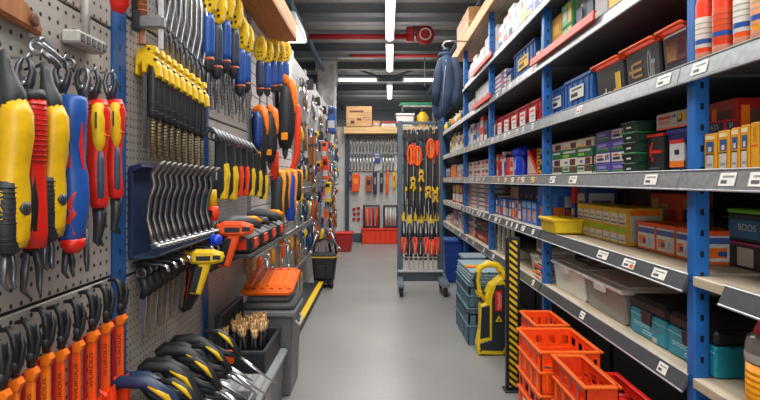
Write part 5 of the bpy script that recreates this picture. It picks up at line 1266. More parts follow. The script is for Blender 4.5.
# far end panel
t = thing('end_frame', 'blue and grey end frame closing the far end of right shelving', 'frame', (XR, 9.64, 0))
o = obj('upright', MB().box(0.01, 0.06, -0.03, 0.03, 0, 3.1, UPRIGHT, 0.004), t); o = obj('end_panel', MB().box(0.06, SDEP, -0.012, 0.012, 0, 3.1, DGREY), t)
# coloured clip-on rails
def clip_rail(y0, y1, z, c, lab):
    q = MB(); q.prism([(-0.024, z - 0.012), (-0.016, z - 0.016), (-0.012, z + 0.026), (-0.003, z + 0.028), (-0.006, z + 0.034), (-0.02, z + 0.034)], y0, y1, 'y', c, 0.003)
    solo('clip_rail', q, lab, 'shelf rail', (XR - 0.002, 0, 0))
clip_rail(2.75, 3.90, L[4] + 0.005, RAILO, 'bright orange rail clipped on the shelf below the green and yellow boxes')
clip_rail(5.25, 6.4, L[5] - 0.0, RAILO, 'orange rail clipped on the upper shelf under the white boxes')
clip_rail(5.3, 6.3, L[4] + 0.0, RAILO, 'short orange rail clipped below the white and purple box stack')
clip_rail(7.0, 8.2, L[5], C('#d8371c', 0.45), 'red-orange rail clipped on the upper shelf behind the jacket')

# ---------------------------------------------------------------- printed cartons
_cm = {}
def carton_mesh(sx, sy, sz, base, front, near, top, bev):
    k = (round(sx, 3), round(sy, 3), round(sz, 3), base.name, tuple((d[:4], d[4].name) if not isinstance(d[4], str) else d for d in front), tuple((d[:4], d[4].name) if not isinstance(d[4], str) else d for d in near), top.name if top else '')
    if k in _cm: return _cm[k]
    q = MB(); hx, hy = sx / 2, sy / 2
    q.box(-hx, hx, -hy, hy, 0, sz, base, bev)
    for lst, fr in ((front, 1), (near, 0)):
        for n_, d in enumerate(lst):
            u0, u1, v0, v1 = d[:4]; e = 0.0008 + 0.0004 * n_
            if isinstance(d[4], str):
                if fr: q.text(d[4], (-hx - e, hy - sy * u0, sz * v0), (0, -sy * (u1 - u0), 0), (0, 0, sz * (v1 - v0)), d[5])
                else: q.text(d[4], (-hx + sx * u0, -hy - e, sz * v0), (sx * (u1 - u0), 0, 0), (0, 0, sz * (v1 - v0)), d[5])
                continue
            if fr: q.quad(*[(-hx - e, hy - sy * u, sz * v) for u, v in ((u0, v0), (u1, v0), (u1, v1), (u0, v1))], d[4])
            else: q.quad(*[(-hx + sx * u, -hy - e, sz * v) for u, v in ((u0, v0), (u1, v0), (u1, v1), (u0, v1))], d[4])
    if top: q.quad((-hx + .002, -hy + .002, sz + .0006), (hx - .002, -hy + .002, sz + .0006), (hx - .002, hy - .002, sz + .0006), (-hx + .002, hy - .002, sz + .0006), top)
    _cm[k] = q.mesh('carton'); return _cm[k]
def carton(lab, y0, y1, z0, h, xf, dep, base, front=(), near=None, top=None, name='carton', cat='box', group=None, rz=0.0, bev=0.003):
    if y0 > y1: y0, y1 = y1, y0
    me = carton_mesh(dep, y1 - y0 - 0.003, h, base, tuple(front), tuple(front if near is None else near), top, bev)
    return solo(name, me, lab, cat, (xf + dep / 2, (y0 + y1) / 2, z0 + 0.0008), rz, group)
def lines(u0, u1, v0, v1, n, m, fill=0.5):
    return [(u0, u0 + (u1 - u0) * (0.75 + 0.25 * ((i * 37) % 10) / 10), v0 + (v1 - v0) * i / n, v0 + (v1 - v0) * (i + fill) / n, m) for i in range(n)]
XF = 1.18
# ---- level 4 (1.43), second bay : food-print multipacks
def Y(px, x=XF): return FP * x / (px - VX)
ys = [Y(546), Y(562), Y(577), Y(592.5)]
G1 = [((0.02, .98, .0, .36, CREAM), (.05, .5, .4, .95, OFFW), (.55, .95, .4, .95, BROWN), (.1, .45, .55, .8, GREEN)),
      ((.03, .97, .1, .9, CREAM), (.1, .5, .2, .75, WHITE), (.55, .9, .15, .85, MAROON), (.2, .4, .35, .6, BLU)),
      ((.0, 1, .0, 1, GREEN), (.1, .9, .55, .8, OFFW), (.08, .5, .1, .4, LIME)),
      ((.02, .98, .08, .92, CREAM), (.1, .55, .35, .85, WHITE), (.6, .95, .1, .7, MAROON), (.05, .5, .1, .3, AMB))]
cb_ = [CREAM, GREEN, GREEN, CREAM]
nmr = ['bottom', 'second', 'third', 'top']
for c_ in range(3):
    for r_ in range(4):
        base = [GREEN, CREAM, GREEN, CREAM][r_] if c_ < 2 else [GREEN, MAROON, DGREEN, CREAM][r_]
        carton('%s multipack carton, %s in the %s stack next to the purple boxes' % (['green and cream', 'cream printed', 'dark green', 'cream and brown'][r_], nmr[r_], ['left', 'middle', 'right'][c_]), ys[c_ + 1], ys[c_], L[2] + 0.0525 * r_, 0.052, XF, 0.3, base, G1[r_][c_ % 2:] if c_ else G1[r_], group='green and cream multipacks')
ys = [Y(595.5), Y(611), Y(628.5)]
WL = ((.05, .95, .1, .9, WHITE), (.12, .5, .6, .75, RED), (.12, .55, .25, .5, BLACK), (.66, .74, .25, .75, BLACK), (.8, .88, .3, .8, BLACK))
PL = ((.1, .9, .05, .25, GREEN), (.15, .7, .5, .75, C('#8f86c8', 0.5)), (.15, .85, .3, .36, LIME))
for c_ in range(2):
    for r_ in range(4):
        wl = r_ == 1 or (r_ == 3 and c_ == 1)
        carton('purple carton %s, %s in the %s purple stack' % ('with a white printed label' if wl else 'with a green base line', nmr[r_], ['left', 'right'][c_]), ys[c_ + 1], ys[c_], L[2] + 0.0565 * r_, 0.056, XF, 0.3, PURP, WL if wl else PL, group='purple cartons')
ys = [Y(630), Y(645.5)]
for r_ in range(5):
    q = MB(); sy = (ys[0] - ys[1]); q.prism([(-0.14, 0), (0.14, 0), (0.15, 0.042), (-0.15, 0.042)], -sy / 2 + .002, sy / 2 - .002, 'y', DGREEN, 0.004)
    q.box(-0.155, 0.155, -sy / 2 + .001, sy / 2 - .001, 0.038, 0.046, GREEN if r_ % 2 else DGREEN, 0.002); q.box(-0.152, -0.149, -0.02, 0.02, 0.016, 0.024, LGREY)
    solo('stacking_tray', q, 'dark green stacking tray, %s of five from the bottom' % ORD[r_ + 1], 'tray', (1.29, (ys[0] + ys[1]) / 2, L[2] + 0.0465 * r_ + .001), 0, 'dark green stacking trays')
carton('black box with a red anchor-like mark and red lid edge, beside the green trays', Y(646.5), Y(664), L[2], 0.165, XF, 0.26, BLACK, ((.3, .9, .5, .58, RED), (.2, .32, .42, .7, RED), (.32, .42, .3, .4, RED), (.32, .42, .68, .78, RED), (0, 1, .93, 1, RED), (.2, .8, .1, .14, DGREY)))
t = thing('lidded_case', 'navy lidded case with a white and orange label under the white box', 'case', (1.335, (Y(664.5) + Y(688)) / 2, L[2] + .001)); sy = (Y(664.5) - Y(688)) / 2 - .004
q = MB(); q.prism([(-0.13, 0), (0.13, 0), (0.145, 0.15), (-0.145, 0.15)], -sy, sy, 'y', C('#16206e', 0.42), 0.006); b = obj('body', q, t); obj('lid', MB().box(-0.15, 0.15, -sy - .004, sy + .004, 0.15, 0.175, C('#1a2680', 0.4), 0.006), t)
q = MB(); q.box(-0.1465, -0.138, -sy * .55, sy * .75, 0.02, 0.13, WHITE); q.box(-0.1475, -0.14, -sy * .55, sy * .75, 0.115, 0.13, RED); q.box(-0.1475, -0.14, -sy * .55, sy * .75, 0.02, 0.045, ORG2); q.box(-0.1475, -0.14, -sy * .1, sy * .3, 0.07, 0.09, NAVY); obj('label_plate', q, b)
carton('white printed box with yellow gloves picture lying on the navy case', Y(655), Y(687), L[2] + 0.178, 0.066, XF + 0.005, 0.11, OFFW, ((0, 1, 0, .1, ORG), (.08, .5, .62, .8, RED), (.1, .45, .3, .5, C('#d88a8a', 0.5)), (.7, .84, .3, .75, BLACK), (.72, .82, .45, .85, YEL), (.86, .96, .35, .85, YEL2), (.55, .66, .65, .8, BLU)))
# ---- L3 second bay : blue crates, black bins
def crate(lab, y0, y1, z, h, c, cd, xf=XF, dep=0.34, card=None, group=None, name='storage_crate', ribs=5):
    if y0 > y1: y0, y1 = y1, y0
    sy = (y1 - y0) / 2 - 0.011; hx = dep / 2
    t = thing(name, lab, 'crate', (xf + hx, (y0 + y1) / 2, z + .001), 0, group)
    q = MB(); th = 0.008
    q.box(-hx, hx, -sy, sy, 0, 0.01, c)
    for s in (-1, 1): q.box(s * hx - th * (s > 0), s * hx + th * (s < 0), -sy, sy, 0.0, h, c, 0.003); q.box(-hx + th, hx - th, s * sy - th * (s > 0), s * sy + th * (s < 0), 0, h, c, 0.003)
    b = obj('body', q, t)
    q = MB(); e = 0.008
    for s in (-1, 1): q.box(s * hx - e, s * hx + e, -sy - e * .3, sy + e * .3, h - 0.022, h, cd, 0.003); q.box(-hx, hx, s * sy - e * .3 - .004, s * sy + e * .3 + .004, h - 0.022, h, cd, 0.003)
    obj('rim', q, t)
    for i in range(ribs):
        y = -sy + 2 * sy * (i + .5) / ribs; obj('rib', MB().box(-hx - 0.006, -hx, y - 0.004, y + 0.004, 0.01, h - 0.022, cd, 0.001), b)
    if card:
        q = MB(); q.box(-hx - 0.009, -hx - 0.006, -sy * .5, sy * .5, h * .35, h * .72, card); q.box(-hx - 0.0098, -hx - 0.0085, -sy * .4, sy * .35, h * .6, h * .66, DGREY); q.box(-hx - 0.0098, -hx - 0.0085, -sy * .1, sy * .4, h * .42, h * .53, BLACK); obj('card', q, t)
    return t
crate('blue plastic crate with white card, left of the two beside the orange-lidded bins', Y(546.5), Y(564), L[3], 0.20, BLUP, BLU, card=WHITE, xf=1.20, dep=0.3)
crate('blue plastic crate with white card, touching the first orange-lidded bin', Y(564.5), Y(593), L[3], 0.20, BLUP, BLU, card=WHITE)
def lidbin(lab, pxa, pxb, h, deco):
    y1, y0 = Y(pxa), Y(pxb); sy = (y1 - y0) / 2 - .004
    t = thing('lidded_bin', lab, 'bin', (XF + 0.15, (y0 + y1) / 2, L[3] + .001))
    q = MB(); q.prism([(-0.135, 0), (0.135, 0), (0.148, h - 0.03), (-0.148, h - 0.03)], -sy, sy, 'y', C('#1a1b1d', 0.4), 0.008); b = obj('body', q, t)
    q = MB(); q.box(-0.155, 0.155, -sy - .003, sy + .003, h - 0.03, h - 0.006, ORG3, 0.006)
    l = obj('lid', q, t, 'orange lid')
    q = MB(); q.tube([(-0.155, sy * .95, h - 0.02), (-0.178, sy * .95, h - 0.012), (-0.178, -sy * .95, h - 0.012), (-0.155, -sy * .95, h - 0.02)], 0.008, ORG, 6); obj('handle', q, l)
    q = MB()
    def fx(z): return -0.135 - 0.013 * z / (h - 0.03) - 0.0016
    for d in deco:
        if isinstance(d[4], str):
            z0 = h * d[2]; q.text(d[4], (fx(z0), sy - 2 * sy * d[0], z0), (0, -2 * sy * (d[1] - d[0]), 0), (fx(h * d[3]) - fx(z0), 0, h * (d[3] - d[2])), d[5])
        else:
            u0, u1, v0, v1, m_ = d; q.quad(*[(fx(h * v) - (0.0008 if m_ is not OFFW else 0), sy - 2 * sy * u, h * v) for u, v in ((u0, v0), (u1, v0), (u1, v1), (u0, v1))], m_)
    obj('print', q, b); return t
lidbin('black bin with orange lid, small yellow bars and white letter d', 595.5, 623.5, 0.20, ((.08, .16, .06, .2, YEL), (.42, .52, .08, .22, YEL), (.2, .36, .06, .32, 'd', WHITE), (.62, .82, .05, .24, YEL), (.7, .88, .2, .62, YEL)))
lidbin('black bin with orange lid, bronze trident mark and grey lettering', 624.5, 659, 0.205, ((.1, .5, .4, .47, C('#a57a3c', 0.4)), (.18, .24, .3, .6, C('#a57a3c', 0.4)), (.24, .5, .27, .33, C('#a57a3c', 0.4)), (.24, .5, .56, .62, C('#a57a3c', 0.4)), (.66, .86, .12, .78, 'Olar', LGREY)))
lidbin('black bin with orange lid and a food picture label, next to the blue upright', 661, 689.5, 0.205, ((.12, .9, .3, .78, MAROON), (.16, .5, .34, .72, C('#d9a05a', 0.5)), (.55, .85, .4, .7, C('#c96b3a', 0.5)), (.3, .42, .4, .62, OFFW), (.1, .9, .82, .86, OFFW)))
# ---- L4 second bay
carton('tall light green box, far left of the orange shelf rail', Y(541), Y(551.5), L[4], 0.27, XF, 0.25, C('#7fae8c', 0.5), ((.1, .9, .5, .9, C('#a9cbb0', 0.5)), (.2, .8, .15, .4, WHITE), (0, 1, .45, .5, YEL)), group='boxes above the orange rail')
carton('tall mustard yellow box between the two green boxes', Y(552), Y(561), L[4] + 0.0, 0.27, XF, 0.25, C('#d9a024', 0.5), ((.1, .9, .1, .9, C('#c98f1e', 0.5)), (.2, .8, .55, .8, C('#e0b450', 0.5))), near=((.05, .95, .05, .45, GREEN), (.1, .9, .5, .95, C('#3e8f58', 0.5))))
for r_ in range(2): carton('green and yellow printed box, %s one right of the tall mustard box' % ['lower', 'upper'][r_], Y(561.5), Y(572), L[4] + 0.15 * r_, 0.148, XF, 0.25, C('#4f9a5e', 0.5), ((.1, .6, .1, .9, C('#8fc49a', 0.5)), (.65, .95, .1, .9, YEL), (.15, .5, .3, .6, WHITE)))
for i, (a, b_) in enumerate(((573, 583), (583.5, 594))):
    q = MB(); sy = (Y(a) - Y(b_)) / 2 - .004; q.tube([(0, 0, 0), (0, 0, 0.03), (0, 0, 0.15), (0, 0, 0.26), (0, 0, 0.31), (0, 0, 0.33)], [0.07, 0.085, 0.09, 0.08, 0.05, 0.06], [C('#8f9499', 0.3), C('#a3a6ab', 0.3)][i], 10, sy / 0.09)
    q.box(-0.092, -0.088, -sy * .6, sy * .6, 0.08, 0.2, C('#3f4a63', 0.45)); solo('foil_bag', q, 'silver grey foil bag with a dark label, %s of two' % ['left', 'right'][i], 'bag', (XF + 0.1, (Y(a) + Y(b_)) / 2, L[4] + .001))
carton('plain light grey carton on the shelf right of the silver bags', Y(595), Y(607.5), L[4], 0.3, XF, 0.25, C('#a8a8a6', 0.5), ((.1, .9, .6, .9, LGREY),))
carton('bright amber carton right of the plain light grey carton', Y(608.5), Y(622), L[4], 0.28, XF, 0.25, AMB, ((.1, .9, .1, .4, YEL), (.2, .8, .5, .7, ORG)))
carton('large white carton at the top edge, right of the amber carton', Y(623), Y(650), L[4], 0.25, XF, 0.25, OFFW, ((.1, .8, .3, .5, BLU),))
carton('red and white carton at the top edge above the black bins', Y(651), Y(688), L[4], 0.22, XF, 0.25, RED, ((.1, .9, .2, .6, WHITE),))
# ---- L1 second bay
t = thing('plastic_tray', 'yellow plastic tray jutting over the shelf edge beside the blue upright', 'tray', (1.185, 3.555, L[1] + .007))
q = MB(); hx, sy, h = 0.095, 0.145, 0.085
q.prism([(-hx + .012, 0), (hx - .012, 0), (hx, h), (-hx, h)], -sy, sy, 'y', C('#e3c412', 0.42), 0.008); b = obj('body', q, t)
q = MB()
for a in ((-hx - .008, -hx + .006, -sy - .008, sy + .008), (hx - .006, hx + .008, -sy - .008, sy + .008), (-hx, hx, -sy - .008, -sy + .006), (-hx, hx, sy - .006, sy + .008)): q.box(*a, h - 0.012, h + 0.006, YEL2, 0.003)
obj('rim', q, t)
carton('blue box with a picture of orange-handled tools behind the yellow tray', 4.14, 3.83, L[1], 0.295, 1.20, 0.2, C('#1f58b8', 0.45), ((.05, .95, .75, .95, C('#2f74d0', 0.45)), (.5, .9, .5, .75, WHITE), (.1, .5, .2, .5, ORG2), (.3, .8, .12, .3, OFFW), (.05, .25, .5, .8, C('#3d86e0', 0.45)), (.55, .85, .3, .45, ORG)))
carton('red-topped blue box with white label, right of the pictured blue box', 3.70, 3.52 + .11, L[1], 0.30, 1.30, 0.2, C('#1c4aa0', 0.45), ((0, 1, .62, 1, RED), (.1, .9, .1, .5, WHITE), (.2, .8, .3, .36, DGREY)))
carton('dark blue box with grey label behind the left end of yellow cartons', 3.62, 3.47, L[1], 0.30, 1.31, 0.2, C('#173a80', 0.45), ((.1, .9, .5, .85, LGREY), (.2, .8, .6, .7, DGREY)))
yb = [3.52 - i * (0.70 / 7) for i in range(8)]
YW = ((.06, .94, .52, .84, WHITE), (.12, .88, .56, .6, DGREY), (.12, .7, .68, .72, GREY), (.0, 1, .32, .44, LIME), (.06, .94, .06, .28, WHITE), (.12, .88, .1, .14, GREY))
for i in range(7):
    carton('narrow yellow carton with white labels and lime band, %s from the left of seven' % ORD[i + 1], yb[i + 1], yb[i], L[1], 0.193, 1.275, 0.19, C('#dcae1c', 0.5), YW, near=((.1, .9, .1, .8, OFFW), (.1, .9, .8, .95, ORG2)), group='narrow yellow cartons')
OW = ((.04, .96, .1, .86, WHITE), (.04, .96, .62, .8, C('#3d62ae', 0.45)), (.1, .5, .2, .5, ORG2), (.6, .9, .2, .45, C('#bfc4cc', 0.5)), (.3, .5, .25, .4, BLU), (0, 1, .88, 1, ORG))
for i, (a, b_) in enumerate(((2.755, 2.575), (2.572, 2.405), (2.40, 2.28), (2.275, 2.19))):
    carton('orange and white printed carton, %s from the left in the front row' % ORD[i + 1], b_, a, L[1], 0.135, 1.30, 0.18, C('#e06a12', 0.5), OW, group='orange and white cartons')
carton('orange-red box with grey blister panels standing behind the orange and white cartons', 3.03, 2.72, L[1], 0.27, 1.5, 0.16, C('#d4420f', 0.5), ((.05, .3, .45, .9, C('#d08a3a', 0.5)), (.1, .28, .55, .75, C('#c9b48a', 0.5)), (.38, .6, .2, .8, C('#b9978a', 0.5)), (.05, .3, .08, .38, C('#7a6a86', 0.5)), (.7, .84, .2, .7, C('#a83410', 0.5))))
carton('dark green-black box reading Genius with yellow bands, beside the upright', 2.70, 2.46, L[1], 0.195, 1.5, 0.16, C('#16201c', 0.5), ((.15, .75, .6, .78, 'Genius', C('#c9cfc4', 0.5)), (0, 1, .36, .44, YEL), (.1, .3, .1, .3, LGREY), (.4, .6, .1, .3, AMB), (.7, .9, .1, .3, C('#6d8a3a', 0.5)), (.2, .7, .88, .92, LIME)))
for i, (a, b_, c, d) in enumerate(((4.06, 3.74, RED, ((0, .8, .1, .5, WHITE), (.2, .8, .6, .9, ORG2))), (3.70, 3.42, C('#5a4636', 0.55), ((.1, .9, .1, .6, C('#6f5a48', 0.55)),)), (3.40, 3.08, C('#33231f', 0.55), ((.05, .95, .25, .5, OFFW), (.1, .7, .6, .75, MAROON))))):
    carton(['red and white box at the back, behind the far yellow cartons', 'brown box at the back, behind the middle yellow cartons', 'dark brown box with pale stripe at the back of the shelf'][i], b_, a, L[1], 0.29, 1.54, 0.16, c, d)
# ---- L0 second bay : translucent tubs and teal cases
TUB = glass_material('cloudy_plastic', '#c4c6bf', 0.35, 0.4); TUBL = C('#a6a7a5', 0.3)
def tub(lab, y0, y1, body, lid, stuffc):
    sy = (y1 - y0) / 2; t = thing('storage_tub', lab, 'tub', (1.40, (y0 + y1) / 2, L[0] + .001))
    q = MB(); q.prism([(-0.215, 0), (0.215, 0), (0.235, 0.15), (-0.235, 0.15)], -sy + .02, sy - .02, 'y', body, 0.014); obj('body', q, t)
    q = MB(); q.box(-0.25, 0.25, -sy, sy, 0.15, 0.172, lid, 0.01); q.box(-0.2, 0.2, -sy + .05, sy - .05, 0.172, 0.18, lid, 0.006); obj('lid', q, t)
    q = MB(); q.box(-0.256, -0.235, -0.06, 0.06, 0.125, 0.165, lid, 0.004); obj('clasp', q, t); return t
tub('cloudy grey lidded tub at the far side of the lowest shelf', 3.125, 3.68, C('#dcdfd8', 0.3), C('#cfd0ce', 0.3), None)
tub('dark tub with a smooth grey lid between the cloudy tub and teal cases', 2.605, 3.12, C('#85867f', 0.35), C('#dcdddc', 0.28), None)
for a in (3.5, 3.3):
    q = MB(); q.box(-0.12, 0.12, -0.07, 0.07, 0, 0.006, [C('#232a3c', 0.5), DGREY][a < 3.4], 0.001); q.box(-0.1, 0.0, -0.05, 0.05, 0.006, 0.007, LGREY); solo('leaflet', q, 'dark printed leaflet lying on the cloudy tub lid, %s one' % ['far', 'near'][a < 3.4], 'paper', (1.40, a, L[0] + 0.1815), 0.2)
def teal(lab, y0, y1):
    sy = (y1 - y0) / 2 - .003; t = thing('tool_case', lab, 'case', (1.182 + 0.17, (y0 + y1) / 2, L[0] + .001))
    q = MB(); q.box(-0.17, 0.17, -sy, sy, 0, 0.112, TEAL, 0.008); b = obj('body', q, t)
    q = MB(); q.box(-0.168, 0.17, -sy + .002, sy - .002, 0.113, 0.165, C('#1c2228', 0.4), 0.012); q.box(-0.16, 0.15, -sy + .02, sy - .02, 0.165, 0.172, C('#252c34', 0.4), 0.004); obj('lid', q, t, 'black lid')
    q = MB(); q.prism([(0.05, 0.12), (-0.05, 0.12), (-0.042, 0.065), (0.042, 0.065)], -0.176, -0.168, 'x', C('#14181c', 0.4), 0.003); obj('latch', q, t)
    q = MB()
    for i in range(5): q.box(-0.1712, -0.17, sy * .75 - 0.02 - i * 0.03, sy * .75 - i * 0.03 + 0.002, 0.045, 0.058, C('#bfe6ee', 0.5)); q.box(-0.1716, -0.1711, sy * .75 - 0.017 - i * 0.03, sy * .75 - i * 0.03 - 0.001, 0.048, 0.055, TEAL)
    q.box(-0.1712, -0.17, -0.04, 0.03, 0.02, 0.035, C('#bfe6ee', 0.5)); q.box(-0.1716, -0.1711, -0.035, 0.025, 0.0235, 0.0315, TEAL); q.box(-0.1712, -0.17, -0.085, -0.05, 0.004, 0.026, OFFW); q.box(-0.1712, -0.17, -0.085, -0.06, 0.05, 0.056, PINK)
    q.box(-0.1712, -0.17, -sy, sy, 0.088, 0.092, C('#7cd2e2', 0.45)); obj('print', q, b); return t
teal('teal case with black lid, left one of the pair on the lowest shelf', 2.255, 2.58)
teal('teal case with black lid, right one partly hidden by the blue upright', 1.925, 2.25)

# ---------------------------------------------------------------- nearest bay
SKIPB = C('#d94a1c', 0.4)
def bottle(c, c2, lab, px, x=1.15, r=0.034):
    y = FP * x / (px - VX); t = thing('spray_bottle', lab, 'bottle', (x, y, L[3] + .001))
    q = MB(); q.lathe([(0.015, 0), (r * .96, 0.006), (r, 0.03), (r, 0.20), (r * .86, 0.225), (r * .45, 0.26), (r * .4, 0.27)], c, 18); b = obj('body', q, t)
    q = MB(); q.lathe([(r + .0006, 0.048), (r + .001, 0.05), (r + .001, 0.152), (r + .0006, 0.154)], c2, 18, cap=False); q.lathe([(r + .0016, 0.062), (r + .0016, 0.078)], BLU, 18, cap=False)
    for i in range(3): q.lathe([(r + .0013, 0.095 + i * .018), (r + .0013, 0.099 + i * .018)], C('#a39d92' if c2 is not SKIPB else '#b8401a', 0.5), 18, cap=False)
    obj('wrap_label', q, b)
    obj('cap', MB().lathe([(r * .5, 0.268), (r * .5, 0.32), (r * .3, 0.325)], WHITE, 12), t)
    q = MB(); q.lathe([(r * .97, 0.004), (r + .0005, 0.01), (r + .0005, 0.03), (r * .98, 0.036)], C('#c8876a', 0.45), 18, cap=False); obj('base', q, t); return t
bottle(ORG3, C('#d9d2c6', 0.45), 'orange-red bottle with white label next to the first right upright', 706, 1.15, .033)
bottle(C('#e23c10', 0.35), C('#d94a1c', 0.4), 'plain orange-red bottle, second from the right-hand upright', 725, 1.15, .037)
bottle(ORG, WHITE, 'orange bottle with a broad white label, third from the upright', 746, 1.15, .034)
bottle(AMB, C('#e8a070', 0.4), 'amber-orange bottle cut off by the right photo edge', 765, 1.15, .036)
bxs = [(704, 716.5), (717.5, 729.5), (730.5, 739.5), (740, 749.5), (750, 759), (759.5, 770)]
YB = ((.12, .88, .84, .94, C('#efd9a0', 0.5)), (.2, .8, .5, .78, C('#20528a', 0.5)), (.36, .64, .52, .64, OFFW), (.2, .8, .06, .42, OFFW), (.15, .85, .43, .46, BLACK), (.3, .7, .14, .2, GREY))
for i, (a, b_) in enumerate(bxs):
    x = 1.15; carton('golden yellow carton with blue emblem and white label, %s from the blue upright' % ORD[i + 1], FP * x / (b_ - VX), FP * x / (a - VX), L[2], 0.13 + 0.004 * i, x, 0.16, C('#e09a0c', 0.5), YB if i < 4 else ((.1, .9, .5, .53, ORG), (.4, .6, .6, .9, C('#c98408', 0.5))), group='golden yellow cartons')
carton('dark teal box reading CAYS with a red edge behind the yellow cartons', 2.06, 1.90, L[2], 0.178, 1.205, 0.03, C('#16405a', 0.5), ((.28, .72, .84, .94, 'CAYS', WHITE), (.9, 1, 0, 1, RED), (0, 1, .97, 1, RED)))
carton('red-framed dark box at the back, left of the other red-framed one', 2.06, 1.90, L[2], 0.255, 1.24, 0.15, REDD, ((.2, .8, .1, .85, BROWN), (.1, .3, .5, .9, ORG2)))
carton('red-framed dark box at the back corner behind the golden cartons', 1.86, 1.72, L[2], 0.24, 1.33, 0.15, REDD, ((.15, .85, .1, .85, BLACK),))
carton('low dark box with pale printed front and pink top line', 2.20, 2.06 - .05, L[1], 0.10, 1.40, 0.3, C('#1d2027', 0.5), ((0, 1, .9, 1, PINK), (.3, .8, .1, .8, OFFW)), near=((0, 1, .92, 1, PINK), (.1, .9, .08, .85, C('#a9a6a6', 0.5)), (.2, .8, .3, .36, GREY)))
t = thing('lidded_case', 'dark teal box with lime green lid, reading BOOS, on the low dark box', 'box', (1.55, 2.105, L[1] + 0.1015))
q = MB(); q.box(-0.15, 0.15, -0.095, 0.095, 0, 0.11, C('#152631', 0.45), 0.006); b = obj('body', q, t); obj('lid', MB().box(-0.155, 0.155, -0.1, 0.1, 0.11, 0.128, C('#6fbf2a', 0.4), 0.006), t, 'lime green lid')
q = MB(); q.quad((-0.1508, .09, .015), (-0.1508, -.09, .015), (-0.1508, -.09, .085), (-0.1508, .09, .085), C('#1e6f9c', 0.45)); q.text('BOOS', (-0.1516, .03, .045), (0, -.1, 0), (0, 0, .025), WHITE); q.box(-0.09, 0.09, -0.0958, -0.095, 0.06, 0.09, C('#3d5058', 0.5)); q.box(-0.11, 0.11, -0.0958, -0.095, 0.02, 0.045, C('#2c4048', 0.5)); obj('print', q, b)
carton('dark brown box on the shelf just right of the upright', 2.35, 2.215, L[1], 0.13, 1.40, 0.28, C('#2a2220', 0.55), ((.0, 1, .9, 1, C('#b98a5a', 0.5)),))
t = thing('spray_can', 'large bottle with red cone cap and yellow base at the right edge', 'bottle', (1.195, 1.645, L[0] + .006)); t.scale = (1, 1, 0.93)
obj('body', MB().lathe([(0.03, 0), (0.078, 0.004), (0.081, 0.03), (0.081, 0.155)], AMB, 20), t, 'yellow ribbed lower body')
q = MB()
for i in range(6): q.lathe([(0.081, 0.02 + i * .02), (0.0825, 0.025 + i * .02), (0.081, 0.03 + i * .02)], C('#d08a10', 0.45), 20, cap=False)
obj('ribs', q, t)
obj('shoulder', MB().lathe([(0.081, 0.155), (0.083, 0.165), (0.083, 0.205), (0.078, 0.232), (0.062, 0.25)], C('#6f6a66', 0.2), 20), t, 'smoky grey shoulder')
obj('band', MB().lathe([(0.0835, 0.16), (0.0843, 0.165), (0.0843, 0.185), (0.0835, 0.188)], C('#a09890', 0.4), 20, cap=False), t)
obj('cap', MB().lathe([(0.062, 0.248), (0.055, 0.27), (0.03, 0.32), (0.02, 0.335)], RED, 18), t, 'red cone cap')

# ---------------------------------------------------------------- third and further bays
X2 = 1.18
def Yx(px, x=X2): return FP * x / (px - VX)
# L4 : blue crates
crate('large blue crate with yellow card, high on the third bay', Yx(514), Yx(535.5), L[4], 0.26, BLUP, BLU2, card=YEL, ribs=6)
crate('small navy crate left of the large blue crate', Yx(506.5), Yx(513.5), L[4], 0.17, NAVY, BLU2, ribs=3, card=OFFW)
carton('small red and white box between the blue crate and the upright', Yx(536), Yx(539.5), L[4], 0.14, X2, 0.2, OFFW, ((.1, .9, .3, .8, RED), (.2, .8, .1, .25, BLACK)))
for r_ in range(5):
    carton('flat white and purple box, %s from the bottom of the stack of five' % ORD[r_ + 1], Yx(506), Yx(491.5), L[4], 0.043, X2, 0.28, C('#d7cdd6', 0.5), ((0, 1, .0, .3, C('#7a4a6a', 0.5)), (.1, .6, .4, .8, WHITE), (.7, .9, .4, .8, RED if r_ == 2 else C('#59365a', 0.5))), name='flat_box').location.z = L[4] + .001 + 0.0445 * r_
WP = ((.1, .9, .6, .9, C('#cfd3d6', 0.5)), (.15, .85, .25, .5, C('#a8aeb6', 0.5)), (.2, .5, .3, .45, C('#c83a3a', 0.5)), (0, 1, 0, .12, C('#d8603a', 0.5)))
def run(desc, px0, px1, n, z, h, cols, x=X2, dep=0.25, front=WP, where='', gname=None, hj=0.0):
    ya, yb_ = Yx(px0, x), Yx(px1, x)
    for i in range(n):
        a = ya + (yb_ - ya) * i / n; b = ya + (yb_ - ya) * (i + 1) / n
        cn, c = cols[i % len(cols)]
        hh = h + hj * (((i * 7) % 5) / 4 - .5)
        carton('%s %s, %s from the left %s' % (cn, desc, ORD[i + 1], where), b, a, z, hh, x, dep, c, front(i) if callable(front) else front, group=gname)
Wc = ('white', WHITE)
run('upright carton', 475.5, 491, 3, L[4], 0.26, [Wc], where='below the orange rail, by the purple stack', gname='white upright cartons')
run('printed carton', 467.5, 475, 2, L[4], 0.19, [('white and teal', C('#b9cbca', 0.5)), ('white and purple', C('#c3b4c6', 0.5))], where='beside the tall white cartons', gname='small printed cartons')
# little bottles far left on L4
pb_ = {}
for i, (cn, c) in enumerate((('yellow', YEL2), ('green', GREEN), ('orange', ORG2), ('white', WHITE), ('yellow', YEL2), ('blue', BLU))):
    px = 447 + i * 3.4; x = 1.16; y = FP * x / (px - VX)
    t = thing('small_bottle', '%s small bottle, %s from the left below the jacket hem' % (cn, ORD[i + 1]), 'bottle', (x, y, L[4] + .001), 0, 'small bottles near the jacket')
    obj('body', MB().lathe([(0.02, 0), (0.045, 0.005), (0.045, 0.1), (0.02, 0.13)], c, 10), t); obj('cap', MB().lathe([(0.022, 0.128), (0.022, 0.16), (0.01, 0.163)], [WHITE, YEL, GREEN][i % 3], 8), t)
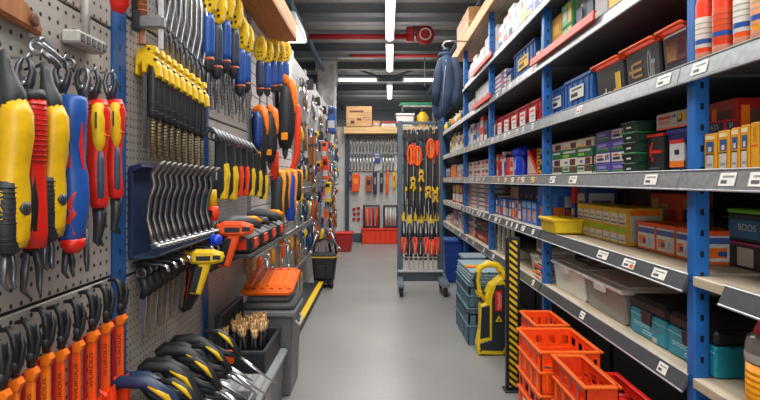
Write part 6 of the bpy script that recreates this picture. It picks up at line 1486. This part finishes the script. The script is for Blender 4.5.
# L5
def wbox(i): return WP
run('tall carton', 467, 484, 5, L[5], 0.27, [('white', WHITE), ('pale grey', OFFW)], where='on the top shelf behind the orange rail', hj=0.08, gname='white top-shelf cartons')
run('big carton', 485, 497.5, 2, L[5], 0.34, [('white', WHITE), ('grey', LGREY)], where='where the wood board starts', front=((0, 1, .55, .62, AMB), (.1, .9, .7, .95, OFFW), (.2, .8, .1, .4, C('#c2b8b8', 0.5))))
run('carton', 498.5, 541, 7, L[5], 0.31, [('white and blue', C('#c6d2e2', 0.5)), ('maroon and white', C('#c9a3a6', 0.5)), ('white', WHITE), ('pale blue', C('#9db9dc', 0.5)), ('yellow and white', C('#e2d08a', 0.5)), ('blue', C('#5f8ccb', 0.5)), ('white and blue', C('#dfe4ea', 0.5))],
    front=lambda i: ((.1, .9, .55, .9, WHITE), (.15, .8, .2, .45, [BLU, REDD, NAVY, WHITE, YEL, YEL2, BLU][i]), (.2, .6, .62, .8, [RED, BLU, RED, BLU, ORG, WHITE, YEL][i])), where='above the big blue crate', gname='coloured top-shelf cartons', hj=0.06)
run('carton', 543, 575, 4, L[5], 0.28, [('yellow', YEL), ('white', WHITE)], where='on the top shelf right of the second upright')
run('packet', 446, 464, 6, L[5], 0.16, [('red', RED), ('white', WHITE), ('orange', ORG)], where='on the top shelf behind the jacket', gname='packets behind the jacket')
# L6 board + cartons
t = thing('wooden_shelf', 'long bare wooden board shelf at the very top of the right shelving', 'shelf', (XR, 6.5, 3.10))
obj('board', MB().box(-0.02, 0.6, -1.55, 1.4, 0.002, 0.03, BOARD, 0.002), t); obj('front_edge', MB().box(-0.045, -0.02, -1.55, 1.4, -0.06, 0.07, WOOD, 0.004), t)
carton('brown cardboard carton on the wooden board above the jacket', Yx(459, 1.12), Yx(471, 1.12), 3.132, 0.36, 1.09, 0.3, CARD, ((.05, .95, .48, .52, C('#d8b98a', 0.5)),), name='cardboard_box')
carton('grey carton on the wooden board right of the brown one', Yx(475, 1.16), Yx(481, 1.16), 3.132, 0.2, 1.16, 0.3, C('#8c9398', 0.5), ((.1, .6, .3, .6, LGREY),))
# L3 : red bins and spines
ys = [Yx(491.5) + (Yx(539) - Yx(491.5)) * i / 6 for i in range(7)]
for i in range(6):
    crate('bright red bin holding white cards, %s from the left of six' % ORD[i + 1], ys[i + 1], ys[i], L[3], 0.195, C('#c41f1c', 0.42), REDD, card=None, xf=1.195, group='red bins on the third bay', name='parts_bin', ribs=2, dep=0.3)
    q = MB(); sy = abs(ys[i] - ys[i + 1]) / 2; q.box(-0.003, 0.0, -sy * .55, sy * .55, 0, 0.12, WHITE); q.box(-0.0036, -0.003, -sy * .4, sy * .4, 0.085, 0.1, RED); q.box(-0.0036, -0.003, -sy * .4, sy * .3, 0.05, 0.058, DGREY); q.box(-0.0036, -0.003, -sy * .4, sy * .1, 0.03, 0.036, GREY)
    solo('price_card', q, 'white card standing against the red bin, %s from the left' % ORD[i + 1], 'card', (X2 - 0.0085, (ys[i] + ys[i + 1]) / 2, L[3] + 0.02), 0, 'white cards on the red bins')
    q = MB()
    for k_ in range(4): q.box(-0.1 + 0.05 * k_, -0.055 + 0.05 * k_, -sy * .7, sy * .7, 0, 0.13 + 0.02 * (k_ % 2), [OFFW, LGREY, CREAM, WHITE][k_], 0.002)
    solo('packet', q, 'pale packets filling the red bin, %s from the left' % ORD[i + 1], 'package', (X2 + 0.15, (ys[i] + ys[i + 1]) / 2, L[3] + 0.012), 0, 'packets inside the red bins')['kind'] = 'stuff'
sc_ = [('grey-green', C('#7f8f7a', 0.5)), ('yellow', YEL), ('olive', C('#8a8440', 0.5)), ('cream', CREAM), ('blue', BLU), ('yellow', YEL2), ('navy', NAVY), ('red', RED), ('pale blue', C('#8fb3d6', 0.5)), ('white', WHITE), ('dark blue', BLU2), ('light blue', C('#4d8ec6', 0.5)), ('red', RED), ('black', BLACK)]
run('spine-out box', 450, 487.5, 14, L[3], 0.27, sc_, where='left of the red bins', front=lambda i: ((.15, .85, .1, .35, WHITE), (.15, .85, .6, .85, [WHITE, BLU, YEL, RED][i % 4])), hj=0.08, dep=0.2)
# L2
run('upright packet', 446, 450.5, 2, L[2], 0.17, [('green', GREEN), ('dark teal', C('#1d5a5a', 0.5))], where='near the trolley at eye level')
run('upright box', 451, 456, 1, L[2], 0.21, [('plain orange', ORG2)], front=((.1, .9, .1, .2, ORG),), where='at eye level near the trolley')
run('thin upright box', 457, 463.5, 3, L[2], 0.2, [('grey', GREY), ('white', WHITE), ('slate', DGREY)], where='right of the plain orange box')
RWp = ((.05, .95, .05, .95, OFFW), (.12, .5, .5, .85, RED), (.6, .9, .5, .85, C('#5a4a46', 0.5)), (.12, .9, .12, .35, C('#c9a9a0', 0.5)), (.15, .4, .15, .3, RED))
cols3 = [Yx(465), Yx(473), Yx(481), Yx(489)]
for c_ in range(3):
    for r_ in range(2): carton('white and red printed box, %s layer, %s column at eye level' % (['lower', 'upper'][r_], ['left', 'middle', 'right'][c_]), cols3[c_ + 1], cols3[c_], L[2] + 0.098 * r_, 0.097, X2, 0.2, WHITE, RWp, group='white and red boxes')
sp2 = [('red', RED), ('white', WHITE), ('navy', NAVY), ('black', BLACK), ('red', ORG3), ('dark brown', BROWN), ('red', RED), ('white', WHITE), ('blue', BLU)]
run('upright slim box', 490, 506, 9, L[2], 0.21, sp2, where='left of the blue jug', front=lambda i: ((.1, .9, .7, .9, [WHITE, RED][i % 2]), (.2, .8, .1, .3, [BLU, WHITE, RED][i % 3])), hj=0.05, dep=0.2)
run('wide box', 506.5, 513.5, 2, L[2], 0.17, [('orange-red', ORG3), ('white and red', OFFW)], front=((.1, .9, .1, .3, RED), (.2, .8, .5, .8, RED)), where='directly left of the blue jug')
y = 4.62
t = thing('jug', 'glossy royal blue jug with a rounded lid standing at eye level', 'jug', (1.22, y, L[2] + .001)); t.scale = (1.15, 1.15, 1.1)
q = MB(); q.lathe([(0.03, 0), (0.057, 0.004), (0.06, 0.02), (0.062, 0.10), (0.058, 0.145), (0.05, 0.155)], BLU3, 20); b = obj('body', q, t)
q = MB(); q.lathe([(0.05, 0.153), (0.064, 0.16), (0.067, 0.185), (0.058, 0.21), (0.035, 0.225), (0.02, 0.23)], BLU3, 20); obj('lid', q, t)
q = MB(); q.tube([(-0.03, 0.055, 0.2), (-0.045, 0.085, 0.2), (-0.045, 0.095, 0.17), (-0.035, 0.07, 0.15)], [0.014, 0.016, 0.014, 0.01], BLU3, 8); obj('spout', q, t)
q = MB(); q.box(-0.064, -0.061, -0.02, -0.012, 0.05, 0.12, WHITE); q.box(-0.0645, -0.06, 0.01, 0.03, 0.11, 0.125, C('#6f8ae8', 0.4)); obj('label_plate', q, b)
t = thing('wedge_pack', 'white and red triangular pack right of the blue jug', 'package', (X2 + 0.01, Yx(531.5), L[2] + .001)); 
q = MB(); q.prism([(0.16, 0), (-0.13, 0), (0.11, 0.21), (0.15, 0.21)], 0, 0.12, 'x', RED, 0.003); o = obj('wedge', q, t); q = MB(); q.prism([(0.13, 0.02), (-0.08, 0.02), (0.10, 0.16), (0.13, 0.16)], -0.002, 0.0, 'x', OFFW); q.prism([(0.1, 0.03), (0.0, 0.03), (0.08, 0.1)], -0.003, -0.002, 'x', C('#c9a9a0', 0.5)); obj('print', q, o)
for r_ in range(5): carton('small yellow and black snack pack, %s from the bottom beside the upright' % ORD[r_ + 1], Yx(540.5, 1.2), Yx(536.5, 1.2), L[2] + .041 * r_, 0.04, 1.2, 0.15, [YEL, C('#4a3a28', 0.5)][r_ % 2], ((.2, .8, .2, .7, [BROWN, YEL][r_ % 2]),), group='snack packs')
# L1 stacks
stk = [('red and white', C('#c9b3b0', 0.5)), ('white and red', OFFW), ('pale blue', C('#aab4c6', 0.5))]
cols4 = [Yx(463.5), Yx(472), Yx(479), Yx(488.5)]
for c_ in range(3):
    for r_ in range(6):
        cn, c = stk[c_ if c_ else (r_ % 2)]
        carton('%s flat box, %s from the bottom in the %s stack' % (cn, ORD[r_ + 1], ['left', 'middle', 'right'][c_]), cols4[c_ + 1], cols4[c_], L[1] + 0.05 * r_, 0.049, X2, 0.25, c, ((0, 1, .75, 1, [REDD, C('#8a5a56', 0.5), C('#6a3a36', 0.5)][c_]), (.1, .6, .15, .65, WHITE), (.7, .92, .2, .6, [RED, DGREY, BLU][(c_ + r_) % 3])), name='flat_box', group='flat boxes stacked in threes')
run('mixed carton', 452.5, 463, 3, L[1], 0.27, [('dark green', DGREEN), ('orange and black', ORG), ('dark red', MAROON)], where='left of the flat box stacks', front=((.1, .9, .1, .5, WHITE), (.2, .8, .6, .9, YEL)))
run('slim packet', 490, 495, 2, L[1], 0.2, [('cream', CREAM), ('brown', BROWN)], where='right of the flat box stacks')
run('hanging packet', 495.5, 521.5, 9, L[1], 0.165, [('blue', BLU), ('light blue', C('#3f7fd0', 0.5)), ('blue', BLU), ('grey-blue', C('#7f92b4', 0.5)), ('blue', BLU2), ('blue', BLU), ('purple-grey', C('#7a6f93', 0.5)), ('brown', C('#b09a90', 0.5)), ('blue', BLU)],
    front=lambda i: ((.15, .85, .1, .5, [OFFW, ORG2, RED, WHITE, C('#d8a080', 0.5)][i % 5]), (.2, .8, .6, .85, [WHITE, BLU3, YEL][i % 3])), where='in the third bay front row', dep=0.12, gname='blue packets in the front row')
run('blue pack', 522, 537, 3, L[1], 0.175, [('wide', C('#2a68c0', 0.5))], front=((.2, .45, .12, .6, ORG2), (.55, .8, .12, .6, OFFW), (.1, .9, .7, .92, C('#7db0e8', 0.5)), (.25, .42, .3, .45, WHITE)), where='just left of the yellow tray', dep=0.12, gname='wide blue packs')
run('back-row box', 510.5, 519, 3, L[1], 0.3, [('multicoloured', C('#3d6a5a', 0.5)), ('black', BLACK), ('blue and white', BLU2)], x=1.32, dep=0.15, front=((.1, .5, .5, .9, AMB), (.55, .9, .4, .9, WHITE), (.2, .8, .1, .3, RED)), where='behind the blue packets')
run('back-row box', 519.5, 540, 4, L[1], 0.28, [('dark navy', C('#14264f', 0.5))], x=1.32, dep=0.15, front=((.2, .8, .2, .55, C('#44557d', 0.5)), (.3, .6, .65, .75, C('#8d99b5', 0.5))), where='of the navy ones behind the blue packs', gname='navy boxes in the back row')
# L0 far
for i in range(3): carton('paper bundle of %s leaflets on the lowest shelf near the trolley' % ['yellow', 'white', 'red and white'][i], Yx(444.5 + 3 * i), Yx(447.2 + 3 * i), L[0], 0.06 + 0.05 * i, X2, 0.2, [CREAM, WHITE, C('#d8b0a8', 0.5)][i], ((0, 1, .3, .5, RED if i == 2 else GREY),), name='paper_bundle')
run('upright packet', 453.5, 461.5, 3, L[0], 0.24, [('red', RED), ('blue', BLU), ('white', WHITE)], where='at the far end of the lowest shelf', front=((.1, .9, .1, .4, WHITE), (.2, .8, .6, .9, BLU)))
for r_ in range(7): carton('flat multicoloured box, %s from the bottom of the low stack' % ORD[r_ + 1], Yx(475.8), Yx(462.2), L[0] + 0.042 * r_, 0.041, X2, 0.24, [REDD, C('#c98a4a', 0.5), NAVY, OFFW, BROWN, C('#7a8a9a', 0.5), ORG2][r_], ((.05, .95, .2, .7, [WHITE, CREAM, LGREY][r_ % 3]), (.5, .8, .25, .6, [RED, BLU, BLACK][r_ % 3])), name='flat_box', group='low stack of flat boxes')
for r_ in range(2): carton('black box with %s, %s one right of the low stack' % (['red base print', 'grey dashes'][r_], ['lower', 'upper'][r_]), Yx(488), Yx(476.5), L[0] + .12 * r_, 0.118, X2, 0.24, [MAROON, BLACK][r_], [((.1, .9, .2, .6, RED), (.2, .6, .3, .5, OFFW)), ((.1, .4, .5, .6, LGREY), (.5, .9, .3, .4, GREY))][r_])
carton('folded yellow-white cloth bundle in front of the white brackets', Yx(491), Yx(488.4), L[0], 0.13, X2, 0.2, C('#cfc98a', 0.7), ((0, 1, .3, .4, OFFW),), name='cloth_bundle')
def bracket():
    t = thing('shelf_bracket', '', 'bracket', group='white brackets on the lowest shelf')
    q = MB(); q.box(-0.012, 0.012, -0.022, 0.022, 0, 0.31, OFFW, 0.003); q.prism([(0.0, 0.0), (0.2, 0.0), (0.2, 0.02), (0.02, 0.1), (0.0, 0.1)], -0.008, 0.008, 'y', OFFW, 0.002); b = obj('arm', q, t)
    q = MB(); q.box(-0.016, -0.012, -0.03, 0.03, 0.01, 0.07, WHITE, 0.003); q.box(-0.018, -0.0155, -0.014, 0.014, 0.026, 0.054, BLACK); q.box(-0.016, -0.012, -0.03, 0.03, 0.095, 0.15, WHITE, 0.003); q.box(-0.018, -0.0155, -0.012, 0.012, 0.11, 0.136, BLACK); obj('plate', q, t); return t
RBk = Row(bracket)
for i in range(5): RBk.put((X2 + 0.015, Yx(493.5 + 4.4 * i), L[0] + .001), 'white steel bracket with black square holes, %s from the left' % ORD[i + 1])
t = thing('bucket', 'pale bucket holding grey pipes on the lowest shelf beside the books', 'bucket', (1.26, 4.16, L[0] + .001))
obj('body', MB().lathe([(0.04, 0), (0.085, 0.003), (0.098, 0.12), (0.104, 0.125), (0.104, 0.14), (0.09, 0.14)], C('#c9c6c0', 0.45), 18), t)
for i, (x, y_) in enumerate(((-0.03, 0.03), (0.02, -0.02), (0.04, 0.045), (-0.02, -0.045))): solo('pipe', MB().tube([(0, 0, 0), (0, 0, 0.30)], 0.022, C('#a8a69f', 0.45), 10), 'grey plastic pipe standing in the pale bucket, %s of four' % ORD[i + 1], 'pipe', (1.26 + x, 4.16 + y_, L[0] + 0.006), 0, 'grey pipes in the bucket')
bk = [('white', OFFW), ('orange', ORG2), ('black', BLK2), ('red', RED), ('cream', CREAM), ('grey', GREY), ('red-edged white', OFFW), ('brown', BROWN), ('white', WHITE)]
for r_, (cn, c) in enumerate(bk):
    q = MB(); q.box(-0.1, 0.1, -0.115, 0.115, 0, 0.022, c, 0.002); q.box(-0.097, 0.1, -0.116, 0.116, 0.004, 0.018, OFFW); q.box(-0.1012, -0.1, -0.08, 0.02, 0.006, 0.016, [RED, BLACK, WHITE][r_ % 3])
    solo('book', q, '%s book, %s from the bottom of the leaning pile' % (cn, ORD[r_ + 1]), 'book', (1.23 + 0.004 * r_, 3.92 - 0.006 * (r_ % 3), L[0] + .001 + .0228 * r_), random.uniform(-.06, .06), 'pile of books on the lowest shelf')
# ================================================================ RIGHT : on the floor
def opencrate(lab, x0, x1, y0, y1, z0, h, c, cd, inner=None, slots=True, name='storage_crate', group=None):
    t = thing(name, lab, 'crate', ((x0 + x1) / 2, (y0 + y1) / 2, z0 + .001), 0, group); hx, hy = (x1 - x0) / 2, (y1 - y0) / 2; th = 0.008
    q = MB(); q.box(-hx + .01, hx - .01, -hy + .01, hy - .01, 0, 0.012, c)
    # walls with a row of hand-slots : lower wall, upper band, posts
    for ax in 'xy':
        for s in (-1, 1):
            def wall(a0, a1, zz0, zz1):
                if ax == 'x': q.box(s * hx - th * (s > 0), s * hx + th * (s < 0), a0, a1, zz0, zz1, c, 0.002)
                else: q.box(a0, a1, s * hy - th * (s > 0), s * hy + th * (s < 0), zz0, zz1, c, 0.002)
            w = hy if ax == 'x' else hx
            wall(-w, w, 0, h * (0.58 if slots else 0.85))
            wall(-w, w, h * 0.8, h)
            k = 5
            for i in range(k):
                p = -w + 2 * w * i / (k - 1); p0 = max(-w, p - 0.018); p1 = min(w, p + 0.018); wall(p0, p1, h * 0.56, h * 0.82)
    b = obj('body', q, t)
    q = MB(); e = 0.012
    for zt in (h, h * 0.52):
        for s in (-1, 1):
            q.box(s * hx - e, s * hx + e * .6, -hy - e, hy + e, zt - 0.012, zt, cd, 0.003); q.box(-hx, hx, s * hy - e, s * hy + e, zt - 0.012, zt, cd, 0.003)
        e = 0.009
    obj('rim', q, t)
    for ax, w, o_ in (('y', hx, hy), ('x', hy, hx)):
        for i in range(4):
            p = -w * .8 + 1.6 * w * i / 3
            if ax == 'y': obj('rib', MB().box(p - .004, p + .004, -hy - .009, -hy, 0.01, h * .5, cd), b)
            else: obj('rib', MB().box(-hx - .009, -hx, p - .004, p + .004, 0.01, h * .5, cd), b)
    return t
OC, OD = C('#f5500c', 0.4), C('#ff6a1c', 0.4)
for i in range(3):
    t = opencrate('bright orange crate, %s of the stack of three beside the striped post' % ['bottom', 'middle', 'top'][i], 0.755, 1.035, 2.55, 2.95, 0.203 * i, 0.20, OC, OD, group='stack of orange crates')
    if i == 1:
        q = MB(); q.box(-0.157, -0.1535, -0.06, 0.06, 0.03, 0.09, OFFW); q.box(-0.158, -0.157, -0.04, 0.03, 0.06, 0.07, DGREY); obj('card', q, t)
for i in range(3):
    opencrate('orange-red crate, %s of the nearest stack under the teal cases' % ['bottom', 'middle', 'top'][i], 0.80, 0.93, 2.12, 2.50, 0.203 * i, 0.20, C('#e23e0c', 0.42), OD, group='nearest stack of orange-red crates')
for i in range(3):
    opencrate('orange crate, %s of the far stack behind the bright orange crates' % ['bottom', 'middle', 'top'][i], 0.87, 1.045, 3.02, 3.34, 0.203 * i, 0.20, OC, OD, group='far stack of orange crates')
for i, (x, y, r) in enumerate(((0.89, 2.74, 0.4), (0.86, 2.82, -0.3))):
    q = MB(); q.tube([(-0.05, 0, 0.012), (0.0, 0, 0.014), (0.05, 0, 0.012)], [0.008, 0.012, 0.006], BLACK, 8); solo('glove_clip', q, 'small black clip lying in the top orange crate, %s one' % ['right', 'left'][i], 'clip', (x, y, 0.406 + .014), r)
def redpack():
    t = thing('red_tool_case', '', 'case'); q = MB(); q.box(-0.045, 0.045, -0.045, 0.045, 0, 0.19, RED, 0.01); obj('body', q, t); q = MB(); q.tube([(-0.03, 0, 0.19), (-0.025, 0, 0.22), (0.025, 0, 0.22), (0.03, 0, 0.19)], 0.009, REDD, 8); obj('handle', q, t); q = MB(); q.box(-0.035, 0.035, -0.048, -0.045, 0.03, 0.15, REDD, 0.003); obj('side_panel', q, t); return t
RR = Row(redpack)
for i, (x, y) in enumerate(((0.90, 2.22), (0.90, 2.325), (0.90, 2.43))): RR.put((x + 0.12, y - 0.03, 0.281), 'red case standing in the upper dark red crate, %s from the front' % ORD[i + 1])
# red crates under the shelf
for i in range(2): opencrate('dark red crate, %s of two between the nearest orange-red stack and shelf' % ['lower', 'upper'][i], 0.955, 1.085, 2.08, 2.50, 0.263 * i, 0.26, C('#b8200f', 0.42), RED, name='red_crate')
t = thing('push_bar', 'black bent bar handle in front of the orange-red crates', 'bar', (0.76, 1.98, 0))
q = MB(); q.tube([(0.0, 0.10, 0.0), (0.0, 0.09, 0.40), (0.01, 0.06, 0.52), (0.05, 0.0, 0.545), (0.13, -0.03, 0.52), (0.17, -0.03, 0.4), (0.17, -0.03, 0.0)], 0.017, C('#20262f', 0.4), 8); obj('bar', q, t)
obj('grip', MB().tube([(0.0, 0.095, 0.33), (0.0, 0.09, 0.41), (0.01, 0.06, 0.525)], 0.022, BLACK, 8), t)
# striped post
t = thing('striped_post', 'black post with yellow hazard stripes standing before the shelf', 'post', (0.895, 3.66, 0))
obj('body', MB().box(-0.045, 0.045, -0.022, 0.022, 0.012, 1.02, BLACK, 0.004), t); obj('stripe_panel', MB().box(-0.026, 0.026, -0.0245, -0.022, 0.03, 1.00, hatch_material(), 0.0), t, 'yellow and black slanted stripes')
obj('base_plate', MB().box(-0.06, 0.08, -0.05, 0.05, 0, 0.012, GUN, 0.003), t)
# grey-blue crates
GB, GBD = C('#496b7c', 0.45), C('#5b7d8d', 0.45)
opencrate('grey-blue crate on the floor, bottom of the stack beside the yellow saw', 0.765, 1.09, 4.66, 5.40, 0, 0.315, GB, GBD, name='grey_crate', group='grey-blue crates', slots=False)
opencrate('grey-blue crate stacked on the other, under the flat grey boxes', 0.77, 1.085, 4.67, 5.39, 0.318, 0.19, GB, GBD, name='grey_crate', group='grey-blue crates', slots=False)
for i in range(4):
    q = MB(); q.box(-0.155, 0.155, -0.36, 0.36, 0, 0.024, [C('#7b96a4', 0.5), C('#6a8594', 0.5)][i % 2], 0.004); q.box(-0.16, 0.16, -0.365, 0.365, 0.018, 0.026, C('#8aa3b0', 0.5), 0.003)
    solo('flat_box', q, 'flat grey-blue box, %s from the bottom on the grey-blue crates' % ORD[i + 1], 'box', (0.93 + 0.004 * i, 5.03, 0.512 + 0.0268 * i), 0.01 * (i % 2), 'flat grey-blue boxes')
t = thing('grey_tub', 'grey lidded tub on the floor behind the grey-blue crates', 'tub', (0.95, 5.55, 0)); obj('body', MB().box(-0.11, 0.11, -0.12, 0.12, 0, 0.62, C('#5f7480', 0.45), 0.012), t); obj('lid', MB().box(-0.12, 0.12, -0.13, 0.13, 0.62, 0.65, C('#8797a0', 0.4), 0.01), t)
t = thing('folding_rule', 'yellow and orange folding rule lying on the flat grey lids', 'ruler', (0.87, 4.95, 0.6185)); obj('rule', MB().obox((0, 0, 0.009), (0.2, 0.035, 0.016), ('Z', 0.3), YEL, 0.003), t); obj('rule', MB().obox((0.0, -0.06, 0.009), (0.17, 0.03, 0.014), ('Z', -0.1), ORG2, 0.003), t)
# blue bin under the far shelf
t = thing('blue_bin', 'deep blue plastic bin on the floor behind the trolley', 'bin', (1.10, 7.72, 0))
q = MB(); q.prism([(-0.17, 0), (0.17, 0), (0.19, 0.54), (-0.19, 0.54)], -0.2, 0.2, 'y', C('#123f96', 0.42), 0.015); obj('body', q, t); obj('rim', MB().box(-0.20, 0.20, -0.215, 0.215, 0.54, 0.58, BLU, 0.01), t)
q = MB()
for z in (0.2, 0.36): q.box(-0.185, 0.185, -0.206, -0.2, z, z + 0.02, BLU)
obj('ribs', q, t)
# yellow and black power saw standing on end
t = thing('power_saw', 'big yellow and black power tool standing upright against grey-blue crates', 'power tool', (0.915, 4.44, 0))
YT = C('#e8c410', 0.38); BT = C('#1f262b', 0.45)
q = MB(); q.prism([(-0.115, 0.005), (0.09, 0.0), (0.12, 0.05), (0.135, 0.25), (0.135, 0.46), (0.115, 0.575), (0.07, 0.63), (0.03, 0.60), (-0.02, 0.56), (-0.06, 0.47), (-0.06, 0.42), (-0.095, 0.40), (-0.10, 0.20), (-0.125, 0.08)], -0.065, 0.065, 'y', YT, 0.014); b = obj('body', q, t, 'yellow outer shell')
q = MB(); q.prism([(-0.10, 0.045), (0.08, 0.04), (0.108, 0.10), (0.118, 0.28), (0.115, 0.46), (0.09, 0.57), (0.025, 0.565), (-0.008, 0.46), (-0.010, 0.13), (-0.105, 0.10)], -0.072, -0.06, 'y', BT, 0.005); sp_ = obj('side_panel', q, t, 'black side panel')
obj('side_panel', MB().prism([(-0.103, 0.135), (-0.026, 0.15), (-0.026, 0.405), (-0.090, 0.39)], -0.072, -0.06, 'y', BT, 0.005), t, 'black grip panel')
obj('foot', MB().box(-0.11, 0.10, -0.055, 0.055, 0.0, 0.012, BT, 0.003), t)
q = MB(); q.tube([(-0.055, 0, 0.44), (-0.105, 0, 0.50), (-0.118, 0, 0.60), (-0.095, 0, 0.69), (-0.03, 0, 0.725), (0.045, 0, 0.71), (0.095, 0, 0.64), (0.10, 0, 0.58)], [0.03, 0.026, 0.024, 0.026, 0.028, 0.028, 0.03, 0.034], YT, 10, 1.3); h = obj('handle', q, t, 'yellow loop handle')
q = MB(); q.tube([(-0.118, -0.01, 0.52), (-0.136, -0.01, 0.59), (-0.118, -0.01, 0.66)], [0.016, 0.02, 0.014], BT, 8, 1.2); obj('grip_pad', q, h)
obj('trigger', MB().box(-0.10, -0.03, -0.03, 0.03, 0.42, 0.50, BT, 0.01), t)
q = MB(); q.box(0.015, 0.07, -0.0745, -0.071, 0.36, 0.52, RED); q.text('CALLOND', (0.052, -0.0755, 0.375), (0, 0, 0.13), (-0.018, 0, 0), WHITE); q.text('TOOLNE', (0.064, -0.0755, 0.385), (0, 0, 0.10), (-0.008, 0, 0), WHITE); obj('sign_plate', q, sp_, 'red plate with white upright lettering')
q = MB(); q.prism([(0.018, 0.275), (0.072, 0.275), (0.045, 0.325)], -0.0745, -0.0715, 'y', YEL2); q.prism([(0.032, 0.283), (0.058, 0.283), (0.045, 0.306)], -0.0755, -0.0743, 'y', BT); obj('warning_sign', q, sp_, 'yellow warning triangle')
q = MB()
for x, z in ((-0.03, 0.66), (0.06, 0.66), (0.09, 0.60), (0.1, 0.04), (-0.1, 0.04)): q.lathe([(0.001, -0.068), (0.008, -0.068), (0.008, -0.06)], BT, 8, (x, 0, z), axis='y')
obj('screw', q, t).name = 'screws'
# dark plinth below the shelves
for i in range(5):
    y0, y1 = PY[i], PY[i + 1]
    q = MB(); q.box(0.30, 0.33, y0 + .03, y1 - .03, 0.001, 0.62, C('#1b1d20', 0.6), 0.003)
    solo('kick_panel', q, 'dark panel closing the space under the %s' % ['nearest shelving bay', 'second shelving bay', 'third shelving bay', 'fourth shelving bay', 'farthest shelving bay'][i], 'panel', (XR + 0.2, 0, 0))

# hung things press lightly against the board they hang on
bpy.context.view_layer.update()
for o in list(bpy.data.objects):
    if o.parent is None and o.get('label') and abs(o.location.x - XL) < 0.004 and o.name.split('.')[0] not in ('pegboard_bay', 'big_pliers', 'handle_tool', 'adjustable_wrench', 'pruning_saw', 'hose'):
        lo = min((c.matrix_world @ Vector(p)).x for c in ([o] + list(o.children_recursive)) if c.type == 'MESH' for p in c.bound_box)
        if lo > XL - 0.03: o.location.x += XL - 0.0012 - lo
